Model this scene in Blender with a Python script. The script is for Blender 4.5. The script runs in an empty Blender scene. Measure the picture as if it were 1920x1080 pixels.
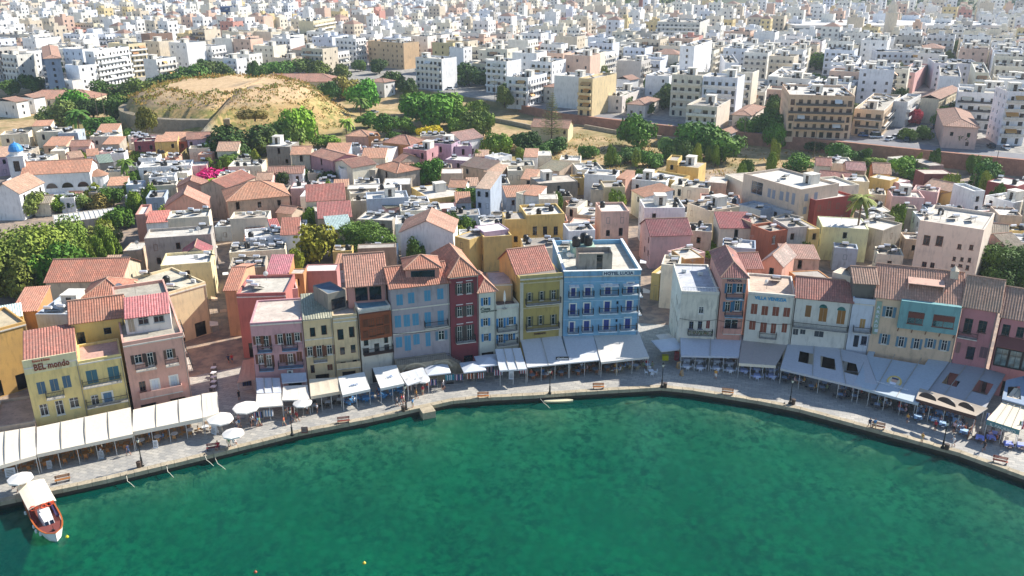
import bpy, math, random
from mathutils import Vector
R=random.Random(11)
rad=math.radians
F=1580.; PIT=rad(20.8); CH=62.; CP=math.cos(PIT); SP=math.sin(PIT)
SC=bpy.context.scene; COL=SC.collection
# ---------- measuring: picture position of a known height -> place on the plan
CRP={0:(0,0,1),1:(0,460,4.154),2:(400,440,4.153),3:(700,440,4.153),4:(960,440,4.153),5:(1200,440,4.153),6:(1500,460,3.857),7:(0,680,3.085),
 8:(400,640,4.174),9:(820,600,4.364),10:(1220,600,4.364),11:(1560,640,4.),12:(0,220,3.6),13:(380,220,3.6),14:(760,220,4.155),15:(1140,220,3.6),
 16:(1500,220,3.6),17:(0,0,4.),18:(480,0,4.),19:(960,0,4.),20:(1440,0,4.),21:(1700,710,7.714)}
def U(c,x,y):
    o=CRP[c]; return (o[0]+x/o[2], o[1]+y/o[2])
def ray(px,py):
    u=(px-960)/F; v=(py-540)/F
    return (u, CP-v*SP, -SP-v*CP)
def G(px,py,z=0.):
    d=ray(px,py); t=(z-CH)/d[2]
    return Vector((d[0]*t,d[1]*t,z))
def GU(c,x,y,z=0.):
    return G(*U(c,x,y),z)
def PX(p):
    Z=p[1]*CP+(CH-p[2])*SP
    return (960+F*p[0]/Z, 540+F*((CH-p[2])*CP-p[1]*SP)/Z)
def along(c,e,px):
    Z0=c[1]*CP+(CH-c[2])*SP; k=px-960
    return (k*Z0-F*c[0])/(F*e[0]-k*e[1]*CP)
# ---------- materials
MC={}
def srgb(c):
    return tuple(((x/255.)/12.92 if x/255.<=.04045 else ((x/255.+.055)/1.055)**2.4) for x in c)
def lin(c,k=1.):
    if isinstance(c,str): c=tuple(int(c[i:i+2],16) for i in (0,2,4))
    return tuple(min(.92,v*k) for v in srgb(c))
def newmat(n):
    m=bpy.data.materials.new(n); m.use_nodes=True
    return m,m.node_tree.nodes,m.node_tree.links,m.node_tree.nodes['Principled BSDF']
def N(ns,t,**k):
    n=ns.new(t)
    for a,b in k.items():
        if a in n.inputs: n.inputs[a].default_value=b
        else: setattr(n,a,b)
    return n
def mixc(ns,ls,fac,a,b,bt='MIX'):
    m=ns.new('ShaderNodeMix'); m.data_type='RGBA'; m.blend_type=bt
    for i,s in ((0,fac),(6,a),(7,b)):
        if hasattr(s,'default_value'): ls.new(s,m.inputs[i])
        else: m.inputs[i].default_value=(s if i==0 else (*s,1.))
    return m.outputs[2]
def ramp(ns,ls,src,stops):
    r=ns.new('ShaderNodeValToRGB'); ls.new(src,r.inputs[0]); e=r.color_ramp.elements
    while len(e)<len(stops): e.new(.5)
    for k,(p,c) in enumerate(stops):
        e[k].position=p; e[k].color=(*c,1.) if isinstance(c,tuple) else (c,c,c,1.)
    return r.outputs[0]
def noise(ns,ls,sc,det=4,coord='Object',rough=.6,st=None):
    tc=ns.new('ShaderNodeTexCoord'); o=tc.outputs[coord]
    if st:
        mp=ns.new('ShaderNodeMapping'); mp.inputs['Scale'].default_value=st; ls.new(o,mp.inputs[0]); o=mp.outputs[0]
    n=N(ns,'ShaderNodeTexNoise',Scale=sc,Detail=det,Roughness=rough); ls.new(o,n.inputs['Vector']); return n.outputs['Fac']
def bump(ns,ls,b,h,s=.3,d=.05):
    n=N(ns,'ShaderNodeBump',Strength=s,Distance=d); ls.new(h,n.inputs['Height']); ls.new(n.outputs[0],b.inputs['Normal'])
def plaster(c,worn=.25,k=1.):
    worn=max(worn*1.2,.36); key=('pl',str(c),worn,k)
    if key in MC: return MC[key]
    m,ns,ls,b=newmat('plaster'); col=lin(c,k); L_=sum(col)/3; col=tuple(min(.86,v*.9+L_*.13+.006) for v in col)
    n1=noise(ns,ls,.35,5); n2=noise(ns,ls,1.3,5,st=(1,1,.28)); n3=noise(ns,ls,9,3)
    g=sum(col)/3
    st=tuple(v*.55+g*.12 for v in col)
    a=mixc(ns,ls,ramp(ns,ls,n1,[(.35,0.),(.75,worn*1.3)]),col,st)
    a=mixc(ns,ls,ramp(ns,ls,n2,[(.5,0.),(.72,worn*1.5)]),a,tuple(v*.62 for v in st))
    a=mixc(ns,ls,ramp(ns,ls,n3,[(.3,0.),(.8,.12)]),a,tuple(min(1,v*1.3) for v in col))
    ls.new(a,b.inputs['Base Color']); b.inputs['Roughness'].default_value=.9
    bump(ns,ls,b,n3,.25,.03)
    MC[key]=m; return m
def plain(c,rough=.6,metal=0.,k=1.,var=.15,name='paint'):
    key=('p',str(c),rough,metal,k,name)
    if key in MC: return MC[key]
    m,ns,ls,b=newmat(name); col=lin(c,k)
    n=noise(ns,ls,3,3)
    ls.new(mixc(ns,ls,ramp(ns,ls,n,[(.3,0.),(.75,var*2)]),col,tuple(v*.7 for v in col)),b.inputs['Base Color'])
    b.inputs['Roughness'].default_value=rough; b.inputs['Metallic'].default_value=metal
    MC[key]=m; return m
def glass(c='1c2630'):
    key=('g',c)
    if key in MC: return MC[key]
    m,ns,ls,b=newmat('window_glass'); col=lin(c)
    n=noise(ns,ls,.8,2)
    ls.new(mixc(ns,ls,ramp(ns,ls,n,[(.35,0.),(.65,1.)]),tuple(v*.5 for v in col),tuple(v*1.6 for v in col)),b.inputs['Base Color'])
    b.inputs['Roughness'].default_value=.12; b.inputs['Specular IOR Level'].default_value=.6
    MC[key]=m; return m
def tiles(c):
    key=('t',c)
    if key in MC: return MC[key]
    m,ns,ls,b=newmat('roof_tiles'); col=lin(c); col=(col[0]*.98,col[1]*1.2+.04,col[2]*1.22+.045)
    tc=ns.new('ShaderNodeTexCoord')
    br=N(ns,'ShaderNodeTexBrick',Scale=1.); br.offset=0.
    br.inputs['Brick Width'].default_value=.34; br.inputs['Row Height'].default_value=.55; br.inputs['Mortar Size'].default_value=.03
    ls.new(tc.outputs['UV'],br.inputs['Vector'])
    br.inputs['Color1'].default_value=(*[v*.72 for v in col],1); br.inputs['Color2'].default_value=(*[min(1,v*1.22) for v in col],1); br.inputs['Mortar'].default_value=(*[v*.55 for v in col],1)
    n=noise(ns,ls,.6,5); n3=noise(ns,ls,2.6,4)
    a=mixc(ns,ls,ramp(ns,ls,n,[(.38,0.),(.68,.8)]),br.outputs['Color'],(col[0]*.6+.04,col[1]*.6+.06,col[2]*.6+.05))
    a=mixc(ns,ls,ramp(ns,ls,n3,[(.55,0.),(.8,.5)]),a,(min(1,col[0]*1.25+.05),min(1,col[1]*1.3+.06),col[2]*1.3+.05))
    ls.new(a,b.inputs['Base Color']); b.inputs['Roughness'].default_value=.85
    bump(ns,ls,b,br.outputs['Fac'],.4,.04)
    MC[key]=m; return m
def stone(c,sc=1.2,name='stone',k=1.):
    key=('s',c,sc,name)
    if key in MC: return MC[key]
    m,ns,ls,b=newmat(name); col=lin(c,k)
    tc=ns.new('ShaderNodeTexCoord')
    vo=N(ns,'ShaderNodeTexVoronoi',Scale=sc*1.6); ls.new(tc.outputs['Object'],vo.inputs['Vector'])
    n=noise(ns,ls,.5,6); n2=noise(ns,ls,3.,5)
    a=mixc(ns,ls,ramp(ns,ls,vo.outputs['Color'],[(.2,0.),(.9,.55)]),col,tuple(v*.6 for v in col))
    a=mixc(ns,ls,ramp(ns,ls,n,[(.4,0.),(.7,.6)]),a,tuple(v*.5 for v in col))
    a=mixc(ns,ls,ramp(ns,ls,n2,[(.5,0.),(.75,.5)]),a,tuple(min(1,v*1.35) for v in col))
    ls.new(a,b.inputs['Base Color']); b.inputs['Roughness'].default_value=.95
    bump(ns,ls,b,n2,.6,.12); MC[key]=m; return m
def leafmat(c,name='leaves'):
    key=('l',c)
    if key in MC: return MC[key]
    m,ns,ls,b=newmat(name); col=lin(c); col=(col[0]*1.4+.01,col[1]*1.32+.01,col[2]*.95)
    n=noise(ns,ls,1.1,3); n2=noise(ns,ls,6,2)
    a=mixc(ns,ls,ramp(ns,ls,n,[(.3,0.),(.7,1.)]),tuple(v*.6 for v in col),(min(1,col[0]*1.5),min(1,col[1]*1.35),col[2]*1.1))
    a=mixc(ns,ls,ramp(ns,ls,n2,[(.5,0.),(.7,.5)]),a,tuple(v*.5 for v in col))
    ls.new(a,b.inputs['Base Color']); b.inputs['Roughness'].default_value=.75
    b.inputs['Specular IOR Level'].default_value=.25
    MC[key]=m; return m
# ---------- meshes
class MB:
    def __init__(s): s.v=[];s.f=[];s.m=[];s.uv=[]
    def face(s,pts,mat=0,uv=None):
        i=len(s.v); s.v+= [tuple(p) for p in pts]; s.f.append(tuple(range(i,i+len(pts)))); s.m.append(mat); s.uv.append(uv)
    def addv(s,p): s.v.append(tuple(p)); return len(s.v)-1
    def fi(s,idx,mat=0,uv=None): s.f.append(tuple(idx)); s.m.append(mat); s.uv.append(uv)
    def box(s,x0,x1,y0,y1,z0,z1,mat=0):
        i=len(s.v); s.v+=[(x0,y0,z0),(x1,y0,z0),(x1,y1,z0),(x0,y1,z0),(x0,y0,z1),(x1,y0,z1),(x1,y1,z1),(x0,y1,z1)]
        for q in ((0,3,2,1),(4,5,6,7),(0,1,5,4),(1,2,6,5),(2,3,7,6),(3,0,4,7)): s.fi([i+k for k in q],mat)
    def hexa(s,P,mat=0):
        i=len(s.v); s.v+=[tuple(p) for p in P]
        for q in ((0,3,2,1),(4,5,6,7),(0,1,5,4),(1,2,6,5),(2,3,7,6),(3,0,4,7)): s.fi([i+k for k in q],mat)
    def bar(s,a,b,w=.05,mat=0,n=4,w2=None):
        a=Vector(a);b=Vector(b);d=(b-a)
        if d.length<1e-5: return
        d.normalize(); t=Vector((0,0,1)) if abs(d.z)<.9 else Vector((1,0,0)); x=d.cross(t).normalized(); y=d.cross(x)
        i=len(s.v); w2=w if w2 is None else w2
        for p,r in ((a,w),(b,w2)):
            for k in range(n):
                an=2*math.pi*(k+.5)/n; s.v.append(tuple(p+(x*math.cos(an)+y*math.sin(an))*r))
        for k in range(n):
            j=(k+1)%n; s.fi((i+k,i+j,i+n+j,i+n+k),mat)
        s.fi(range(i+n-1,i-1,-1),mat); s.fi(range(i+n,i+2*n),mat)
    def lathe(s,prof,n=10,mat=0,c=(0,0,0)):
        i=len(s.v)
        for r,z in prof:
            for k in range(n):
                an=2*math.pi*k/n; s.v.append((c[0]+r*math.cos(an),c[1]+r*math.sin(an),c[2]+z))
        for q in range(len(prof)-1):
            for k in range(n):
                j=(k+1)%n; s.fi((i+q*n+k,i+q*n+j,i+(q+1)*n+j,i+(q+1)*n+k),mat)
        s.fi(range(i+n-1,i-1,-1),mat); e=i+(len(prof)-1)*n; s.fi(range(e,e+n),mat)
    def mesh(s,name,mats):
        me=bpy.data.meshes.new(name); me.from_pydata(s.v,[],s.f)
        for m in mats: me.materials.append(m)
        me.polygons.foreach_set('material_index',s.m)
        if any(u is not None for u in s.uv):
            l=me.uv_layers.new(); dat=[]
            for f,u in zip(s.f,s.uv):
                for k in range(len(f)): dat+= list(u[k]) if u is not None else [0.,0.]
            l.data.foreach_set('uv',dat)
        return me
    def build(s,name,mats,parent=None,loc=(0,0,0),rz=0.,smooth=False):
        if not isinstance(mats,(list,tuple)): mats=[mats]
        me=s.mesh(name,mats)
        if smooth: me.polygons.foreach_set('use_smooth',[True]*len(me.polygons))
        return put(name,me,parent,loc,rz)
def put(name,me,parent=None,loc=(0,0,0),rz=0.,scale=None):
    o=bpy.data.objects.new(name,me); COL.objects.link(o); o.location=loc; o.rotation_euler=(0,0,rz)
    if scale is not None: o.scale=scale if isinstance(scale,(tuple,list)) else (scale,)*3
    if parent: o.parent=parent
    return o
ALL=[]
def tag(o,label,cat,group=None,kind=None):
    o['label']=label; o['category']=cat
    if group: o['group']=group
    if kind: o['kind']=kind
    ALL.append(o); return o
def thing(name,loc,rz,label,cat,group=None):
    o=bpy.data.objects.new(name,None); COL.objects.link(o); o.location=loc; o.rotation_euler=(0,0,rz); o.empty_display_size=.5
    return tag(o,label,cat,group)
def struct(name,o): o['kind']='structure'; return o
# ---------- ground heights
RAMP=[G(*q) for q in ((972,197,6),(1047,213,6),(1140,224,6),(1262,238,6),(1500,259,6),(1694,279,6),(1917,301,6))]
RAMP=[Vector((-1400,470,6)),Vector((-260,430,6)),Vector((-60,440,6))]+RAMP+[RAMP[-1]+(RAMP[-1]-RAMP[-2])*5]
def yb(x):
    for a,b in zip(RAMP,RAMP[1:]):
        if a.x<=x<=b.x: return a.y+(b.y-a.y)*(x-a.x)/(b.x-a.x)
    return RAMP[0].y if x<RAMP[0].x else RAMP[-1].y
HC=(-117,352)
def hill(x,y):
    dx=(x-HC[0])/50.; dy=(y-HC[1])/50.; r=math.hypot(dx,dy)
    if r>=1.05: return 0.
    a=math.degrees(math.atan2(dy,dx))%360
    w=max(0,min(1,(a-150)/15.))*max(0,min(1,(292-a)/15.))
    t=max(0,min(1,(1.04-r)/.5)); g=14.5*(t*t*(3-2*t))
    if r<.5: f=14.5
    elif r<.78: f=14.5-4.6*((r-.5)/.28)**1.3
    elif r<.82: f=10.2*(1-(r-.78)/.04)
    else: f=0.
    return (w*f+(1-w)*g)+((.9*math.sin(x*.35)*math.sin(y*.3+x*.1)+.6*math.sin(x*.9+y*.5)*math.sin(y*.8)) if .42<r<.76 else 0)
def town_end(x): return 1330 if x<-50 else max(1010,1330-(x+50)*2.2)
def T(x,y):
    b=yb(x); s=y-b
    if s<0:
        z=0. if y<200 else min(3.,(y-200)*.02)
        if x<0 and s>-40: z=z+(6-z)*(1+s/40.)*min(1,-x/60.+.0) if x<0 else z
        return z+hill(x,y)
    z=6+.006*s
    y0=town_end(x)+20
    if y>y0: z+= (y-y0)*.06+ 10*max(0,math.sin(x*.004+1.2))*min(1,(y-y0)/300.)
    return z+hill(x,y)
EDGE=[G(*q) for q in ((0,942),(200,900),(400,852),(560,812),(700,785),(790,765),(850,752),(920,746),(1000,742),(1100,735),(1240,727),(1300,733),(1420,752),(1500,768),(1600,795),(1700,822),(1800,850),(1920,893))]
EDGE=[EDGE[0]+(EDGE[0]-EDGE[1])*4]+EDGE+[EDGE[-1]+(EDGE[-1]-EDGE[-2])*6]
FOOT=[G(*q) for q in ((-60,866),(45,838),(375,768),(470,742),(568,735),(680,722),(740,712),(877,693),(975,680),(1055,672),(1200,668),(1275,670),(1390,674),(1490,684),(1640,702),(1785,724),(1990,768))]
def footat(px,py):
    d=ray(px,py); k=d[0]/d[1]
    for a,b in zip(FOOT,FOOT[1:]):
        # x=k*y on the segment
        fa=a.x-k*a.y; fb=b.x-k*b.y
        if fa<=0<=fb:
            t=fa/(fa-fb); p=a+(b-a)*t; return Vector((p.x,p.y,CH+d[2]*(p.y/d[1])))
    raise Exception('foot %s %s'%(px,py))
HAZE=True; EXPO=.82
# ---------- buildings
def wallgrid(mb,P,W,z0,z1,ops,mat=0,dep=.22,back=None):
    """one wall with real openings; P(u,d,z) -> point; ops (u0,z0,u1,z1)"""
    us=sorted({0.,W}|{o[k] for o in ops for k in (0,2)}); zs=sorted({z0,z1}|{o[k] for o in ops for k in (1,3)})
    us=[u for u in us if -1e-6<=u<=W+1e-6]; zs=[z for z in zs if z0-1e-6<=z<=z1+1e-6]
    ix={}
    def V(i,j):
        if (i,j) not in ix: ix[i,j]=mb.addv(P(us[i],0,zs[j]))
        return ix[i,j]
    if not ops:
        mb.fi((V(0,0),V(1,0),V(1,1),V(0,1)),mat); return
    for i in range(len(us)-1):
        for j in range(len(zs)-1):
            cu=(us[i]+us[i+1])/2; cz=(zs[j]+zs[j+1])/2
            if any(o[0]<cu<o[2] and o[1]<cz<o[3] for o in ops): continue
            mb.fi((V(i,j),V(i+1,j),V(i+1,j+1),V(i,j+1)),mat)
    for o in ops:
        a,b,c,d=o[:4]; q=[(a,b),(c,b),(c,d),(a,d)]
        i0=[mb.addv(P(u,0,z)) for u,z in q]; i1=[mb.addv(P(u,dep,z)) for u,z in q]
        for k in range(4):
            l=(k+1)%4; mb.fi((i0[k],i1[k],i1[l],i0[l]),mat)
        if back is not None: mb.fi(i1,back if len(o)<5 else o[4])
def face_fn(W,D,f):
    return {'F':(lambda u,d,z:(u,d,z)),'R':(lambda u,d,z:(W-d,u,z)),'B':(lambda u,d,z:(W-u,D-d,z)),'L':(lambda u,d,z:(d,D-u,z))}[f]
FROT={'F':0.,'R':math.pi/2,'B':math.pi,'L':-math.pi/2}
def flen(W,D,f): return W if f in 'FB' else D
class Bld:
    def __init__(s,name,label,cat,o,ang,W,D,h,wall,z0=0.,group=None):
        s.o=Vector((o[0],o[1],z0)); s.ang=ang; s.W=W; s.D=D; s.h=h; s.wallm=wall; s.ops={k:[] for k in 'FRBL'}; s.extra=[]
        s.e=thing(name,s.o,ang,label,cat,group); s.z0=z0
        s.ex=Vector((math.cos(ang),math.sin(ang),0)); s.ey=Vector((-math.sin(ang),math.cos(ang),0))
        FPS.append(foot_poly(s.o,ang,W,D))
    def loc(s,f,u,d,z): return face_fn(s.W,s.D,f)(u,d,z)
    def pix(s,px,py,f='F'):
        """picture position -> (u,z) on the plane of one wall"""
        p0=s.o+s.ex*s.loc(f,0,0,0)[0]+s.ey*s.loc(f,0,0,0)[1]
        p1=s.loc(f,1,0,0); q=s.o+s.ex*p1[0]+s.ey*p1[1]; e=(q-p0); n=Vector((-e.y,e.x,0))
        d=Vector(ray(px,py)); C=Vector((0,0,CH)); t=(p0-C).dot(n)/d.dot(n); X=C+d*t
        return (X-p0).dot(e), X.z-s.z0
    def rect(s,c,x0,y0,x1,y1,f='F'):
        xm=(x0+x1)/2; ym=(y0+y1)/2
        ua,_=s.pix(*U(c,x0,ym),f); ub,_=s.pix(*U(c,x1,ym),f); _,za=s.pix(*U(c,xm,y1),f); _,zb=s.pix(*U(c,xm,y0),f)
        L=flen(s.W,s.D,f)
        return max(.15,min(ua,L-.5)),max(.02,za),min(L-.15,max(ub,ua+.4)),zb
    def walls(s,par=0.,z0=-.3,thick=.25,gable=None,rise=0):
        W,D,h=s.W,s.D,s.h; mb=MB(); H=h+par
        if s.e['group']=='houses along the quay' and s.z0==0 and h>9 and not s.ops.get('done'):
            n=max(1,int(W/3.1)); s.ops['done']=1
            m_=MB(); m_.bar((W-.16,-.07,.2),(W-.16,-.07,h-.15),.05,0,6); m_.build('drainpipe',plain('8a8680',.5),s.e)
            m_=MB(); m_.box(.02,W-.02,-.13,-.004,h-.22,h-.02); m_.build('cornice',plaster('d2cabb'),s.e)
            for k in range(n):
                u0=W*(k+.5)/n-1.05; o=(u0,.06,u0+2.1,2.7)
                if u0>.1 and u0+2.1<W-.1 and not any(a[0]<o[2]+.1 and a[2]>o[0]-.1 and a[1]<2.8 for a in s.ops['F']) and not any(e[0]=='F' and e[1]<o[2]+.1 and e[1]+e[3]>o[0]-.1 and e[2]<2.8 for e in s.extra): s.window('F',*o,'d',R.choice(['3a2a22','2a3038','4a3a30']),'14161a')
        for f in 'FRBL':
            L=flen(W,D,f); ops=[o for o in s.ops[f] if o[2]<=L-.04 and o[0]>=.04 and o[3]<H-.04 and o[1]>=z0+.05]
            wallgrid(mb,face_fn(W,D,f),L,z0,H,ops)
        if par>0:
            t=thick; O=[(0,0),(W,0),(W,D),(0,D)]; I=[(t,t),(W-t,t),(W-t,D-t),(t,D-t)]
            for k in range(4):
                l=(k+1)%4
                mb.face([(*O[k],H),(*O[l],H),(*I[l],H),(*I[k],H)]); mb.face([(*I[k],H),(*I[l],H),(*I[l],h-.1),(*I[k],h-.1)])
        if gable=='gf':
            for x in (0,W): mb.face([(x,0,h),(x,D,h),(x,D/2,h+rise)])
        if gable=='gd':
            for y in (0,D): mb.face([(0,y,h),(W,y,h),(W/2,y,h+rise)])
        if gable=='shed':
            for x in (0,W): mb.face([(x,0,h),(x,D,h),(x,D,h+rise)])
            mb.face([(0,D,h),(W,D,h),(W,D,h+rise),(0,D,h+rise)])
        s.wall=mb.build('wall',s.wallm,s.e)
    def window(s,f,u0,z0,u1,z1,kind='g',col='6a4a38',glassc='1c2630'):
        """kind g glazed, d dark opening with door leaf, o open shutters, c closed shutters, s white surround + closed leaf"""
        w=u1-u0; h=z1-z0
        if kind!='c': s.ops[f].append((round(u0,3),round(z0,3),round(u1,3),round(z1,3)))
        s.extra.append((f,u0,z0,round(w,2),round(h,2),kind,col,glassc))
    def finish_windows(s,small=False):
        for (f,u0,z0,w,h,kind,col,gc) in s.extra:
            H=s.h+getattr(s,'parv',0)
            if kind!='c' and (z0+h>H-.04 or u0<.04 or u0+w>flen(s.W,s.D,f)-.04): continue
            par=winmeshes(w,h,kind,col,gc)
            l=s.loc(f,u0,0,z0); r=FROT[f]
            fr=put('door' if (h>1.75 and kind in 'ds') else 'window',par[0],s.e,l,r)
            if small: continue
            for nm,me in par[1:]: put(nm,me,fr)
WM={}
def winmeshes(w,h,kind,col,gc='1c2630',small=False):
    w=round(w*5)/5; h=round(h*5)/5; w=max(w,.4);h=max(h,.4)
    key=(w,h,kind,col,gc)
    if key in WM: return WM[key]
    fm=plain('e8e4da' if kind in 'so' and col!='5c3a28' else col,.5,name='window_paint'); cm=plain(col,.6,name='shutter_paint'); out=[]
    t=.07; mb=MB(); y0,y1=.06,.13
    if kind=='c': y0,y1=-.01,.04
    mb.box(0,t,y0,y1,0,h); mb.box(w-t,w,y0,y1,0,h); mb.box(t,w-t,y0,y1,h-t,h); mb.box(t,w-t,y0,y1,0,t)
    if kind in 'go' and w>.7: mb.box(w/2-.03,w/2+.03,y0,y1,t,h-t)
    if kind in 'go' and h>1.1: mb.box(t,w/2-.03,y0+.01,y1-.01,h*.68,h*.68+.05); mb.box(w/2+.03,w-t,y0+.01,y1-.01,h*.68,h*.68+.05)
    if kind in 'go' : mb.box(-.08,w+.08,-.1,0.02,-.09,-.01)
    if kind=='s':
        b=.17; mb.box(-b,-.002,-.05,.0,-.0,h+b); mb.box(w+.002,w+b,-.05,.0,0,h+b); mb.box(-.002,w+.002,-.05,.0,h+.002,h+b)
    out.append(mb.mesh('window',[fm if kind!='c' else cm]))
    if kind in 'god':
        m2=MB(); m2.box(t,w-t,.1,.12,t,h-t); out.append(('pane',m2.mesh('pane',[glass(gc)])))
    def leaf(x0,x1,ya,yb_):
        m=MB(); m.box(x0,x1,ya,yb_,.02,h-.02); n=max(3,int(h/.16))
        for k in range(n):
            z=.08+(h-.16)*k/n; m.box(x0+.06,x1-.06,ya-.025,ya,z,z+.07)
        return m.mesh('shutter',[cm])
    if kind=='o':
        out.append(('shutter',leaf(-w*.48,-.03,-.07,-.03))); out.append(('shutter',leaf(w+.03,w*1.48,-.07,-.03)))
    if kind=='c':
        out.append(('shutter',leaf(t,w/2-.02,-.03,.0))); out.append(('shutter',leaf(w/2+.02,w-t,-.03,.0)))
    if kind=='s':
        out.append(('door_leaf',leaf(t,w/2-.01,.05,.1))); out.append(('door_leaf',leaf(w/2+.01,w-t,.05,.1)))
    WM[key]=out; return out
def roofplane(mb,A,B,Cc,Dd,corr=.45,amp=.05,thick=.1):
    """tiled plane, eave A->B, top Dd->Cc (A under Dd); real half-round rows"""
    A,B,Cc,Dd=map(Vector,(A,B,Cc,Dd)); L=(B-A).length; e=(B-A)/L
    nrm=(B-A).cross(Dd-A if (Dd-A).length>.01 else Cc-A); nrm.normalize()
    if nrm.z<0: nrm=-nrm
    s=nrm.cross(e)
    if s.z<0: s=-s
    ua,va=(Dd-A).dot(e),(Dd-A).dot(s); ub=(Cc-A).dot(e)
    S=va
    n=max(1,int(round(L/corr))); prof=((0,-.6),(.2,.5),(.5,1.),(.8,.5))
    def vt(u):
        if u<ua: return S*u/ua if ua>1e-4 else S
        if u>ub: return S*(L-u)/(L-ub) if L-ub>1e-4 else S
        return S
    pts=[]
    for k in range(n):
        for (q,hh) in prof: pts.append((L*(k+q)/n,hh))
    pts.append((L,-.6))
    for x in (ua,ub):
        if .01<x<L-.01: pts.append((x,.2))
    pts.sort()
    prev=None; lo=[mb.addv(A-nrm*thick),mb.addv(B-nrm*thick)]
    for (u,hh) in pts:
        v=max(vt(u),.001); a=A+e*u+nrm*(amp*hh); b=a+s*v
        cur=(mb.addv(a),mb.addv(b),u,v)
        if prev: mb.fi((prev[0],cur[0],cur[1],prev[1]),0,[(prev[2],0),(cur[2],0),(cur[2],cur[3]),(prev[2],prev[3])])
        prev=cur
    # underside closes the plane
    q=[mb.addv(p-nrm*thick) for p in (A,B,Cc,Dd)]; mb.fi(q[::-1],0,[(0,0)]*4)
    q2=[mb.addv(p-nrm*(amp*.5)) for p in (A,B)]; mb.fi((q[0],q[1],q2[1],q2[0]),0,[(0,0),(L,0),(L,.1),(0,.1)])
def tileroof(b,kind,rise,col='c27a5c',ov=.35,corr=.45,cap=True):
    W,D,h=b.W,b.D,b.h; m=tiles(col); mb=MB(); cp=MB(); c=(.55 if True else 0)
    if kind=='gf':
        sl=rise/(D/2); z=h-ov*sl+.06
        roofplane(mb,(-ov,-ov,z),(W+ov,-ov,z),(W+ov,D/2,h+rise+.06),(-ov,D/2,h+rise+.06),corr)
        roofplane(mb,(W+ov,D+ov,z),(-ov,D+ov,z),(-ov,D/2,h+rise+.06),(W+ov,D/2,h+rise+.06),corr)
        cp.bar((-ov,D/2,h+rise+.1),(W+ov,D/2,h+rise+.1),.13,0,6)
    elif kind=='gd':
        sl=rise/(W/2); z=h-ov*sl+.06
        roofplane(mb,(-ov,D+ov,z),(-ov,-ov,z),(W/2,-ov,h+rise+.06),(W/2,D+ov,h+rise+.06),corr)
        roofplane(mb,(W+ov,-ov,z),(W+ov,D+ov,z),(W/2,D+ov,h+rise+.06),(W/2,-ov,h+rise+.06),corr)
        cp.bar((W/2,-ov,h+rise+.1),(W/2,D+ov,h+rise+.1),.13,0,6)
    elif kind=='shed':
        sl=rise/D; z=h-ov*sl+.06; z1=h+rise+.06+ov*sl
        roofplane(mb,(-.05,-ov,z),(W+.05,-ov,z),(W+.05,D+ov,z1),(-.05,D+ov,z1),corr)
    elif kind=='hip':
        k=min(W,D)/2; z=h+.04; a=-ov; zt=h+rise
        if W>=D: r0,r1=(k,D/2,zt),(W-k,D/2,zt)
        else: r0,r1=(W/2,k,zt),(W/2,D-k,zt)
        if W>=D:
            roofplane(mb,(a,a,z),(W-a,a,z),r1,r0,corr); roofplane(mb,(W-a,a,z),(W-a,D-a,z),r1,r1,corr)
            roofplane(mb,(W-a,D-a,z),(a,D-a,z),r0,r1,corr); roofplane(mb,(a,D-a,z),(a,a,z),r0,r0,corr)
            for p,q in (((a,a),r0),((a,D-a),r0),((W-a,a),r1),((W-a,D-a),r1)): cp.bar((p[0],p[1],z+.05),(q[0],q[1],q[2]+.05),.12,0,5)
        else:
            roofplane(mb,(a,a,z),(W-a,a,z),r0,r0,corr); roofplane(mb,(W-a,a,z),(W-a,D-a,z),r1,r0,corr)
            roofplane(mb,(W-a,D-a,z),(a,D-a,z),r1,r1,corr); roofplane(mb,(a,D-a,z),(a,a,z),r0,r1,corr)
            for p,q in (((a,a),r0),((W-a,a),r0),((a,D-a),r1),((W-a,D-a),r1)): cp.bar((p[0],p[1],z+.05),(q[0],q[1],q[2]+.05),.12,0,5)
        cp.bar((r0[0],r0[1],zt+.06),(r1[0],r1[1],zt+.06),.12,0,5)
    r=mb.build('roof',m,b.e)
    if cp.f and cap: cp.build('ridge_tiles',tiles('d9957a'),r)
    return r
def flatroof(b,col='b9b3a6',rim=None):
    t=.27; mb=MB(); mb.box(t,b.W-t,t,b.D-t,b.h-.25,b.h)
    mb.build('roof',roofm(col),b.e)
def roofm(c):
    key=('rf',c)
    if key in MC: return MC[key]
    m,ns,ls,b=newmat('flat_roof'); col=lin(c)
    n=noise(ns,ls,.5,6); n2=noise(ns,ls,2.2,5)
    a=mixc(ns,ls,ramp(ns,ls,n,[(.35,0.),(.7,.75)]),col,tuple(v*.55 for v in col))
    a=mixc(ns,ls,ramp(ns,ls,n2,[(.52,0.),(.7,.6)]),a,tuple(v*.45 for v in col))
    ls.new(a,b.inputs['Base Color']); b.inputs['Roughness'].default_value=.95
    MC[key]=m; return m
FPS=[]
def foot_poly(o,ang,W,D,m=0.):
    c,s=math.cos(ang),math.sin(ang)
    return [(o[0]+c*x-s*y,o[1]+s*x+c*y) for x,y in ((-m,-m),(W+m,-m),(W+m,D+m),(-m,D+m))]
def overlap(A,B):
    for P in (A,B):
        for k in range(len(P)):
            ax=P[(k+1)%len(P)][0]-P[k][0]; ay=P[(k+1)%len(P)][1]-P[k][1]; nx,ny=-ay,ax
            a=[p[0]*nx+p[1]*ny for p in A]; b=[p[0]*nx+p[1]*ny for p in B]
            if max(a)<=min(b) or max(b)<=min(a): return False
    return True
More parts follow.
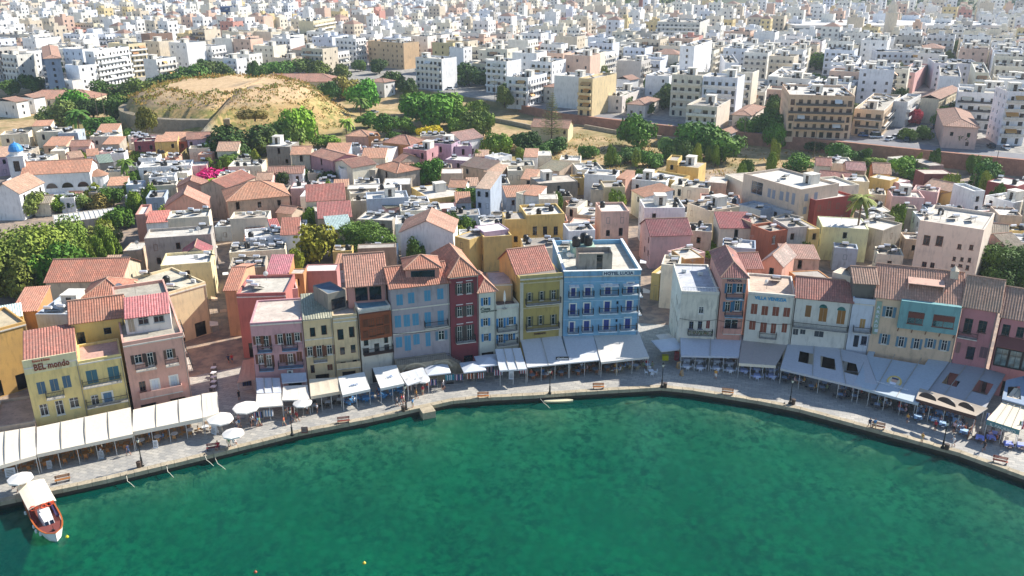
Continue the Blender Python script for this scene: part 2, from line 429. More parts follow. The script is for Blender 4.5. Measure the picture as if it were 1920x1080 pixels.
# ---------- roof clutter (shared meshes)
SH={}
def shared(k,fn):
    if k not in SH: SH[k]=fn()
    return SH[k]
def m_tank(): mb=MB(); mb.bar((-.65,0,1.25),(.65,0,1.25),.27,0,8); mb.bar((-.5,0,0),(-.5,0,1),.03,1); mb.bar((.5,0,0),(.5,0,1),.03,1); return mb.mesh('tank',[plain('e4e6e8',.35,.1),plain('888888',.5,.6)])
def m_panel(): mb=MB(); mb.hexa([(-.9,-1.5,.12),(.9,-1.5,.12),(.9,.0,1.0),(-.9,.0,1.0),(-.9,-1.54,.19),(.9,-1.54,.19),(.9,-.04,1.07),(-.9,-.04,1.07)]); return mb.mesh('panel',[glass('101820')])
def m_barrel(): mb=MB(); mb.lathe([(.55,0),(.62,.2),(.58,.5),(.62,.8),(.6,1.15),(.35,1.4),(.15,1.45)],12); return mb.mesh('water_tank',[plain('15181a',.5)])
def m_ac(): mb=MB(); mb.box(-.42,.42,-.16,.16,.08,.68); mb.lathe([(.24,0),(.24,.03)],10,1,(0,0,0)); mb.box(-.35,-.3,-.16,.16,0,.08); mb.box(.3,.35,-.16,.16,0,.08); mb.box(-.24,.2,-.18,-.16,.15,.6,1); return mb.mesh('air_conditioner',[plain('dcdcd6',.5),plain('55585a',.5)])
def m_dish():
    mb=MB(); mb.bar((0,0,0),(0,0,1.1),.03,1)
    for r0,y0,r1,y1 in ((0,.12,.25,.07),(.25,.07,.45,0)):
        for k in range(10):
            a,b2=2*math.pi*k/10,2*math.pi*(k+1)/10
            mb.face([(r0*math.cos(a),y0-.2,1.2+r0*math.sin(a)),(r1*math.cos(a),y1-.2,1.2+r1*math.sin(a)),(r1*math.cos(b2),y1-.2,1.2+r1*math.sin(b2)),(r0*math.cos(b2),y0-.2,1.2+r0*math.sin(b2))])
    mb.bar((0,-.1,1.2),(0,-.5,1.25),.015,1); return mb.mesh('satellite_dish',[plain('e0e0dc',.4),plain('777777',.5)])
def m_ant():
    mb=MB(); mb.bar((0,0,0),(0,0,2.6),.025)
    for z in (2.1,2.3,2.5): mb.bar((-.45,0,z),(.45,0,z),.015)
    return mb.mesh('antenna',[plain('9a9a9a',.4,.7)])
def m_hut():
    mb=MB(); P=lambda u,d,z:(u,d,z); wallgrid(mb,P,2.6,0,2.3,[(.8,.02,1.7,2.)],0,.15,1)
    for a,b2,c,d in (((2.6,0),(2.6,3.),0,0),((2.6,3.),(0,3.),0,0),((0,3.),(0,0),0,0)): mb.face([(*a,0),(*b2,0),(*b2,2.3),(*a,2.3)])
    mb.box(-.12,2.72,-.12,3.12,2.3,2.45); return mb.mesh('stair_hut',[plaster('dcd6c8'),glass('2a2420')])
def m_table():
    mb=MB(); mb.box(-.4,.4,-.4,.4,.68,.74); mb.bar((0,0,0),(0,0,.68),.04,1); mb.box(-.25,.25,-.25,.25,0,.03,1)
    return mb
def clutter(b,n=3,seed=0,z=None,hut=0.,sm=False,area=None):
    r=random.Random(seed); W,D=b.W,b.D; x0,x1,y0,y1=area or (.9,W-.9,.9,D-.9); z=b.h if z is None else z; used=[]
    if x1-x0<.6 or y1-y0<.6: return
    if r.random()<hut and W>5.5 and D>6:
        hx,hy=r.uniform(.4,W-3.2),r.uniform(D*.4,D-3.4); put('stair_hut',shared('hut',m_hut),b.e,(hx,hy,z)); used.append((hx+1.3,hy+1.5,2.4))
    for k in range(n):
        for t in range(6):
            x,y=r.uniform(x0,x1),r.uniform(y0,y1)
            if all(math.hypot(x-u[0],y-u[1])>u[2]+.5 for u in used): break
        else: continue
        q=r.random(); rz=-b.ang+math.pi+r.uniform(-.3,.3)
        if q<.42:
            p=put('solar_water_heater',shared('tank',m_tank),b.e,(x,y,z),rz); used.append((x,y,1.3))
            if sm: put('solar_panel',shared('panel',m_panel),b.e,(x,y,z),rz)
            else: put('panel',shared('panel',m_panel),p)
        elif q<.55: put('water_tank',shared('barrel',m_barrel),b.e,(x,y,z)); used.append((x,y,.8))
        elif q<.75: put('air_conditioner',shared('ac',m_ac),b.e,(x,y,z),rz); used.append((x,y,.6))
        elif q<.88: put('satellite_dish',shared('dish',m_dish),b.e,(x,y,z),rz+.4); used.append((x,y,.6))
        else: put('antenna',shared('ant',m_ant),b.e,(x,y,z),rz); used.append((x,y,.3))
def balcony(b,f,u0,u1,z,dep=.95,style='rail',col='22262a',slab='cfc8ba'):
    rz=FROT[f]; l=b.loc(f,u0,0,z); w=u1-u0
    mb=MB(); mb.box(0,w,-dep,-.002,-.14,0)
    s=mb.build('balcony',plaster(slab,.2),b.e,l,rz)
    m=MB(); H=.95
    if style=='rail':
        for a,c in (((0.03,-dep+.03),(w-.03,-dep+.03)),((.03,-.03),(.03,-dep+.03)),((w-.03,-.03),(w-.03,-dep+.03))):
            m.bar((*a,H),(*c,H),.045); m.bar((*a,.1),(*c,.1),.02)
            L=math.dist(a,c); n=max(2,int(L/.17))
            for k in range(n+1):
                t=k/n; x=a[0]+(c[0]-a[0])*t; y=a[1]+(c[1]-a[1])*t; m.bar((x,y,.0),(x,y,H),.022)
    else:
        m.box(0,w,-dep,-dep+.1,0.002,H); m.box(0,.1,-dep+.1,-.01,.002,H); m.box(w-.1,w,-dep+.1,-.01,.002,H)
    m.build('railing',plain(col,.5) if style=='rail' else plaster(col,.2),s)
    return s
def lettering(b,f,txt,u0,u1,z,hgt,col,name='sign_lettering',d=-.06,rot=0.,parent=None,emb=None,vert=False):
    c=bpy.data.curves.new('lettering','FONT'); c.body=txt; c.size=1; c.extrude=.03; c.offset=.028; c.resolution_u=2
    c.materials.append(plain(col,.5)); o=bpy.data.objects.new(name,c); COL.objects.link(o)
    bpy.context.view_layer.update(); w,hh=o.dimensions.x,o.dimensions.y
    kx=(u1-u0)/max(w,.01); kz=hgt/max(hh,.01)
    c.align_x='LEFT'; o.scale=(kx,kz,1); o.rotation_euler=(math.pi/2,-rot,FROT[f])
    o.location=b.loc(f,u0,d,z) if b else (0,0,0); o.parent=b.e if b else parent
    return o
# ---------- the houses on the quay
def WF(name,label,cat,c,x0,y0,x1,y1,D,wall,off=0.,group=None):
    p=footat(*U(c,x0,y0)); q=footat(*U(c,x1,y1)); e=Vector((q.x-p.x,q.y-p.y,0)); W=e.length; ang=math.atan2(e.y,e.x)
    n=Vector((-e.y,e.x,0))/W; o=p+n*off
    h=(p.z+q.z)/2
    b=Bld(name,label,cat,o,ang,W-.05,D,h,wall,0.,group or 'houses along the quay'); 
    return b
def WZ(name,label,cat,c,x0,y0,x1,y1,z,z0,D,wall,group='houses along the quay',ang=None):
    p=GU(c,x0,y0,z); q=GU(c,x1,y1,z); e=Vector((q.x-p.x,q.y-p.y,0)); a=math.atan2(e.y,e.x) if ang is None else ang
    return Bld(name,label,cat,p,a,e.length-.05,D,z-z0,wall,z0,group)
def wins(b,c,lst,kind='g',col='5c3a28',f='F',g='1c2630'):
    for t in lst:
        k=t[4] if len(t)>4 else kind
        u0,z0,u1,z1=b.rect(c,*t[:4],f=f); b.window(f,u0,z0,u1,z1,k,t[5] if len(t)>5 else col,g)
def balcs(b,c,lst,f='F',**k):
    for x0,x1,y in lst:
        u0,z=b.pix(*U(c,x0,y),f); u1,_=b.pix(*U(c,x1,y),f); balcony(b,f,max(.02,u0),min(flen(b.W,b.D,f)-.02,u1),z+.1,**k)
def sidewins(b,f,n,floors,kind='o',col='5c3a28',z0=4.6,fh=3.2,w=.9,h=1.5,skip=0,seed=1,u0=1.5):
    L=flen(b.W,b.D,f); r=random.Random(seed)
    for k in range(n):
        for j in range(floors):
            z=z0+j*fh
            if z+h<b.h-.3 and r.random()>skip:
                u=u0+(L-2*u0-w)*k/max(1,n-1); b.window(f,u,z,u+w,z+h,kind,col)
def string(b,z,col='d8d0c0',f='F',proj=.09,hh=.18):
    L=flen(b.W,b.D,f); mb=MB(); mb.box(0,L,-proj,-.004,0,hh); mb.build('string_course',plaster(col,.15),b.e,b.loc(f,0,0,z),FROT[f])
def fin(b,roof,par=0.,rise=2.,rc='c27a5c',fc='b9b3a6',cl=0,sd=1,hut=0,small=False,area=None,corr=.36):
    b.parv=par
    if roof=='flat': b.walls(par); flatroof(b,fc); clutter(b,cl,sd,hut=hut,area=area)
    else:
        b.walls(0,gable={'gf':'gf','gd':'gd','shed':'shed','hip':None}[roof],rise=rise); tileroof(b,roof,rise,rc,corr=corr,ov=getattr(b,'ov',.35))
    b.finish_windows(small)
BR='6b3d28'; TIL='c46f52'; TIL2='b5705c'
# --- left end
b=WZ('quay_house','mustard yellow tall windowless house wall above the beige patio roof','house',1,-260,735,205,610,10.5,0,9,plaster('d2a24a',.3))
b.window('F',13.6,1.2,14.6,3.2,'g',BR); b.window('F',8,5,9,7,'c',BR); fin(b,'flat',.4,fc='c9b99a',cl=3,sd=3)
b0=b
b=WZ('terrace_roof_house','low one-storey house with broad empty beige roof terrace','house',7,-60,395,205,352,3.6,0,8.6,plaster('c9a98c',.2)); fin(b,'flat',.35,fc='d0a58c')
b=WF('hotel_building','pale yellow hotel with the brown sign lettering BEL mondo under its red roof','hotel',1,182,958,604,884,10,plaster('e2c878',.18)); BM=b
wins(b,7,[(215,110,262,182,'c','4a6a80'),(290,92,337,165,'c','4a6a80'),(362,76,410,145,'c','4a6a80')])
wins(b,7,[(230,240,282,308,'g','e8e6e0'),(322,218,372,302,'g','e8e6e0'),(402,202,455,262,'g','e8e6e0')]); balcs(b,7,[(270,378,205)])
b.ov=-.16; fin(b,'shed',rise=1.6,rc='b4604c')
mb=MB(); mb.box(0,b.W,-.06,.14,-1.0,1.1); mb.build('parapet',plaster('d9cf9e',.2),b.e,(0,-.02,b.h))
lettering(b,'F','BEL mondo',b.W*.18,b.W*.84,b.h-.6,1.0,'7a3424',d=-.12); lettering(b,'F','Rooms & Suites',b.W*.18,b.W*.5,b.h+.62,.34,'a8503a',d=-.12)
b=WF('hotel_building','pale yellow hotel annexe with a roof terrace and swing seat, blue shutters','hotel',1,610,922,950,864,6.2,plaster('e2c878',.18)); BMB=b
wins(b,7,[(500,45,565,120,'c','3f6f7c'),(625,20,688,98,'c','3f6f7c')]); balcs(b,7,[(470,712,142)])
wins(b,7,[(528,186,572,250,'g','e8e6e0'),(598,172,655,245,'s','5b7f9c')]); balcs(b,7,[(465,750,262)])
fin(b,'flat',.35,fc='c9a091')
z=b.h
b2=WZ('roof_apartment','yellow set-back top floor with a steep red tile roof behind the terrace','house',1,548,602,962,548,z+2.9,0,6,plaster('dcc06a',.2))
wins(b2,1,[(603,675,665,768),(808,640,868,692)],'d','46606e'); fin(b2,'gf',rise=2.2,rc=TIL)
b2=WZ('hip_roof_house','house with a red hipped roof and a satellite dish between yellow hotel and barn','house',1,632,425,985,400,9.5,0,8,plaster('ddb67c')); fin(b2,'hip',rise=2.2,rc=TIL)
put('satellite_dish',shared('dish',m_dish),b2.e,(b2.W-1,.2,b2.h+.1),3.,1.4)
b=WF('pink_house','salmon pink four-storey house with arched shutters at the mouth of the alley','house',1,956,786,1428,702,25,plaster('d8a08c',.12)); PK=b
wins(b,1,[(1048,852,1104,920,'o','4a3a34'),(1148,832,1196,938,'o','4a3a34'),(1297,805,1348,880,'o','6a5040')]); balcs(b,1,[(1058,1222,972),(1288,1395,932)])
wins(b,7,[(806,108,844,166,'g','6a4a3a'),(878,96,924,178,'s','d8dce0'),(986,72,1033,155,'s','c8d0d4')]); balcs(b,7,[(810,1062,200)],style='solid',col='d8a08c')
sidewins(b,'R',6,3,'o','6a4a3a',2.2,3.1,.9,1.6,.15)
b.parv=.5; b.walls(.5); flatroof(b,'b5ae9e'); b.finish_windows(); clutter(b,2,5,area=(1,b.W-4,12,20))
for k,(u,z,l) in enumerate(((3,5.3,5),(10,5.2,4),(9,8.4,5))): balcony(b,'R',u,u+l,z,.9)
b2=WZ('roof_apartment','whitewashed rooftop room with a red and pink sheet roof above the salmon house','house',1,968,568,1325,520,PK.h+2.6,PK.h,5,plaster('ded8d0',.35))
wins(b2,1,[(1075,562,1160,618,'g','b0b4b0'),(1195,545,1280,600,'g','b0b4b0'),(1000,575,1048,675,'c','a89c88')]); fin(b2,'shed',rise=1.1,rc='cf6a66')
b=WZ('alley_house','pale ochre house with flat roof terrace beside the long alley','house',1,1255,400,1605,300,9.4,0,12,plaster('e8cf9c',.2)); sidewins(b,'R',4,2,'o',BR,2.,3.2); fin(b,'flat',.4,fc='cfc6b0',cl=5,sd=8)
# --- after the alley
a9=math.radians(6)
b=WZ('alley_house','tan stone-cornered house with a tile roof facing the long alley','house',2,88,432,182,430,8.8,0,14,plaster('c79a70',.2)); fin(b,'gf',rise=1.8,rc=TIL)
b=Bld('salmon_house','dark salmon house with a slanting parapet wall on the alley corner','house',G(458,671,0),math.radians(4),8,9,11.2,plaster('b3665c',.2),0,'houses along the quay'); b.window('L',3,5,4,6.6,'o',BR); fin(b,'flat',.5,fc='cdc6b8',cl=3,sd=4)
b=WF('pink_house','mauve pink house with brown shutters and two blue-slabbed balconies','house',2,285,705,692,672,9.5,plaster('c39095',.15)); b.hh=b.h
wins(b,2,[(330,790,368,855),(390,788,432,890),(500,770,542,850),(568,768,612,868),(632,760,675,830),(350,935,392,1005),(413,935,455,1030),(515,930,560,995,'c'),(580,925,622,1010),(650,912,690,985,'c')],'o',BR)
balcs(b,2,[(350,462,905),(540,662,892),(363,476,1050),(510,705,1030)],slab='6f8fae'); string(b,b.h-3.9,'c39095')
put('air_conditioner',shared('ac',m_ac),b.e,(5.2,-.6,3.5)); put('air_conditioner',shared('ac',m_ac),b.e,(5.2,-.6,2.5)); fin(b,'flat',.25,fc='d3c4b6')
b=WF('cream_house','cream house with brown shutters next to the mauve house','house',2,694,658,926,645,9,plaster('d8bd8c',.2))
wins(b,2,[(752,724,795,796,'d'),(840,706,884,780,'d'),(732,870,775,948),(805,864,848,952),(885,856,925,934),(757,1016,790,1078,'d'),(888,1008,930,1055,'c')],'o',BR); balcs(b,2,[(780,888,985)])
string(b,b.h-3.5); fin(b,'shed',rise=.6,rc='a89078')
b=WF('cream_house','cream house with a low roof terrace and plain dark windows','house',2,928,655,1122,628,6,plaster('d8bd8c',.2))
wins(b,2,[(966,736,1014,820),(1056,716,1100,800),(986,876,1025,935),(1070,858,1108,920),(992,990,1033,1052),(1086,975,1120,1035)],'d',BR); balcs(b,2,[(850,1160,1045)],style='solid',col='d8bd8c'); string(b,b.h-.8); fin(b,'flat',.4,fc='cfc0b0')
b2=WZ('rooftop_shed','patched blue-grey tarpaulin roofed shed on the cream house','shed',2,890,465,1030,430,b.h+3.2,b.h,5,plaster('8a8478',.4)); b2.window('F',.5,.4,2.9,2.2,'d','3a3a3a'); fin(b2,'flat',.02,fc='5f7486')
b=WF('timber_house','narrow house with an orange-brown timber oriel over a white lower wall','house',2,1130,592,1382,558,7.5,plaster('d9d2c2',.45)); TH=b
u0,z0,u1,z1=b.rect(2,1140,600,1385,800)
b.ops['F']=[]; mb=MB(); mb.box(0.02,b.W-.1,-.55,-.003,0,z1-z0); f2=mb.build('timber_oriel',plain('8a4524',.6,var=.3),b.e,(0,0,z0))
wo=[(1205,640,1250,700),(1262,630,1312,690),(1210,722,1258,780),(1268,712,1318,765)]
for t in wo+[(1158,650,1198,708),(1160,735,1200,795),(1322,618,1365,680),(1326,700,1368,760)]:
    a=b.rect(2,*t); g=t in wo; me=winmeshes(a[2]-a[0],a[3]-a[1],'g' if g else 'c','5c3a28' if g else '6a3a22')
    w_=put('window',me[0][1] if isinstance(me[0],tuple) else me[0],f2,(a[0],-.64,a[1]-z0))
    for nm,m_ in me[1:]: put(nm,m_,w_,(0,-.0,0))
wins(b,2,[(1172,816,1208,865),(1330,790,1362,845),(1174,882,1214,935),(1254,846,1294,922),(1332,854,1370,905)],'d','4a3020'); balcs(b,2,[(1166,1400,930)],slab='5c3a30'); fin(b,'flat',.2,fc='6f9aa6')
b=WZ('salmon_house','salmon top storey with glazed veranda and steep coral tile roof','house',2,1042,396,1345,372,TH.h+3.1,0,8.5,plaster('d08f80',.2))
b.window('F',1.1,b.h-2.8,3.1,b.h-.5,'d','8a6048'); b.window('F',3.3,b.h-2.8,5.2,b.h-.5,'d','8a6048'); b.window('F',5.4,b.h-2.8,7.0,b.h-.5,'d','8a6048'); fin(b,'gf',rise=3.6,rc='d98a70')
b=WF('grey_house','lilac grey house with closed sky-blue shutters and white string courses','house',3,132,420,590,362,8,plaster('a39aa0',.12)); GH=b
wins(b,3,[(180,465,228,550),(270,455,318,535),(397,435,443,517),(497,420,543,503),(167,632,218,722),(236,622,288,715),(305,612,356,705),(400,600,450,722),(501,588,550,700),(175,795,228,878),(244,785,295,902),(312,775,360,855),(407,762,450,868)],'c','4f93b4')
wins(b,3,[(507,750,550,820)],'o','5a7f94'); balcs(b,3,[(397,577,720)]); string(b,b.pix(*U(3,150,592))[1]); string(b,b.pix(*U(3,150,782))[1]); fin(b,'gf',rise=2.0,rc=TIL)
b2=WZ('rooftop_terrace_room','salmon rooftop loggia with a tile roof and blue chairs inside','house',3,250,272,515,255,GH.h+2.2,GH.h-2,5,plaster('cf8d78',.2)); b2.window('F',.8,2.2,4.6,3.9,'d','3a5066'); fin(b2,'hip',rise=1.4,rc=TIL)
b=WF('red_house','dark red four-storey tower house with white lintels','house',3,592,334,819,310,12,plaster('86323c',.12)); RH=b
wins(b,3,[(655,382,692,465),(725,374,765,458),(655,562,692,640),(728,550,768,630),(655,712,697,845),(730,702,770,830)],'o','4a4440')
for t in ((645,380,695),(720,366,772),(645,555,698),(722,545,774),(648,705,700),(722,692,775)):
    u0,z=b.pix(*U(3,t[0],t[1])); u1,_=b.pix(*U(3,t[2],t[1])); mb=MB(); mb.box(0,u1-u0,-.1,-.003,0,.12); mb.build('lintel',plaster('e6e0da'),b.e,(u0,0,z+.1))
balcs(b,3,[(640,790,838)]); u0,z0,u1,z1=b.rect(3,705,895,775,965); b.window('F',u0,.05,u1,2.6,'d','3a3230'); fin(b,'hip',rise=2.4,rc='d07a58')
b=WF('white_house','narrow white house with bright blue shutters and script lettering','house',3,820,450,955,441,7,plaster('cfcfbe',.2)); WH=b
wins(b,3,[(856,492,893,552),(855,648,895,712),(860,772,900,830)],'o','2f7fb4'); lettering(b,'F','Casa',.25,1.9,b.pix(*U(3,830,592))[1],.5,'4a5a50'); lettering(b,'F','amphora',.35,3.0,b.pix(*U(3,830,608))[1],.42,'4a5a50'); fin(b,'hip',rise=1.7,rc='dc8c70')
b=WF('white_house','low white house with blue shutters, open roof terrace and folded parasol','house',3,957,572,1138,562,7,plaster('cfcfbe',.2)); WT=b
wins(b,3,[(975,650,1010,728),(1055,642,1088,702),(975,775,1010,845),(1050,772,1082,822)],'o','2f7fb4'); balcs(b,3,[(945,1110,755),(940,1118,862)]); fin(b,'flat',.5,fc='7a6a66')
b2=WZ('terrace_canopy_house','cream block with pale pink awning roof behind the white terrace','house',3,900,390,1080,372,WT.h+3.0,0,6,plaster('d9b27a',.2),ang=0.1); fin(b2,'flat',.02,fc='d8c4b8')
b=WF('ochre_house','olive ochre house with white pilasters and two long iron balconies','house',3,1142,345,1480,322,11,plaster('b09a4c',.18)); OH=b
wins(b,3,[(1203,450,1230,515),(1297,440,1328,512),(1388,432,1420,508),(1203,637,1228,715),(1290,630,1315,700),(1388,622,1418,698)],'o','6a6848'); balcs(b,3,[(1183,1452,545),(1185,1440,742)])
for z in (b.h-.1,b.pix(*U(3,1150,385))[1],b.pix(*U(3,1150,580))[1]): string(b,z,'c9b98c')
for u in (0,b.W-.55): mb=MB(); mb.box(0,.55,-.12,-.004,3.8,b.h-.6); mb.build('pilaster',plaster('c8c0ac',.3),b.e,(u,0,0))
lettering(b,'F','TAMEIAKIO',b.W*.33,b.W*.62,b.pix(*U(3,1250,780))[1],.35,'4a2a22'); mb=MB(); mb.box(0,b.W,.02,.25,0,.6); mb.build('parapet',plaster('c4ae66',.2),b.e,(0,0,b.h-.05)); b.parv=.02; b.walls(.02); flatroof(b,'8a8078'); b.finish_windows()
b2=WZ('tile_roof_house','yellow house with steep red tile roof over the ochre terrace','house',3,1118,300,1395,262,OH.h+.2,OH.h-3,8,plaster('dcb45a',.15)); fin(b2,'gf',rise=2.8,rc='c8705a')
b=WF('hotel_building','sky blue hotel with white door surrounds and the sign HOTEL LUCIA','hotel',4,405,338,1008,296,17,plaster('6fa9cc',.1)); HL=b
DB='1f3f8e'
wins(b,4,[(458,402,497,480),(567,394,610,482),(724,384,770,466),(897,374,942,462),(450,542,493,626),(560,534,604,612),(718,522,763,606),(890,512,934,592),(447,680,488,766),(557,672,601,756),(711,660,756,746),(877,648,927,732)],'s',DB)
wins(b,4,[(818,384,832,410),(812,517,827,543),(805,657,818,682)],'d','2f5f8e')
balcs(b,4,[(437,522,485),(548,635,478),(682,825,468),(853,975,458),(435,518,625),(545,630,615),(675,820,605),(845,970,596),(430,515,762),(540,627,752),(668,810,745),(835,965,736)],slab='cfe0ea')
for z in (b.h-1.15,b.h-4.45,b.h-7.8): string(b,z,'8fbcd8')
mb=MB(); mb.box(-.1,b.W+.1,-.14,.34,0,.14); mb.build('coping',plaster('dfe8ec'),b.e,(0,0,b.h+.76))
mb=MB(); mb.box(-.1,.34,.36,b.D,0,.14); mb.box(b.W-.34,b.W+.1,.36,b.D,0,.14); mb.build('coping',plaster('dfe8ec'),b.e,(0,0,b.h+.762))
for t in ((445,520),(555,632),(690,828),(865,985)):
    u0,_=b.pix(*U(4,t[0],370)); u1,_=b.pix(*U(4,t[1],370)); mb=MB(); mb.hexa([(0,-.9,-.02),(u1-u0,-.9,-.02),(u1-u0,-.003,.12),(0,-.003,.12),(0,-.9,.06),(u1-u0,-.9,.06),(u1-u0,-.003,.22),(0,-.003,.22)]); mb.build('door_canopy',plaster('e6e2dc'),b.e,(u0,0,b.h-1.75))
mb=MB(); mb.box(0,5.2,-.1,-.004,0,.8); sg=mb.build('sign_board',plaster('dfeaf0'),b.e,(b.W*.5,0,b.h-.02)); lettering(None,'F','HOTEL LUCIA',0,4.9,0,.56,'123a66',parent=sg).location=(.15,-.14,.12)
for k in range(5): balcony(b,'R',1.2+k*3.,3.2+k*3.,b.h-4.4,.8,slab='e8eef0'); balcony(b,'R',1.2+k*3.,3.2+k*3.,b.h-7.7,.8,slab='e8eef0')
sidewins(b,'R',5,3,'s',DB,4.,3.25,1.,2.,u0=1.8)
b.parv=.75; b.walls(.75,thick=.3); flatroof(b,'cfc9ba'); b.finish_windows()
mb=MB(); wallgrid(mb,lambda u,d,z:(u,d,z),5.6,0,3.2,[(3.0,.02,4.0,3.0)],0,.3,1); 
for q in (((5.6,0),(5.6,3.4)),((5.6,3.4),(0,3.4)),((0,3.4),(0,0))): mb.face([(*q[0],0),(*q[1],0),(*q[1],3.2),(*q[0],3.2)])
mb.face([(0,0,2.4),(5.6,0,2.4),(5.6,3.4,2.4),(0,3.4,2.4)]); mb.build('roof_block',[plaster('a89c8c',.6),glass('3a3430')],b.e,(2.6,1.8,b.h))
mb=MB(); mb.box(0,4,0,4,0,1.7); mb.build('tank_plinth',plaster('9fbda6',.3),b.e,(2.7,9.6,b.h))
for x,y in ((3.4,10.6),(5.6,11),(5.1,12.6)): put('water_tank',shared('barrel',m_barrel),b.e,(x,y,b.h+1.7),0,1.25)
clutter(b,5,9,area=(1,3,6,15)); put('air_conditioner',shared('ac',m_ac),b.e,(8.2,13,b.h)); put('air_conditioner',shared('ac',m_ac),b.e,(9.6,13,b.h))
# --- right of the second alley
b=WF('cream_house','stained cream corner house with a white roof rail and flower-filled balcony','house',5,322,462,622,452,14,plaster('dcd4c2',.45)); CC=b
wins(b,5,[(457,562,497,615,'g','e4e4e4'),(382,675,416,735,'g','3a4a70'),(450,675,484,735,'g','3a4a70'),(515,668,545,730,'c','7a2f2c')]); balcs(b,5,[(368,560,775)])
sidewins(b,'L',6,3,'d','5c4a3a',1.8,3.1,.7,1.2,.45,3); b.parv=.3; b.walls(.3); flatroof(b,'c6c9cf'); b.finish_windows(); clutter(b,3,31,area=(1,b.W-1,8,13))
m=MB()
for k in range(int((b.W-.3)/.25)): m.bar((.15+k*.25,.12,0),(.15+k*.25,.12,.7),.03)
m.bar((.1,.12,.72),(b.W-.1,.12,.72),.05); m.build('roof_rail',plain('e6e6e6',.5),b.e,(0,0,b.h+.3))
def pot_plants(b,f,u0,u1,z,d=-.6,n=7,seed=1):
    r=random.Random(seed); mb=MB()
    for k in range(n*26):
        q=r.randrange(n); c=Vector((u0+(u1-u0)*(q+.5)/n,d,z+.55)); p=c+Vector((r.gauss(0,.16),r.gauss(0,.13),r.gauss(0,.2))); s=r.uniform(.05,.1)
        a=Vector((r.gauss(0,1),r.gauss(0,1),r.gauss(0,1))).normalized()*s; e=a.orthogonal().normalized()*s; mb.face([p-a,p-e,p+a,p+e],0 if r.random()<.8 else 1)
    mb.build('balcony_plants',[leafmat('4a6a30'),plain('a8502c')],b.e)
pot_plants(b,'F',1.7,5.6,b.pix(*U(5,400,775))[1])
b=WF('salmon_house','slender salmon tower house with turquoise balcony doors and dark lettering','house',5,641,333,838,335,13,plaster('cf8f7c',.15)); NT=b
wins(b,5,[(678,382,714,458),(752,382,796,452)],'o','2a6a8c'); wins(b,5,[(663,520,698,600),(738,516,780,594)],'o','2a6a8c'); wins(b,5,[(658,658,760,738)],'g','d0d8dc')
balcs(b,5,[(665,802,492),(655,796,630)],slab='8ab0c4'); balcs(b,5,[(640,778,758)],style='solid',col='cf8f7c'); lettering(b,'F','NOLTOL',b.W*.2,b.W*.8,b.h-.7,.5,'3a3450'); fin(b,'hip',rise=2.0,rc='b8685a')
for q in ((2.2,5.),(2.9,6.6)):
    mb=MB(); mb.box(-.5,.5,-.35,.35,0,.12); o=mb.build('skylight',glass('b8c4cc'),b.e,(q[0]-.6,q[1],b.h+1.35),0); o.rotation_euler=(0,-.62,0)
b=WF('white_house','white house with closed rust-brown shutters and the blue sign VILLA VENEZIA','house',5,842,463,1213,486,9.5,plaster('d8d3c4',.2)); VV=b
wins(b,5,[(864,542,912,618),(947,552,995,627),(1032,561,1080,633),(1117,568,1165,640),(850,674,895,740),(936,681,981,762),(1019,688,1063,770),(1104,694,1148,762)],'c','8a4a34'); balcs(b,5,[(925,1060,795)])
lettering(b,'F','VILLA VENEZIA',b.W*.15,b.W*.83,b.h-.85,.6,'1f98cc'); fin(b,'flat',.35,fc='cdb8a4',cl=2,sd=12)
b=WF('white_house','white house with two arched wooden doors and one long railed balcony','house',6,-26,375,380,405,8,plaster('d4d0c4',.3)); AH=b
wins(b,6,[(42,437,80,518,'c','8a6234'),(138,450,198,552,'c','9a6a30'),(268,468,330,570,'c','9a6a30')]); wins(b,5,[(1287,552,1330,640,'c','8a6234')]); wins(b,6,[(-72,590,-10,645,'c','3c444c'),(2,592,40,642,'c','3c444c'),(105,603,170,662,'c','3c444c')])
for x0,y0,x1 in ((138,450,198),(268,468,330)):
    ua,z=b.pix(*U(6,x0,y0)); ub,_=b.pix(*U(6,x1,y0)); rr=(ub-ua)/2; mb=MB(); p=[(0,0)]+[(rr*math.cos(math.pi*k/10),rr*math.sin(math.pi*k/10)) for k in range(11)]
    mb.face([((ua+ub)/2+x,-.05,z+y) for x,y in p[1:]]); mb.face([((ua+ub)/2+x,-.02,z+y) for x,y in p[1:]]); mb.build('fanlight',glass('2f5a58'),b.e)
balcs(b,6,[(-62,366,582)]); fin(b,'gf',rise=2.1,rc='b3614f')
b2=WZ('chimney_block','rounded cream plastered block with a dark vent on the arched-door house roof','house',6,235,195,402,235,AH.h+3.,AH.h-1,3.2,plaster('d8c8b0',.25)); fin(b2,'flat',.05,fc='d8c8b0')
b=WF('white_house','narrow whitewashed house with a dark open loggia under twin tile roofs','house',6,384,405,545,440,6.5,plaster('c4cbd6',.25)); LG=b
wins(b,6,[(432,530,474,600,'c','b08c54'),(387,650,424,735,'d','2a2a30'),(442,657,484,718,'g','2a3450')]); balcs(b,6,[(380,526,618)]); fin(b,'flat',.8,fc='5a5860')
b2=WZ('loggia_house','small upper storey with sheet tile roof behind the dark loggia','house',6,395,266,560,275,LG.h+3.2,LG.h-1,6,plaster('6f685e',.4)); b2.window('F',.6,.6,3.4,3.2,'d','2a2826'); fin(b2,'gf',rise=1.6,rc='b87c64')
b=WF('hotel_building','large peach house with turquoise oriel, blue shutters and a broad coral tile roof','hotel',6,556,345,1172,462,11,plaster('d9b894',.15)); OR=b
wins(b,6,[(620,440,668,520),(590,640,634,716),(712,658,752,736),(822,676,862,750),(922,672,965,744),(1022,688,1064,762)],'o','5a8296')
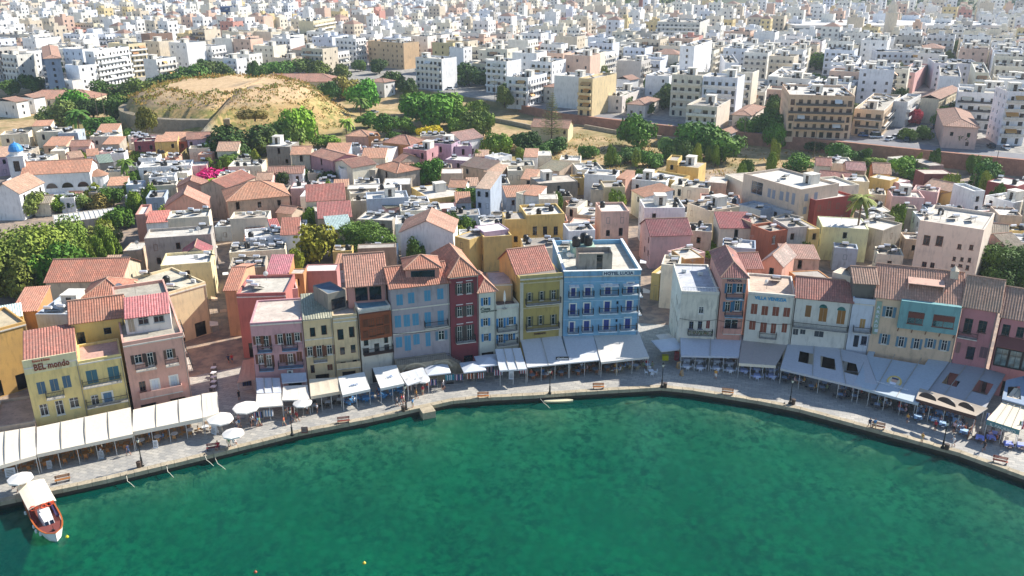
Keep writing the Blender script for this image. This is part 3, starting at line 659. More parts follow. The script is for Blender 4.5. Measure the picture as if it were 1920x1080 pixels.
u0,z0,u1,z1=b.rect(6,712,408,1152,610); mb=MB(); mb.box(0,u1-u0,-.9,-.003,0,z1-z0); orl=mb.build('oriel',plaster('6aa3a4',.12),b.e,(u0,0,z0))
for k,(ua,ub) in enumerate(((.15,.42),(.57,.92))):
    w=(ub-ua)*(u1-u0); me=winmeshes(w,1.9,'g','7a4030'); w_=put('window',me[0],orl,(ua*(u1-u0),-.98,1.0)); [put(nm,m_,w_,(0,-.02,0)) for nm,m_ in me[1:]]
    mb=MB(); mb.box(0,w,-.05,.0,0,.9); mb.build('upper_panel',plain('6a3428'),w_,(0,.04,1.0))
for k in range(5): mb=MB(); mb.bar((0,-.85,.0),(0,0,-.9),.07); mb.build('bracket',plain('6a3428'),orl,((u1-u0)*(.03+.235*k),0,0))
u0,z0,u1,z1=b.rect(6,548,385,600,630); mb=MB(); mb.box(0,.75,-.12,-.004,0,5.6); sg=mb.build('sign_board',plain('93a894',.5),b.e,(.25,0,b.h-6.4))
for k,ch in enumerate('ARKADI'): lettering(None,'F',ch,0,.5,0,.5,'cfd8e0',parent=sg).location=(.12,-.16,4.4-k*.8)
fin(b,'gf',rise=3.6,rc='c98268')
mb=MB(); mb.box(0,5.2,0,.25,0,.12,1); mb.hexa([(0,0,1.2),(5.2,0,1.2),(5.2,2.4,1.6),(0,2.4,1.6),(0,0,1.3),(5.2,0,1.3),(5.2,2.4,1.7),(0,2.4,1.7)]); mb.box(.1,5.1,1,1.1,0.1,1.15,1); mb.box(0,.15,0,2.3,.1,1.2); mb.box(5.05,5.2,0,2.3,.1,1.2); mb.build('dormer',[plaster('d8a890'),glass('181414')],b.e,(b.W*.36,1.6,b.h+.9))
mb=MB(); mb.box(0,1.1,0,1.1,0,1.5); mb.lathe([(.75,1.5),(.05,2.2)],4,0,(.55,.55,0)); mb.build('chimney',plaster('dccab0'),b.e,(b.W-1.8,4.2,b.h+2.6))
b=WF('pink_house','rose pink house with dark-green framed tall windows next to the peach hotel','house',6,1182,437,1440,470,9,plaster('b87478',.2))
wins(b,6,[(1184,527,1246,638,'g','4a3a30'),(1287,545,1350,632,'g','4a3a30'),(1120,702,1163,778,'c','8a6860'),(1202,732,1262,828,'d','4a2a2a'),(1300,732,1350,815,'c','6a5058')]); balcs(b,6,[(1140,1286,652)]); fin(b,'gf',rise=3.4,rc='c08468')
b=WF('pink_house','rose pink house with a brown lean-to over a black glazed bay','house',6,1462,517,1800,560,9,plaster('b87478',.2)); PE=b
wins(b,6,[(1460,572,1520,652,'g','3a3a34'),(1565,590,1620,667,'g','3a3a34')]); fin(b,'gf',rise=3.2,rc='b87e66')
u0,z=b.pix(*U(6,1385,660)); mb=MB(); mb.box(0,9,-1.6,-.004,0,3.0); mb.hexa([(0,-1.7,3.0),(9,-1.7,3.0),(9,-.004,4.2),(0,-.004,4.2),(0,-1.7,3.1),(9,-1.7,3.1),(9,-.004,4.3),(0,-.004,4.3)],1)
z2=b.pix(*U(6,1480,850))[1]; bay=mb.build('glazed_bay',[plain('2a2624'),plain('7a4a44')],b.e,(.1,0,z2))
for k in range(5): me=winmeshes(1.6,2.8,'g','2a2a28','5a6e70'); w_=put('window',me[0],bay,(.1+1.78*k,-1.78,.1)); [put(nm,m_,w_) for nm,m_ in me[1:]]
for x in [x for x in (BM,PK,GH,RH,WH,OH,HL,CC,NT,VV,AH,LG,OR,PE)]: print('H',x.e.name,round(x.W,1),round(x.h,1),round(math.degrees(x.ang)))

for b_,z_ in ((CC,7.2),(NT,7.1),(VV,7.3),(AH,7.0),(GH,8.1),(WT,5.6)):
    m_=MB(); pr=None
    for k in range(9):
        q=Vector((b_.W*k/8,-.09,z_-.35*math.sin(math.pi*k/8)))
        if pr is not None: m_.bar(pr,q,.035,0,5)
        pr=q
    m_.build('cable',plain('1c1c1e',.6),b_.e)
# ---------- old town behind the quay
CN={'w':('e8e8e6','whitewashed'),'c':('e4d8bc','cream'),'y':('dcb860','yellow'),'p':('dcb0a8','pink'),'s':('dba286','salmon'),'r':('98403a','red'),'b':('a9b6c6','bluish white'),
 'g':('b4a894','weathered grey'),'t':('ccb296','tan'),'l':('b79aae','lilac'),'o':('c98a4a','ochre'),'m':('d2d6a0','pale green'),'k':('8a4048','maroon')}
RN={'F':'flat roof','f':'plain flat roof','G':'tile roof','D':'gabled tile roof','H':'hipped tile roof','S':'sloping tile roof'}
def region(px,py):
    if px<270: a='by the shady garden' if py>360 else 'near the domed church'
    elif px<400: a='left of the long alley' if py>300 else 'below the hill left end'
    elif px<560: a='right of the long alley' if py>330 else 'below the sandy hill'
    elif px<860: a='between the alleys' if py>330 else 'right below the sandy hill'
    elif px<1200: a='behind the blue hotel' if py>390 else 'below the dry field'
    elif px<1500: a='behind the salmon tower' if py>380 else 'below the rampart'
    else: a='behind the peach hotel' if py>400 else 'close to the rampart'
    return a
def oldhouse(c,x0,y0,x1,y1,h,D,code,label=None,nf=None,nr=0,nl=0,rc=None,rise=None,sd=0,kind='d',name='old_town_house',cat='house',ang=None,col=None,cl=None,gt=None,group='old town houses',W=None,small=True,z0=None,wcol=None):
    r=random.Random(sd*7+int(x0*3+y0)); g=0.
    p=GU(c,x0,y0,h)
    for _ in range(3):
        g=T(p.x,p.y) if z0 is None else z0; p=GU(c,x0,y0,h+g); q=GU(c,x1,y1,h+g)
    e=Vector((q.x-p.x,q.y-p.y,0)); a=math.atan2(e.y,e.x) if ang is None else rad(ang)
    if W is None: W=e.length if ang is None else along(p,Vector((math.cos(a),math.sin(a),0)),U(c,x1,y1)[0])
    wc,wn=CN[code[0]]; rf=code[1]; px,py=U(c,(x0+x1)/2,(y0+y1)/2)
    lab=label or '%s %s, %s, %s'%(wn,'house' if h<8.5 else 'tall house',RN[rf],region(px,py))
    b=Bld(name,lab,cat,p,a,W,D,h,plaster(col or wc,.5 if code[0] in 'gt' else .3),g,group)
    nf=max(1,int(W/3.2)) if nf is None else nf; fl=max(1,int(h/3.)); sc=wcol or r.choice(['6a3d2a','5c4636','3f5f6e','6a6258','7a3a30'])
    def put_row(f,n,floors):
        L=flen(W,D,f)
        for k in range(n):
            for j in range(floors):
                zz=h-(j+1)*3.+.7; u=L*(k+.5)/n-.45+r.uniform(-.2,.2)
                if zz>.4 and r.random()<.88: b.window(f,u,zz,u+.9,zz+(1.45 if r.random()<.8 else 1.9),'c' if r.random()<.35 else kind,sc)
    put_row('F',nf,fl); put_row('R',nr,fl); put_row('L',nl,fl)
    if rf in 'Ff': fin(b,'flat',.55 if rf=='F' else .12,fc=r.choice(['d2ccc0','dcd8ce','b8b0a4','e4e0d8','cabfb0']),cl=(int(W*D/16) if cl is None else cl),sd=sd+int(x0),hut=.3,small=small)
    else: fin(b,{'G':'gf','D':'gd','H':'hip','S':'shed'}[rf],rise=rise or min(2.6,D*.22 if rf!='S' else D*.16),rc=rc or r.choice(['c47a5a','cc8464','b06a54','c98c70']),small=small)
    return b
H=oldhouse
# church and its bell tower
b=H(12,145,388,602,364,8.5,11,'wG','long white church nave with half-round windows under a red tile roof',nf=0,name='church',cat='church',rise=2.4,rc='cc7c5c',group='church',z0=0)
for k in range(4):
    uc=b.W*(.06+.235*k)+1; r_=1.5; mb=MB(); pts=[(r_*math.cos(math.pi*j/10),r_*math.sin(math.pi*j/10)) for j in range(11)]
    mb.face([(x,-.05,y) for x,y in pts]); 
    for j in range(10): mb.hexa([(pts[j][0]*1.0,-.06,pts[j][1]),(pts[j][0]*1.12,-.06,pts[j][1]*1.12),(pts[j+1][0]*1.12,-.06,pts[j+1][1]*1.12),(pts[j+1][0],-.06,pts[j+1][1]),(pts[j][0]*1.0,-.14,pts[j][1]),(pts[j][0]*1.12,-.14,pts[j][1]*1.12),(pts[j+1][0]*1.12,-.14,pts[j+1][1]*1.12),(pts[j+1][0],-.14,pts[j+1][1])],1)
    mb.build('arched_window',[glass('3a2e2a'),plaster('dcdcda')],b.e,(uc+r_*.6,0,4.2))
mb=MB(); mb.box(0,b.W,-2.8,-.01,0,3.); mb.build('side_aisle',plaster('dcdcda',.25),b.e)
mb=MB(); mb.lathe([(2.6,0),(2.6,6.5)],20); mb.lathe([(2.9,6.5),(.1,8.2)],20,1); mb.build('apse',[plaster('dcdcda',.4),tiles('c47a5a')],b.e,(b.W+1.2,4.5,0))
t=thing('bell_tower',GU(12,78,330,0)+Vector((0,4,0)),b.ang,'white bell tower with a bright blue dome beside the church nave','bell tower'); t.location=(b.o+b.ex*-3.6+b.ey*3)
FPS.append(foot_poly(t.location,b.ang,4,4))
mb=MB(); P0=4.
for f in 'FRBL': wallgrid(mb,face_fn(4,4,f),4,-.3,13,[(1.2,8.8,2.8,11.8)] ,0,.4,1)
mb.box(-.2,4.2,-.2,4.2,12.9,13.2); mb.build('wall',[plaster('dcdcda',.25),glass('2a2622')],t)
mb=MB(); mb.lathe([(1.7,0),(1.7,1.1)],16,1,(2,2,13.2)); mb.lathe([(1.9,1.1),(1.85,1.6),(1.55,2.4),(1.0,3.0),(.3,3.35),(.05,3.7)],16,0,(2,2,13.2)); mb.bar((2,2,16.8),(2,2,17.9),.06,1); mb.bar((1.65,2,17.5),(2.35,2,17.5),.06,1); mb.build('dome',[plain('3f8fcf',.4),plaster('dcdcda')],t,smooth=False)
H(12,-60,512,128,512,7.5,12,'wD','white annexe with a pinkish gabled roof left of the church nave',nf=0,nr=3,rise=2.6,name='church_annexe',cat='annexe',z0=0)
b=H(12,365,720,842,660,3.2,9,'gf','long low greenhouse with a grey ribbed translucent sheet roof in the garden',nf=0,name='greenhouse',cat='greenhouse',cl=0,group='garden')
mb=MB()
for k in range(14): mb.box(b.W*k/14+.3,b.W*k/14+.42,.3,b.D-.3,0.01,.12)
mb.build('roof_ribs',plain('c8ccce',.5),b.e,(0,0,b.h))
H(1,352,284,942,268,5.6,11,'tG','long tan barn with a red tile roof and ivy on its wall by the garden',nf=0,nr=1,rise=2.6,rc='c46c50',name='barn',cat='barn',col='cfc0a0')
H(12,474,196,598,192,6,6,'pG',nr=1); H(12,690,182,806,180,6,7,'gS'); H(12,905,176,1048,172,6.5,6,'kF',col='8a4048',ang=14); H(12,1043,166,1196,160,6.8,6,'yS','yellow cube house with a salmon lean-to roof below the hill',nf=2,nr=1,ang=14)
H(12,1198,162,1258,150,6,6,'rS',nf=1,col='b0563c',ang=14); H(12,1262,148,1420,142,6.8,7,'lG',nf=3,nr=2,ang=14); H(12,1275,222,1415,215,4.6,5,'cF',nf=2,nr=2,ang=14)
H(12,935,352,1290,340,5.5,8,'wF',nr=1,ang=14); H(12,1295,330,1395,322,5.2,6,'pf',nr=2,ang=14); H(12,340,240,440,236,5.2,7,'cF'); H(12,-40,270,75,262,6,9,'lS'); H(12,215,60,340,55,6.5,6,'cS',rc='c47a5a'); H(12,240,110,430,105,5,9,'cF',cl=4)
H(12,480,275,560,265,5,6,'pG'); H(12,585,262,668,255,5,6,'wS'); H(12,668,310,765,300,5.5,7,'gS',rc='8e8878'); H(12,720,462,850,455,3.6,6,'wS'); H(12,850,470,960,465,4,5,'bF'); H(12,0,130,190,120,5,8,'cF',cl=3)
H(12,1195,470,1385,455,7.5,6,'sD','pale salmon house with twin gables beside the long alley',nf=1,nr=2,rise=1.6,ang=14)
H(12,1112,604,1392,592,8.2,8,'sD','salmon gabled house with black water tanks on its wall left of the alley',nf=0,nr=3,rise=2.9,rc='cf8068',ang=14)
H(12,985,560,1110,575,6.4,8,'bF',ang=14); H(12,1000,478,1190,470,6,5,'cF',cl=6,ang=14); H(12,1005,420,1180,415,5.6,5,'wF',cl=6,ang=14)
H(12,915,672,985,668,8,9,'sF',nf=0,col='c98a78',ang=14); H(12,985,712,1130,705,7.5,6,'wS',rc='d06a58',nf=0,ang=14); H(12,1130,700,1410,690,7.5,7,'cF',cl=6,nr=3,ang=14)
b=H(12,975,835,1425,850,8.6,7,'gF','tall weathered grey house with a bare balcony loggia left of the alley',nf=3,nr=2,col='b0a69a',cl=3,ang=14); b=H(12,1228,930,1412,962,7.,5,'rD',nf=1,nr=1,rc='a8484a',rise=1.6,col='d8c4a8',ang=14)
H(12,1085,1020,1425,1010,7.2,8,'cF',nf=1,nr=2,cl=2,col='e0cf98',ang=14); H(12,830,905,955,900,5,6,'tf',nf=0); H(1,1040,380,1290,330,6.2,7,'cF',nf=0,cl=2,sd=4)
b=H(1,0,575,175,545,9.,4,'yS',nf=1,rc='e0dcd0',nr=1,label='yellow roof terrace with a white corrugated canopy by the garden'); H(1,80,520,290,505,8,8,'oS',nf=0,rc='cc7a5e'); H(1,280,560,560,560,8.5,9,'bF',nf=0,cl=6,sd=77)
# between the alleys, left part
H(13,165,568,586,528,8.2,12,'tH','large tan stone house with a broad hipped tile roof at the alley',nf=3,nr=2,rise=3.0,rc='cc7e5c',col='c4a484')
H(13,160,474,350,402,8.5,8,'tG',nf=0,rc='b4644e',rise=1.6); H(13,365,420,462,418,6,6,'pG',nf=1); H(13,428,196,588,200,8.5,8,'gf','roofless grey stone ruin with gaping openings below the hill',nf=3,nr=1,cl=1,col='948a7c')
H(13,596,250,722,248,8.2,9,'gG',nf=1,rise=1.5,col='c9bfa4'); H(13,724,250,876,292,8,9,'pG',nf=1,nr=1,rise=1.2,col='b8868c'); H(13,884,302,1010,340,7.5,8,'cD',nf=1,nl=1,rise=1.4)
H(13,965,126,1120,132,5.6,8,'sH',nf=1,nr=1,rise=1.6); H(13,1120,140,1200,136,5.4,6,'oF',nf=1); H(13,1215,168,1400,188,5.6,9,'oH',nf=2,rise=2.2,rc='c0745a'); H(13,1352,222,1512,236,6.5,8,'pF',nf=3,nr=1,cl=5,col='c28a8e')
H(13,1105,230,1245,240,4.5,8,'wF',cl=2); H(13,930,360,1040,352,6.4,7,'wF',nf=0,nr=0); H(13,1040,352,1165,358,6,5,'gf',cl=0); H(13,1165,335,1312,378,6,8,'gH',nf=1,rise=1.8,rc='cf7e5c'); H(13,1290,290,1330,300,4.6,8,'gG',nf=1)
H(13,696,566,965,552,6.2,6,'cS',nf=0,rise=2.6,rc='b45a4a'); H(13,1000,520,1130,510,4.6,6,'cf',nf=0); H(13,1215,458,1405,455,5.2,8,'gf',nf=2,nr=1,col='9a8c78',cl=0); H(13,975,488,1210,480,5,5,'gf',nf=0,cl=0)
H(13,1108,566,1390,552,7,7,'bF','bluish whitewashed block house in the middle of the old town',nf=0,nr=1,cl=2); H(13,1235,615,1395,590,5.4,5,'pS',nf=1,rc='9a7a60'); H(13,775,682,1008,668,5.2,7,'gS',nf=0,rc='b2564c',rise=2); H(13,760,640,880,630,5,5,'gf')
H(13,840,760,1010,745,4.6,7,'gS',nf=0,rc='b8b4ae',rise=1.2); H(13,1040,690,1280,700,5,7,'gf',cl=8); H(13,184,700,440,690,7.,6,'cF',nf=0,cl=5)
H(13,290,832,652,800,6.5,7,'wF','white terrace house with a loft of coral tiles and solar heaters by the alley',nf=0,nr=0,cl=5); H(13,455,742,520,735,7.4,4,'wS',nf=0,rc='c85a50'); H(13,522,790,652,785,7.6,4.5,'wS',nf=0,rise=2.2,rc='c46a52'); H(13,655,770,730,740,7.2,6,'wf',nf=0,cl=0)
H(13,180,930,560,905,5.4,7,'cF',nf=0,cl=12,sd=5); H(13,176,1040,420,1025,6.4,7,'gF',nf=0,cl=9,sd=6,nl=1); H(13,425,1055,580,1052,7,6,'oS',nf=1,rc='c86a70',rise=1.6); H(13,582,1060,680,1060,7.6,3,'of',nf=1,cl=0); H(2,705,290,960,285,7.2,4,'pf',nf=0,cl=0,col='b87a74')
H(2,480,470,640,460,9,6,'oF',nf=0,cl=4,sd=9); H(13,1045,890,1305,880,7,3,'gf',nf=1,cl=0,col='a08a70'); H(13,500,640,600,650,5,5,'tG',nf=0,rc='c07a60'); H(2,360,475,660,440,9.6,6,'pF',nf=0,cl=7,sd=3)
H(14,-40,892,372,896,8.5,10,'wD','white house whose bare gable wall rises beneath a salmon tile roof',nf=0,nr=0,rise=2.6,rc='cf8a70',kind='c'); H(14,45,548,190,640,4.2,10,'yf',nf=0,cl=1); H(14,28,680,190,672,5,6,'wF',nf=0,cl=2); H(14,195,720,400,712,4.4,6,'kf',nf=0,nr=1,cl=0,col='8a5a58')
H(14,340,540,460,545,5,6,'wG',nf=0); H(14,180,212,360,225,6.5,8,'lF',nf=1,nr=1,cl=5); H(14,385,240,520,236,5.6,6,'lF',nf=1); H(14,438,182,606,152,6.8,10,'wG',nf=1,nr=1,rise=2,rc='c88a7a'); H(14,310,330,520,345,5,6,'lf',nf=1,cl=2)
H(14,280,440,448,438,6,6,'tf',nf=0,nl=1,cl=0); H(14,430,372,640,408,5.6,6,'tS',rc='7a4a3c',nf=2,rise=1.4); H(14,610,420,740,432,5.4,6,'tS',nf=1); H(14,628,380,780,376,4,6,'wF',cl=3); H(14,700,330,830,305,5,5,'wF',cl=2)
H(14,548,548,662,592,9,9,'bS','tall bluish white house with a stepped roof above the green ivy yard',nf=2,nr=0,rise=2.2,rc='cf9a80',ang=-18); H(14,862,600,920,620,7,6,'cF',nf=1,cl=0); H(14,918,600,1040,612,7.6,6,'wS',nf=0); H(14,1042,640,1190,640,8,5,'cf',nf=0,cl=0)
H(14,920,308,1030,310,6,7,'wS',nf=1,nr=1); H(14,1030,300,1140,300,6,7,'cf',nf=0,cl=1); H(14,898,478,1010,485,5,6,'tS',nf=1,rise=1.4); H(14,800,430,915,428,5.6,5,'cF',nf=2,cl=1); H(14,1038,520,1345,500,6.4,8,'gf','stained stone house with a stark white flat roof slab',nf=1,cl=0,col='8f8676')
H(14,1035,395,1200,420,5,7,'tS',nf=0,rc='8a6a50'); H(14,1200,345,1360,350,5,7,'cF',nf=0,cl=3); H(14,1395,455,1640,470,7,7,'wF',nf=1,nr=2,cl=6); H(14,1645,470,1715,480,6.8,6,'sS',nf=1); H(14,1445,565,1560,570,7.4,7,'gf',nf=0,cl=1,col='c4b8a0'); H(14,1550,560,1712,558,8,7,'cF',nf=1,nr=2,cl=2,col='d0bc90')
b=H(14,942,782,1242,768,9.6,9,'yF','sunlit yellow block of flats with three tall brown windows behind the tile roofs',nf=0,nr=0,cl=7,name='apartment_block',cat='apartment block',small=False)
for o_ in [o for o in b.e.children if o.name.startswith('wall')]: bpy.data.objects.remove(o_)
for x in (875,992,1072,1155): u0,z0,u1,z1=b.rect(14,x,850,x+33,915); b.window('F',max(.3,u0),z0,u1,z1,'g','4a3a30')
b.ops['F']=[o for o in b.ops['F']]; b.walls(.55); b.finish_windows()
H(14,775,800,940,795,9.2,6,'yf','yellow stair wing with a green screen beside the sunlit yellow block',nf=1,cl=2); H(14,610,952,830,936,7.4,6,'yF',nf=0,nl=2,cl=0,label='lower yellow wing with a roof terrace behind the low white quay house'); H(14,540,850,612,900,8.4,6,'lf',nf=1,cl=0); H(14,385,930,500,960,7.5,9,'yf',nf=1,cl=1)
H(14,1525,752,1745,748,10,8,'sF','tall pale pink corner tower house with a walled roof pit behind the blue hotel',nf=2,nr=1,cl=2,col='d9ae98'); H(14,1270,840,1400,850,6,6,'sf',nf=1,cl=0); H(14,1275,905,1480,895,8,6,'wF',nf=0,cl=3); H(14,1250,700,1340,710,6,8,'cf',cl=1); H(14,1340,760,1480,770,5,8,'gf',cl=2)
# right of the second alley
H(15,395,300,470,320,7,8,'yF',nf=1,nr=1,cl=1,ang=-20); H(15,470,330,612,345,6.4,8,'yf',nf=1,cl=1); H(15,235,400,455,440,5,8,'yF',nf=1,cl=3); H(15,425,470,500,490,6,9,'cF',nf=2,cl=4,ang=-22); H(15,500,480,682,495,5.8,8,'cF',cl=5)
H(15,160,490,250,540,6.4,8,'wS',nf=1); H(15,160,430,390,450,5.5,7,'wF',nl=1,cl=5); H(15,535,592,690,648,8.2,9,'cF',nf=2,cl=5,col='d4c0a4'); H(15,692,660,840,650,7.6,6,'cF',nf=3,cl=2,col='cdb496'); H(15,672,440,800,462,7,8,'tf',nf=0,cl=0,ang=-18); H(15,790,385,912,440,8,8,'cf',nf=0,cl=1)
b=H(15,915,392,1302,502,12,13,'cF','long pale pinkish block of flats with grey shutters rising above the old town roofs',nf=0,nr=0,cl=2,name='apartment_block',cat='apartment block',col='cdb8a2',small=False)
for o_ in [o for o in b.e.children if o.name.startswith('wall')]: bpy.data.objects.remove(o_)
for t in ((968,435,1045,520,'g'),(1078,480,1098,540,'c'),(1108,490,1128,550,'c'),(1158,500,1182,560,'c'),(1200,500,1222,570,'c'),(1240,510,1262,590,'c')): u0,z0,u1,z1=b.rect(15,*t[:4]); b.window('F',u0,z0,u1,min(z1,b.h-.5),t[4],'8a94a4')
for k in range(2):
    for j in range(3): b.window('R',1.5+k*3.2,b.h-2.6-j*3.2,2.7+k*3.2,b.h-.8-j*3.2,'c','8a94a4')
b.walls(.55); b.finish_windows()
H(15,245,625,520,625,9,8,'wF',nf=2,nl=3,cl=3,label='white corner house with a planted loggia at the second alley'); H(15,290,798,405,905,7.6,9,'pG',nf=0,nl=3,rise=2.4,rc='a04a48',ang=6,W=9,label='house with a maroon gabled roof over the second alley')
H(15,400,905,518,948,6.6,6,'pf',nf=0,nl=1,cl=0); H(15,540,780,700,790,6,7,'gF',cl=4); H(15,752,745,982,745,7.4,6,'cS',nf=1,rise=1.8,rc='b0504a'); H(15,980,735,1102,720,8,7,'tF',nf=2,cl=3,col='b89878',kind='c'); H(15,1092,790,1218,770,8.6,6,'oF',nf=2,cl=2,col='b8643c',kind='o')
H(15,1215,760,1355,752,9,7,'gF',nf=2,cl=1,col='c8c0b4',label='peeling white stone house with roof flowers next to the orange house'); H(15,1358,760,1430,755,9,8,'yf',nf=1,cl=1); H(15,515,962,650,950,7.8,6,'mf',nf=0,cl=1,col='b08a50'); H(15,880,600,1030,640,6.5,6,'bF',nf=0,cl=3); H(15,1030,590,1235,640,7,6,'bf',nf=1,cl=1); H(15,1100,690,1225,720,6.5,6,'gF',cl=1)
H(5,770,262,948,258,9.8,7,'sG',nf=1,rise=1.8,rc='b8685a',label='salmon wing with a red tile roof behind the slender tower house',col='d08c74'); H(5,945,210,1110,240,9.5,8,'sD',nf=1,rise=1.8,col='d9a088',rc='d8a898'); H(5,1160,290,1330,420,7.4,6,'of',nf=0,cl=0); H(5,390,310,510,300,8.2,5,'sf',nf=0,cl=0); H(5,640,110,900,130,6.8,6,'bF',cl=6,sd=8); H(5,1110,180,1400,190,6,6,'gS',nf=1,rc='c0806c')
H(16,112,322,208,350,7,7,'cG',nf=0,nr=1,rc='b86a58',ang=-15); H(16,130,412,330,430,7.2,7,'cG',nf=1,nr=1,rc='b46656'); H(16,320,352,440,372,7.6,7,'sG',nf=1,rc='c07a70',ang=-12); H(16,500,375,610,405,7.2,9,'oG',nf=1,nr=1,rc='c48468',ang=-15); H(16,612,430,668,410,7,6,'yf',nf=1); H(16,668,445,745,430,6.2,6,'pf',nf=2)
H(16,300,440,468,458,8,8,'cF',nf=1,nr=2,cl=2,ang=-15,col='d8c49c'); b=H(16,104,575,360,540,9.6,7,'rF','deep red house with green shutters and a lush roof garden',nf=4,nr=0,cl=0,col='a03c30',kind='c',wcol='2a6f54'); 
H(16,-30,430,125,490,9.6,12,'cF',nf=1,nr=1,cl=1); H(16,620,545,840,590,6,8,'pF',nf=1,cl=5,ang=-15); H(16,760,500,930,520,6,6,'pF',cl=4); H(16,840,385,1035,385,5,6,'kf',nf=2,cl=0,col='8a504a'); H(16,1010,498,1110,470,6,7,'yD',nf=1,rise=1.4); H(16,1110,545,1170,520,5,6,'yG',nf=0)
H(16,1168,512,1248,520,9,8,'wF',nf=1,nr=0,cl=0,ang=8,label='plain white cube tower house near the round tree by the rampart',col='e4e4e0'); H(16,1250,540,1440,590,6.5,8,'wF',nf=2,cl=4); H(16,152,742,466,802,7.6,9,'mf','pale green flat-roofed house behind the tall palm',nf=1,nl=2,cl=1,col='d6d8a4',ang=-12)


H(5,88,318,152,330,5.,9,'yF','narrow yellow house with a low wall top at the second alley mouth',nf=0,cl=0)
H(5,165,250,300,262,8.4,6,'cF',nf=0,nl=2,cl=3,sd=41)
BIG=H(16,806,716,1238,782,13,15,'cF','massive peach stone building with brown windows and black water tanks on its roof',nf=0,nl=0,cl=7,name='apartment_block',cat='apartment block',col='e4d0ba',small=False)
for o in list(BIG.e.children):
    if o.name.startswith('wall'): bpy.data.objects.remove(o)
for t in ((832,795,878,862),(918,800,965,868),(1062,855,1090,890),(1142,860,1170,895),(1030,940,1052,968),(1082,944,1104,972),(1132,948,1155,978),(1018,992,1045,1010),(1068,994,1096,1010),(1118,998,1142,1030),(822,975,855,1010),(878,980,908,1018)):
    u0,z0,u1,z1=BIG.rect(16,*t); BIG.window('F',u0,z0,u1,max(z1,z0+.6),'g','6a3d2a')
for k in range(5):
    for j in range(3): BIG.window('L',2+k*2.6,3+j*3.3,2.7+k*2.6,4.3+j*3.3,'d','6a4a38')
BIG.walls(.7); BIG.finish_windows()
def oldmore():
    H(16,1216,792,1400,872,8,8,'tG',nf=4,nr=0,rise=1.8,rc='b08a74',ang=-24,kind='g',label='tan house with a row of big windows under a pinkish tile roof'); H(16,1400,872,1512,862,7.6,8,'pG',nf=2,rise=1.5,rc='b08a74',kind='g')
    H(16,1340,672,1500,700,6.6,8,'tF',nf=1,cl=3,ang=-15); H(16,1470,470,1560,440,6,8,'rf',nf=0,col='a04a48'); H(16,480,700,640,690,6,7,'gF',cl=5); H(16,560,780,690,730,7,7,'gF',nf=1,cl=2); H(16,440,640,620,640,5,6,'cf',cl=4)
    H(16,370,700,470,720,5,6,'gF',cl=3); H(16,1080,600,1200,640,4.6,6,'pf',cl=2); H(16,1200,700,1330,730,5,7,'tf',cl=3); H(16,590,270,700,300,4,6,'cf',cl=0); H(16,720,280,875,330,4,5,'tf',cl=0,col='a88a80')
oldmore()
# low infill houses wherever the photo shows more of the same between the named ones
ALLEY=[[G(*q) for q in l] for l in (((412,800),(410,640),(402,520),(398,400),(402,345)),((1214,700),(1210,600),(1202,520),(1194,440),(1182,380)),((590,420),(600,500),(606,540)))]
def segdist(p,a,b):
    a=Vector((a[0],a[1]));b=Vector((b[0],b[1]));p=Vector((p[0],p[1])); d=b-a; t=max(0,min(1,(p-a).dot(d)/d.length_squared)); return (p-a-d*t).length
KEEP=[]  # (x,y,r) places of trees and yards
for q in ((60,418,8),(100,412,8),(25,425,8),(130,425,8),(200,455,9),(225,410,8),(235,470,8),(150,455,10),(60,440,9),(40,500,8),(110,470,8),(190,400,7),(230,440,7),(170,370,5),(590,485,5),(680,455,6),(805,325,5),(560,240,7),(440,280,8),(500,300,6),(1390,450,6),(490,330,5),(410,325,6),(880,380,4),(1885,510,7),(1600,300,5),(1230,300,5),(1690,300,6),(1845,335,5),(240,325,4),(210,250,8),(150,240,7),(1640,440,4),(1130,290,5),(1180,300,5),(940,280,7),(1000,270,6)):
    g=G(q[0],q[1],1); KEEP.append((g.x,g.y,q[2]))
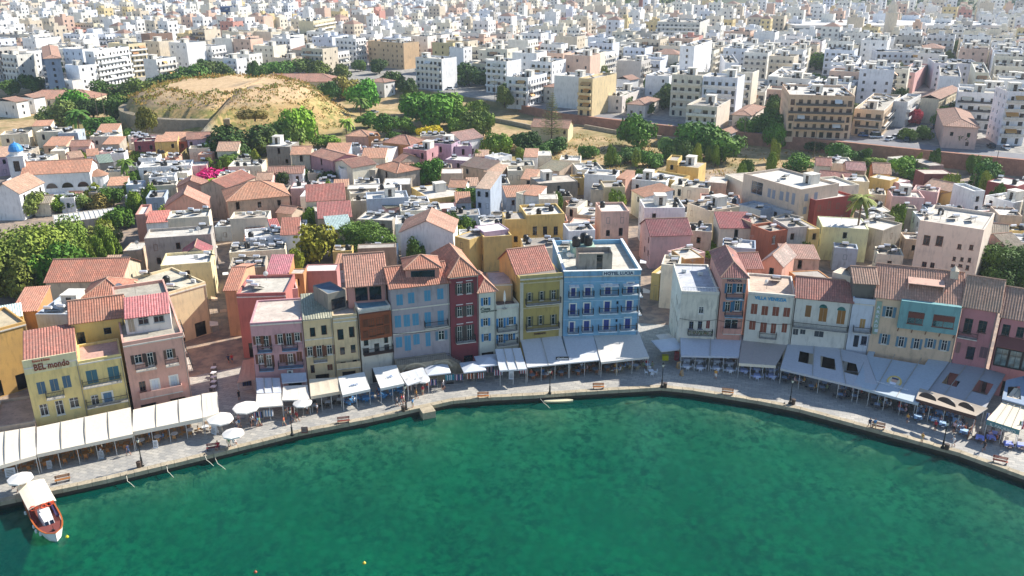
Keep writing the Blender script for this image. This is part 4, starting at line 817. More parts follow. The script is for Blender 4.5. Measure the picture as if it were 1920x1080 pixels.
def infill():
    r=random.Random(5); n=0
    # plan outline of the old town, from picture corners
    PO=[G(*q) for q in ((0,560),(0,330),(120,290),(300,290),(520,345),(640,300),(760,290),(900,322),(1000,345),(1150,365),(1300,375),(1500,370),(1560,345),(1700,395),(1920,430),(1925,560),(1640,520),(1300,520),(1000,520),(700,520),(480,560),(300,560))]
    def inside(x,y):
        c=False; j=len(PO)-1
        for i in range(len(PO)):
            if (PO[i].y>y)!=(PO[j].y>y) and x<(PO[j].x-PO[i].x)*(y-PO[i].y)/(PO[j].y-PO[i].y)+PO[i].x: c=not c
            j=i
        return c
    for k in range(5200):
        x=r.uniform(-190,190); y=r.uniform(140,300)
        if not inside(x,y): continue
        big=k<1600; W=r.uniform(6,10) if big else r.uniform(3.5,6); D=r.uniform(6,10) if big else r.uniform(3.5,6); a=rad(r.choice([0,0,4,-4])+(-16 if x>25 else 6)); h=r.uniform(4,6.5) if big else r.uniform(3,5)
        P=foot_poly((x,y),a,W,D,.05)
        if any(segdist((x+W/2,y+D/2),a_,b_)<1.3+min(W,D)/2 for l in ALLEY for a_,b_ in zip(l,l[1:])): continue
        if any(math.hypot(x+W/2-q[0],y+D/2-q[1])<q[2]+W/2 for q in KEEP): continue
        if any(abs(Q[0][0]-x)<45 and abs(Q[0][1]-y)<45 and overlap(P,Q) for Q in FPS): continue
        z=T(x,y); px,py=PX((x+W/2,y,z+h)); code=r.choice('wwwcccpsgtgwby')+r.choice('FFFFFFFfSG')
        wc,wn=CN[code[0]]; n+=1
        b=Bld('old_town_house','small %s house, %s, %s'%(wn,RN[code[1]],region(px,py)),'house',(x,y),a,W,D,h,plaster(wc,.45),z,'old town houses')
        for f,L in (('F',W),('R',D),('L',D)):
            for q in range(int(L/3)):
                if r.random()<.7: u=L*(q+.5)/int(L/3)-.4; b.window(f,u,h-2.2,u+.85,h-.9,r.choice('dcg'),r.choice(['6a3d2a','5c4636','3f5f6e']))
        if code[1] in 'Ff': fin(b,'flat',.5 if code[1]=='F' else .1,fc=r.choice(['d8d4ca','cfc8ba','e2ded6','d0ccc4','a39c92']),cl=3+int(W*D/11),sd=k,small=True)
        else: fin(b,{'G':'gf','S':'shed'}[code[1]],rise=D*.15+.4,rc=r.choice(['c47a5a','cc8464','b06a54','c98c70','b08a74']),small=True,corr=.5)
    print('infill',n)
infill()
# ---------- the modern town
def aptmesh(mb,W,D,fl,r,style,fh=3.05,detail=True,base=-1.5):
    """mats: 0 wall 1 glass 2 slab/parapet 3 roof 4 awning 5 rail"""
    H_=fl*fh+.3
    fr={'F':style.get('F','b'),'R':style.get('R','w' if r.random()<.6 else 'b'),'L':'w' if r.random()<.5 else 'n','B':'n'}
    for f in 'FRBL':
        L=flen(W,D,f); fn=face_fn(W,D,f); ops=[]
        if fr[f]=='b':
            n=max(2,int(L/2.6))
            for j in range(fl):
                for k in range(n):
                    c=L*(k+.5)/n; w=r.choice([.5,.7,.9,.6]); ops.append((c-w,j*fh+.35,c+w,j*fh+2.35))
        elif fr[f]=='w':
            n=max(1,int(L/3.6))
            for j in range(fl):
                for k in range(n):
                    if r.random()<.8: c=L*(k+.5)/n; ops.append((c-.5,j*fh+1.1,c+.5,j*fh+2.4))
        wallgrid(mb,fn,L,base,H_+.9,ops,0,.3,1)
        if fr[f]=='b':
            for j in range(fl):
                z=j*fh+.25; m=.25 if r.random()<.6 else L*.12; d=1.25 if detail else 1.1
                if j==0 and fl>2: continue
                pts=[fn(m,-d,z),fn(L-m,-d,z),fn(L-m,-.002,z),fn(m,-.002,z)]; mb.hexa([*pts,*[(p[0],p[1],z+.14) for p in pts]],2)
                hh=.95; a=[fn(m,-d,0),fn(L-m,-d,0),fn(L-m,-d+.1,0),fn(m,-d+.1,0)]; rm=5 if style.get('rail') else 2
                mb.hexa([(p[0],p[1],z+.142+(.12 if rm==5 else 0)) for p in a]+[(p[0],p[1],z+hh) for p in a],rm)
                for uu in (m,L-m-.1):
                    a=[fn(uu,-d+.102,0),fn(uu+.1,-d+.102,0),fn(uu+.1,-.003,0),fn(uu,-.003,0)]; mb.hexa([(p[0],p[1],z+.142) for p in a]+[(p[0],p[1],z+hh) for p in a],rm)
                if style.get('awn') and r.random()<.55:
                    w=r.uniform(2.4,4.5); u=r.uniform(m,max(m+.1,L-m-w)); zz=z+2.35; q=[fn(u,-.01,0),fn(u+w,-.01,0),fn(u+w,-1.5,0),fn(u,-1.5,0)]
                    zs=(zz,zz,zz-1.1,zz-1.1); mb.hexa([(p[0],p[1],a_) for p,a_ in zip(q,zs)]+[(p[0],p[1],a_+.05) for p,a_ in zip(q,zs)],4)
    t=.2; z=H_
    O=[(0,0),(W,0),(W,D),(0,D)]; I=[(t,t),(W-t,t),(W-t,D-t),(t,D-t)]
    for k in range(4):
        l=(k+1)%4; mb.face([(*O[k],z+.9),(*O[l],z+.9),(*I[l],z+.9),(*I[k],z+.9)],2); mb.face([(*I[k],z+.9),(*I[l],z+.9),(*I[l],z),(*I[k],z)],0)
    mb.face([(*p,z+.1) for p in I],3)
    return H_+.1
WALLC=[('e8e6e2','white',9),('e2ded2','off-white',7),('e2d8c0','cream',6),('d3c3a8','beige',5),('d8dde6','pale grey-blue',4),('d9b49a','pinkish beige',2),('dcc486','pale yellow',1),('b8b2a8','grey',2),('c98a78','pink',1)]
WL=[w for w in WALLC for _ in range(w[2])]
def aptmats(c,r,st): return [plaster(c,.12),glass(r.choice(['1c2630','2e3a44','3a332e'])),plaster(r.choice(['e0ddd6',c,'cfc8ba']),.12),roofm(r.choice(['b9b3a6','cfcac0','a39e94'])),plain(r.choice(['c89a5c','d8cdb4','b88a60','dfe0dc'])),plain('4a4a48',.5)]
def roofbits(b,mb,W,D,z,r,n,objs):
    """stair hut and solar heaters"""
    if W>7 and D>6:
        x=r.uniform(1,W-4.6); y=r.uniform(1,D-4.4)
        if objs: put('stair_hut',shared('hut',m_hut),b,(x,y,z),0,(1.3,1.1,1.15))
        else: mb.box(x,x+3.2,y,y+3,z,z+2.7,0); mb.box(x-.1,x+3.3,y-.1,y+3.1,z+2.7,z+2.85,3)
    for k in range(n):
        x=r.uniform(1,W-1); y=r.uniform(1,D-1)
        if objs:
            q=r.random()
            if q<.6: put('solar_water_heater',shared('tank',m_tank),b,(x,y,z),r.uniform(2.2,2.9)); put('solar_panel',shared('panel',m_panel),b,(x,y,z),r.uniform(2.2,2.9))
            elif q<.8: put('water_tank',shared('barrel',m_barrel),b,(x,y,z))
            else: put('antenna',shared('ant',m_ant),b,(x,y,z))
        else:
            mb.box(x-.6,x+.6,y-.25,y+.25,z+.9,z+1.4,2); mb.hexa([(x-.8,y-1.3,z+.1),(x+.8,y-1.3,z+.1),(x+.8,y-.2,z+.9),(x-.8,y-.2,z+.9),(x-.8,y-1.32,z+.17),(x+.8,y-1.32,z+.17),(x+.8,y-.22,z+.97),(x-.8,y-.22,z+.97)],1)
def apt(c,cx,cy,xl,xr,fl,ang=-27,col='e6e6e4',label='',sty=None,roof=None,name='apartment_block',cat='apartment block',clut=None,fh=2.75,D=None):
    """corner (cx,cy) = picture place of the roof corner between the two faces seen"""
    r=random.Random(int(cx*13+cy)); h=fl*fh+1.2; x,y=U(c,cx,cy); p=G(x,y,h+6)
    for _ in range(4): g=T(p.x,p.y); p=G(x,y,h+g)
    a=rad(ang); ex=Vector((math.cos(a),math.sin(a),0)); ey=Vector((-math.sin(a),math.cos(a),0))
    W=abs(along(p,-ex,U(c,xl,cy)[0])); DD=abs(along(p,ey,U(c,xr,cy)[0])) if D is None else D
    W=max(5,min(W,70)); DD=max(6,min(DD,45)); o=p-ex*W
    st=dict(F='b',R='w',awn=1); st.update(sty or {})
    e=thing(name,(o.x,o.y,g),a,label,cat,'town blocks'); FPS.append(foot_poly(o,a,W,DD,1.5))
    mb=MB(); z=aptmesh(mb,W,DD,fl,r,st,fh); mb.build('wall',aptmats(col,r,st),e)
    if roof:
        class Q: pass
        q=Q(); q.W,q.D,q.h,q.e=W,DD,z+.85,e; tileroof(q,roof,min(W,DD)*.18,'b87860' ,.5,.6)
    else: roofbits(e,None,W,DD,z,r,int(W*DD/26) if clut is None else clut,True)
    return e
A=apt
A(17,330,442,95,452,6,-62,'7f97b4','tall blue-grey painted block with murals and a red hipped roof',dict(R='w',F='b'),roof='hip'); A(17,585,492,485,712,4,-30,'e2e4e6','white block with a red and blue sign band on its roofline',dict(F='n')); A(17,700,385,640,965,6,-12,'e4e4e0','white six-storey block with long curved balconies on its sunny side',dict(F='w',R='b'))
A(17,962,330,810,1090,6,-30,'dcc99a','pale yellow block with a blank left wall and gridded balconies',dict(F='n',R='b')); A(17,1120,255,1055,1290,6,-35,'8a6a54','unfinished brown brick tower block',dict(F='n',R='n')); A(17,1170,445,1072,1318,4,-20,'e2e2de','white four-storey block with grey awnings behind the trees',dict(F='n',R='b')); A(17,1790,240,1660,1915,6,-40,'e0d0b0','broad blank sand-coloured wall block',dict(F='n',R='n'))
A(17,1610,320,1535,1750,3,-25,'e0dcd0','low white villa block with a glazed top floor'); A(17,1770,440,1670,1850,3,-30,'e6e6e4','small bright white block beside the tree belt'); A(17,180,262,-60,400,5,-20,'bcb2a6','wide grey block with brown balcony bands at the edge of town',dict(R='b',F='b')); A(17,600,255,470,720,5,-20,'dfe2e8','white block dotted with dark windows behind the curved balconies')
A(17,620,345,500,650,4,-25,'a89684','plain brownish grey block wall',dict(F='n')); A(17,960,130,895,1215,5,-15,'c98a98','pink block in the hazy middle of town',dict(R='b')); A(17,700,175,400,705,5,-20,'d8cfae','cream block with a skeletal roof frame'); A(17,1470,130,1380,1620,4,-25,'d8e0ea','pale block with a blank blueish end wall',dict(R='n')); A(17,1730,50,1650,1810,7,-30,'3a5a8c','dark blue glass office block',dict(F='b',R='b'))
A(17,1500,375,1340,1600,3,-20,'e6e6e4','white low block with roof pergola by the sand-coloured wall'); A(18,110,240,-20,225,6,-35,'dfd2b6','beige blank-walled block left of the white hotel annexe',dict(F='n',R='n')); A(18,352,268,190,530,4,-42,'dccfb4','beige block with a blank left wall and blue glazed balconies',dict(F='n',R='b')); A(18,430,158,318,755,7,-8,'d8caa0','large cream hotel slab with a grid of dark windows',dict(F='n',R='b'),D=None)
A(18,1105,322,838,1222,5,-38,'d9b483','brownish pink office building with rows of small square windows and a red cornice',dict(F='w',R='n',awn=0)); A(18,1362,215,1245,1410,4,-30,'dd5a38','bright orange-red building among the white blocks',dict(F='w',R='b')); A(18,1700,168,1520,1820,5,-30,'dcae90','pinkish beige block with rounded corner balconies',dict(F='b',R='b')); A(18,1392,442,1195,1505,5,-32,'e6e6e4','white balconied block with a blank sunlit end wall by the road',dict(F='b',R='n'))
A(18,1555,358,1450,1620,5,-32,'e6e6e4','tall narrow white block beside the blank end wall',dict(F='n',R='w')); A(18,1880,460,1725,1990,5,-32,'e4e4e2','white block with long balconies above the round trees',dict(R='n')); A(18,1850,330,1630,1960,4,-30,'e2e2e0','cluster of white flats with many roof heaters'); A(18,1110,215,1020,1240,4,-25,'dcd4c4','cream block with iron balconies left of the orange building'); A(18,1480,160,1290,1530,5,-30,'dfe0e2','pale block behind the orange-red building')
A(18,250,160,60,330,3,-25,'e0ddd8','low off-white block left of the cream slab'); A(18,960,620,845,1040,2,-32,'e2e0da','small white house with a reddish hipped roof on the old wall',dict(F='w',R='w'),roof='hip',name='town_house',cat='house',clut=0); A(19,605,592,500,785,5,-32,'ddc48e','narrow block with brown balconies and a blank yellow side wall',dict(F='b',R='n')); A(19,828,722,605,1000,2,-27,'dcd2ca','long low white house with brown shutters by the rampart road',dict(F='w'))
A(19,1180,572,1002,1340,4,-27,'e8e8ec','tall plain white block with a bright sunlit side',dict(F='w',R='n')); A(19,1370,345,1262,1502,7,-25,'e8e8ea','highest plain white tower block of the near town',dict(F='w',R='n')); A(19,1410,168,1090,1475,7,-20,'c3c0b6','wide grey-green slab block with seven balcony rows',dict(R='n')); A(19,500,168,437,632,6,-42,'d6c8b4','beige block with a blank left wall and three balcony bays',dict(F='n',R='b'))
A(19,970,460,788,1040,4,-27,'c6c0b8','grey blank-walled block in the near town',dict(F='n',R='b')); A(19,668,402,540,785,5,-27,'e4e4e2','white block with dark balconies between grey walls',dict(F='n',R='b')); A(19,1540,800,1312,1640,3,-27,'dccdb8','beige three-storey block with white awnings by the rampart road',dict(F='b',R='n')); A(19,120,582,-40,262,4,-27,'e2e4e8','white block with deep balconies above the rampart corner',dict(R='b'))
A(19,300,465,140,405,5,-27,'e4e4e4','white block with a rusty red roof canopy'); A(19,475,380,340,540,4,-27,'dcdcdc','blank whitish block left of the dark balconies',dict(F='n')); A(19,270,200,98,372,4,-25,'d4dae6','pale blue-white block with small windows',dict(F='w',R='n')); A(19,1700,470,1600,1865,4,-10,'e6e6e8','long white block with slit windows on the rise',dict(F='n',R='w')); A(19,1640,300,1540,1730,5,-27,'dccfc8','block with red roof parapets and white awnings',dict(R='b'))
A(19,885,600,785,950,2,-40,'e8e8e8','white gabled house end behind the low roofs',dict(F='n',R='n'),roof='gd',name='town_house',cat='house'); A(19,370,660,240,450,2,-30,'dcd4c4','house with a brown tile roof among trees by the road',dict(F='w'),roof='hip',name='town_house',cat='house'); A(19,1000,790,865,1105,1,-27,'dcd0c4','one-storey house with an orange hipped roof by the road',dict(F='w'),roof='hip',name='town_house',cat='house',fh=3.6); A(19,1790,870,1655,1890,1,-27,'dccfc0','low house with a brown pyramid roof behind the rampart',dict(F='w'),roof='hip',name='town_house',cat='house',fh=4.)
A(19,1900,690,1640,1990,2,-20,'dedad2','long low block with a white roof terrace'); A(20,655,722,162,770,5,-12,'dcb894','wide peach block with orange-brown awnings above an open garage',dict(F='b',R='n',rail=1)); A(20,872,828,650,1020,3,-30,'d9bc98','peach corner block with railed balconies facing the crossing',dict(F='b',R='b',rail=1)); A(20,1105,545,975,1210,3,-32,'dfa8a0','rose pink block with dark windows',dict(F='w',R='n'))
A(20,1580,960,1325,1680,2,-22,'d4b0a2','pink mansion with a low brown hipped roof by the parking lot',dict(F='w',R='w'),roof='hip',name='town_house',cat='house',fh=3.0); A(20,1990,690,1800,2100,6,-12,'e6e6ea','white block with balustraded balconies at the edge of the road',dict(F='b')); A(20,1285,742,1150,1440,3,-38,'ddcfae','cream house with a salmon gabled roof and blue balconies',dict(F='n',R='b'),roof='gd'); A(20,660,470,470,700,4,-25,'e4e6ea','white block with a dark slit of windows',dict(F='w'))
A(20,190,580,0,420,3,-25,'e0dcd4','white flats with tilted solar rows on the roof',dict(R='b')); A(20,1590,480,1250,1660,4,-18,'cfccd0','long lilac-grey block with a low parapet',dict(F='w')); A(20,1450,575,1290,1560,4,-25,'e6e6ea','white block with wooden blinds on its corner',dict(F='n',R='b')); A(20,1800,660,1645,1830,4,-20,'d9cfb8','blank beige block beside the balustraded one',dict(F='n')); A(20,1280,395,815,1330,4,-12,'d4d4d8','wide pale block with blue-grey top storey'); A(20,350,300,60,372,3,-25,'cfd0d2','pale grey school-like block beside the round trees',dict(F='w'))
A(20,1050,765,1010,1150,3,-35,'dcdad6','grey-white block behind the peach corner block',dict(F='n',R='b')); A(20,860,520,690,950,3,-25,'dcd0b8','cream block with a crowded roof',dict(R='b')); A(20,1660,545,1560,1760,5,-25,'dcd4b8','cream tower with rows of awnings',dict(R='b'))
A(17,250,735,140,300,2,-18,'e6e4e0','white house with two pinkish gables at the left edge of the tree belt',dict(F='w',R='n'),roof='gd',name='town_house',cat='house'); A(17,120,765,-60,160,2,-18,'e4e0da','white house with a low salmon roof at the far left edge of the photo',dict(F='w'),roof='gd',name='town_house',cat='house'); A(17,540,605,465,600,2,-25,'dcd6cc','low grey-white arcade house below the white banner block',dict(F='w'))
for (c_,a_) in ((18,(590,605,-20,640)),(17,(660,735,140,720))): pass
def market(c,cx,cy,xl,D,h,ang,label,col,rc):
    p=GU(c,cx,cy,h+5); g=T(p.x,p.y); p=GU(c,cx,cy,h+g); a=rad(ang); ex=Vector((math.cos(a),math.sin(a),0)); W=abs(along(p,-ex,U(c,xl,cy)[0])); o=p-ex*W
    b=Bld('school_building',label,'school',o,a,W,D,h,plaster(col,.2),g,'town blocks')
    for k in range(int(W/3.5)): b.window('F',1.2+k*3.5,2,2.6+k*3.5,4.4,'g','e4e4e4')
    fin(b,'hip',rise=3,rc=rc,small=True)
market(18,600,612,-30,16,6.2,2,'long cream school building with a brick-red hipped roof behind the sandy hill','d8c8a4','b87058'); market(17,690,742,150,14,5,0,'long low market hall with a pinkish red hipped roof by the tree belt','d4c4a4','c27a60')
H(14,984,88,1270,96,5.2,9,'yG','small yellow field house with a rust tile roof and graffiti beside the lone pine',nf=5,nr=0,rise=2.2,rc='b8765c',name='field_house',group='field',z0=3.) if False else None
b=H(19,145,948,420,975,5.,9,'yG','small yellow field house with a rusty tile roof and graffiti by the lone pine',nf=5,nr=0,rise=2.2,rc='b8765c',name='field_house',col='d8c898',group='field',ang=-16)
A(19,1640,1000,1545,1760,1,-35,'e4e4e4','tiny white house with an orange gabled roof in front of the rampart',dict(F='n',R='w'),roof='gd',name='town_house',cat='house',fh=3.4)
# --- the rest of the near town, block by block, then the hazy far town as one mass
def towngrid():
    r=random.Random(21); cand=[]
    for A_,S1,S2,ya,yb2 in ((rad(-27),15.4,13.8,0,590),(rad(-27),12.6,11.2,590,9e9)):
        c,s=math.cos(A_),math.sin(A_)
        for i in range(-150,150):
            for j in range(-150,150):
                u=i*S1+(i//4)*5.; v=j*S2+(j//2)*5.5
                x=c*u-s*v+60; y=s*u+c*v+700
                if y<yb(x)+10 or y>1420 or not(ya<=y<yb2): continue
                x+=r.uniform(-1.5,1.5)
                if abs(x)>y*.655+25: continue
                if hill(x,y)>0 or (abs(x-HC[0])<75 and y<420): continue
                if -330<x<-30 and y<yb(x)+25+ (30 if x>-200 else 0): continue
                lim=town_end(x)
                if y>lim+50 or (y>lim and r.random()<.7): continue
                if r.random()<.035: continue
                cand.append((y,x))
    cand.sort(); n=0; rest=MB(); rr=[]
    for y,x in cand:
        W,D=(r.uniform(12.,15.2),r.uniform(10.,13.6)) if y<590 else (r.uniform(9,12.5),r.uniform(8,11.)); far=y>560
        if far and r.random()<.3: W*=.6; D*=.8
        fl=r.choice([2,3,3,4,4,4,5,5]) if y<600 else r.choice([1,2,2,2,3,3,3,4,4,5,6]); a=rad(-27+r.choice([0,0,0,90,90,0])*0+r.uniform(-3,3))
        if r.random()<.3: a+=rad(62)-rad(62)
        P=foot_poly((x,y),a,W,D,0)
        if any(abs(Q[0][0]-x)<90 and abs(Q[0][1]-y)<90 and overlap(P,Q) for Q in FPS[:FPN] ): continue
        g=T(x,y); px,py=PX((x+W/2,y,g+fl*3.05+1.2))
        if py<-30 or px<-60 or px>1980: continue
        if n>=300: rr.append((x,y,W,D,fl,a,g)); continue
        col=r.choice(WL); st=dict(F=r.choice('bbbwn'),R=r.choice('bwwnn'),awn=r.random()<.6,rail=r.random()<.3)
        n+=1; row='front' if py>150 else 'second' if py>110 else 'middle' if py>85 else 'back'
        rt='hip' if r.random()<.09 and fl<4 else None
        lab='%s %s-storey block with %s, %s rows'%(col[1],['one','two','three','four','five','six','seven'][fl-1],'a tile roof' if rt else ('awnings and balconies' if st['awn'] else 'plain balconies') if st['F']=='b' else ('windows only' if st['F']=='w' else 'a blank front'),row)
        mb=MB(); z=aptmesh(mb,W,D,fl,r,st,detail=False)
        m=aptmats(col[0],r,st)
        if y<520 and not rt:
            e=thing('apartment_block',(x,y,g),a,lab,'apartment block','town blocks'); mb.build('wall',m,e); roofbits(e,mb,W,D,z,r,4,True)
        elif rt:
            e=thing('apartment_block',(x,y,g),a,lab,'apartment block','town blocks'); mb.build('wall',m,e)
            class Q: pass
            q=Q(); q.W,q.D,q.h,q.e=W,D,z+.85,e; tileroof(q,'hip',2.4,'b87860',.5,.9,cap=False)
        else:
            roofbits(None,mb,W,D,z,r,5,False); o=mb.build('apartment_block',m,None,(x,y,g),a); tag(o,lab,'apartment block','town blocks')
    # far mass
    mats=[plaster(w[0],.12) for w in WALLC]+[glass('3a4450'),roofm('b9b3a6'),tiles('b87860')]; NW=len(WALLC)
    for (x,y,W,D,fl,a,g) in rr:
        m=MB(); wi=WALLC.index(r.choice(WL)); h=fl*3.05+1
        for f in 'FR':
            L=flen(W,D,f); fn=face_fn(W,D,f); ops=[]
            if r.random()<.7:
                k=max(1,int(L/3.4)) 
                for q in range(k):
                    for j in range(fl): cc=L*(q+.5)/k; ops.append((cc-.75,j*3.05+.8,cc+.75,j*3.05+2.4))
            wallgrid(m,fn,L,-2,h,ops,wi,.4,NW)
        for f in 'BL': wallgrid(m,face_fn(W,D,f),flen(W,D,f),-2,h,[],wi)
        if r.random()<.1:
            for q in ((0,0,W,0),(W,0,W,D),(W,D,0,D),(0,D,0,0)): m.face([(q[0],q[1],h),(q[2],q[3],h),(W/2,D/2,h+2.6)],NW+2)
        else:
            m.face([(0,0,h),(W,0,h),(W,D,h),(0,D,h)],NW+1)
            if r.random()<.8: xx=r.uniform(1,W-4);yy=r.uniform(1,D-4); m.box(xx,xx+3.2,yy,yy+3,h+.005,h+2.8,wi)
            for q in range(5): xx=r.uniform(.6,W-2);yy=r.uniform(.6,D-2); m.box(xx,xx+1.3,yy,yy+.6,h+.005,h+r.uniform(.5,1.5),r.choice([0,NW,NW,NW+1,4]))
            for q in ((0,0,W,.2),(W-.2,.2,W,D),): m.box(q[0],q[2],q[1],q[3],h+.004,h+.9,wi)
        c,s=math.cos(a),math.sin(a); i0=len(rest.v)
        rest.v+=[(x+c*p[0]-s*p[1],y+s*p[0]+c*p[1],g+p[2]) for p in m.v]; rest.f+=[tuple(i0+q for q in f) for f in m.f]; rest.m+=m.m; rest.uv+=m.uv
    o=rest.build('distant_town',mats); tag(o,'hazy far town of small white and cream blocks spreading to the hills','town',None,'stuff')
    print('town',n,len(rr),len(rest.f))
FPN=len(FPS)
towngrid()
# ---------- ground, water, quay
def ground():
    xs=[-1500+ (k*60) for k in range(18)]; x=-430.
    while x<430: xs.append(x); x+=4.5
    xs+=[440+k*60 for k in range(19)]
    mb=MB(); tz=[]; cols=[]
    for x in xs:
        # just behind the quay edge
        yq=EDGE[0].y-200
        for a,b in zip(EDGE,EDGE[1:]):
            if a.x<=x<=b.x: yq=a.y+(b.y-a.y)*(x-a.x)/(b.x-a.x)
        if x>EDGE[-1].x: yq=EDGE[-1].y
        yq+=2.5; B=yb(x); ys=[]
        n=60
        for k in range(n): ys.append((yq+(B-.3-yq)*(k/(n-1.))**1.,0))
        ys.append((B+.3,1))
        y=B+.3
        while y<2900: 
            y+= 9 if y<700 else 40; ys.append((y,1))
        # fixed count
        cols.append([mb.addv((x,yy,T(x,yy)-.06)) for yy,_ in ys][:60+1+ 88])
    m=min(len(c) for c in cols)
    for a,b in zip(cols,cols[1:]):
        for k in range(m-1): mb.fi((a[k],b[k],b[k+1],a[k+1]))
    mt,ns,ls,bs=newmat('ground')
    tc=ns.new('ShaderNodeNewGeometry'); sx=ns.new('ShaderNodeSeparateXYZ'); ls.new(tc.outputs['Position'],sx.inputs[0])
    n1=noise(ns,ls,.06,6); n2=noise(ns,ls,.5,6); n3=noise(ns,ls,3,4); nb=noise(ns,ls,.004,8,rough=.7)
    pave=mixc(ns,ls,n3,lin('8d7f74'),lin('6b625c'))
    pave=mixc(ns,ls,ramp(ns,ls,n2,[(.4,0.),(.6,1.)]),pave,lin('a4907c'))
    sand=mixc(ns,ls,ramp(ns,ls,n2,[(.35,0.),(.65,1.)]),lin('9c8058'),lin('c0a67c'))
    sand=mixc(ns,ls,ramp(ns,ls,n1,[(.45,0.),(.6,1.)]),sand,lin('77703f'))
    urb=mixc(ns,ls,ramp(ns,ls,n2,[(.4,0.),(.6,1.)]),lin('7d7b78'),lin('a39e94'))
    green=mixc(ns,ls,ramp(ns,ls,nb,[(.45,0.),(.62,1.)]),lin('47553a'),lin('a08f70'))
    green=mixc(ns,ls,ramp(ns,ls,n1,[(.4,0.),(.7,1.)]),green,lin('3f4e38'))
    def step(a,b,src=sx.outputs[1]):
        r=N(ns,'ShaderNodeMapRange'); ls.new(src,r.inputs[0]); r.inputs[1].default_value=a; r.inputs[2].default_value=b; return r.outputs[0]
    c=mixc(ns,ls,step(255,275),pave,sand); c=mixc(ns,ls,step(5.6,5.95,sx.outputs[2]),c,urb) ; tl=ns.new('ShaderNodeMath'); tl.operation='MULTIPLY_ADD'; mxx=ns.new('ShaderNodeMath'); mxx.operation='MAXIMUM'; ls.new(sx.outputs[0],mxx.inputs[0]); mxx.inputs[1].default_value=-50; mn=ns.new('ShaderNodeMath'); mn.operation='MINIMUM'; ls.new(mxx.outputs[0],mn.inputs[0]); mn.inputs[1].default_value=95; ls.new(mn.outputs[0],tl.inputs[0]); tl.inputs[1].default_value=2.2; ls.new(sx.outputs[1],tl.inputs[2]); c=mixc(ns,ls,step(1215,1260,tl.outputs[0]),c,green)
    hl=ns.new('ShaderNodeVectorMath'); hl.operation='DISTANCE'; ls.new(tc.outputs['Position'],hl.inputs[0]); hl.inputs[1].default_value=(HC[0],HC[1],12)
    grass=mixc(ns,ls,ramp(ns,ls,n2,[(.42,0.),(.58,1.)]),lin('bda068'),lin('7f7c40')); grass=mixc(ns,ls,ramp(ns,ls,n1,[(.45,0.),(.6,.8)]),grass,lin('a88a5c'))
    top=mixc(ns,ls,ramp(ns,ls,n2,[(.4,0.),(.6,1.)]),lin('b39670'),lin('c4a880'))
    gr=mixc(ns,ls,step(12.,14.,sx.outputs[2]),grass,top)
    c=mixc(ns,ls,step(60,46,hl.outputs['Value']),c,gr)
    ls.new(c,bs.inputs['Base Color']); bs.inputs['Roughness'].default_value=.95; bump(ns,ls,bs,n2,.5,.4)
    o=mb.build('ground',mt); struct('ground',o); me=o.data; me.polygons.foreach_set('use_smooth',[True]*len(me.polygons))
ground()
def strip(A,B,z,m,name,uvs=False):
    mb=MB()
    for k in range(len(A)-1): mb.face([(A[k].x,A[k].y,z),(B[k].x,B[k].y,z),(B[k+1].x,B[k+1].y,z),(A[k+1].x,A[k+1].y,z)][::-1])
    return mb.build(name,m)
def offs(P,d):
    out=[]
    for k,p in enumerate(P):
        a=P[max(0,k-1)]; b=P[min(len(P)-1,k+1)]; e=(b-a).normalized(); out.append(Vector((p.x-e.y*d,p.y+e.x*d,0)))
    return out
def paving():
    m,ns,ls,b=newmat('paving'); tc=ns.new('ShaderNodeTexCoord'); mp=ns.new('ShaderNodeMapping'); mp.inputs['Rotation'].default_value=(0,0,.3); ls.new(tc.outputs['Object'],mp.inputs[0])
    br=N(ns,'ShaderNodeTexBrick',Scale=1.); br.inputs['Brick Width'].default_value=1.1; br.inputs['Row Height'].default_value=.6; br.inputs['Mortar Size'].default_value=.03
    ls.new(mp.outputs[0],br.inputs['Vector']); br.inputs['Color1'].default_value=(*lin('97958f'),1); br.inputs['Color2'].default_value=(*lin('b8b3a8'),1); br.inputs['Mortar'].default_value=(*lin('7c7872'),1)
    n=noise(ns,ls,.25,6); n2=noise(ns,ls,2,5)
    a=mixc(ns,ls,ramp(ns,ls,n,[(.4,0.),(.65,.6)]),br.outputs['Color'],lin('8a8a88')); a=mixc(ns,ls,ramp(ns,ls,n2,[(.5,0.),(.75,.5)]),a,lin('c8bfae'))
    ls.new(a,b.inputs['Base Color']); b.inputs['Roughness'].default_value=.75; bump(ns,ls,b,n2,.2,.03); return m
I1=offs(EDGE,.9); I2=offs(EDGE,26)
struct('promenade',strip(I1,I2,0.,paving(),'promenade'))
mb=MB()
sub=[]
for a,b in zip(EDGE,EDGE[1:]):
    n=max(1,int((b-a).length/1.6))
    if a is EDGE[0] or b is EDGE[-1]: n=30
    for k in range(n): sub.append(a.lerp(b,k/n))
sub.append(EDGE[-1]); s2=offs(sub,.9); rr=random.Random(2)
for k in range(len(sub)-1):
    a,b,c,d=sub[k],sub[k+1],s2[k+1],s2[k]; z=.06+rr.uniform(-.02,.03); e=(b-a)*.012
    mb.hexa([(a.x+e.x,a.y+e.y,-.5),(b.x-e.x,b.y-e.y,-.5),(c.x-e.x,c.y-e.y,-.5),(d.x+e.x,d.y+e.y,-.5),(a.x+e.x,a.y+e.y,z),(b.x-e.x,b.y-e.y,z),(c.x-e.x,c.y-e.y,z),(d.x+e.x,d.y+e.y,z)])
struct('quay_kerb',mb.build('quay_kerb',stone('b5a88f',1.,'kerb_stone')))
qm,ns,ls,bs=newmat('quay_wall'); gz=ns.new('ShaderNodeNewGeometry'); sz=ns.new('ShaderNodeSeparateXYZ'); ls.new(gz.outputs['Position'],sz.inputs[0]); nn=noise(ns,ls,1.2,5)
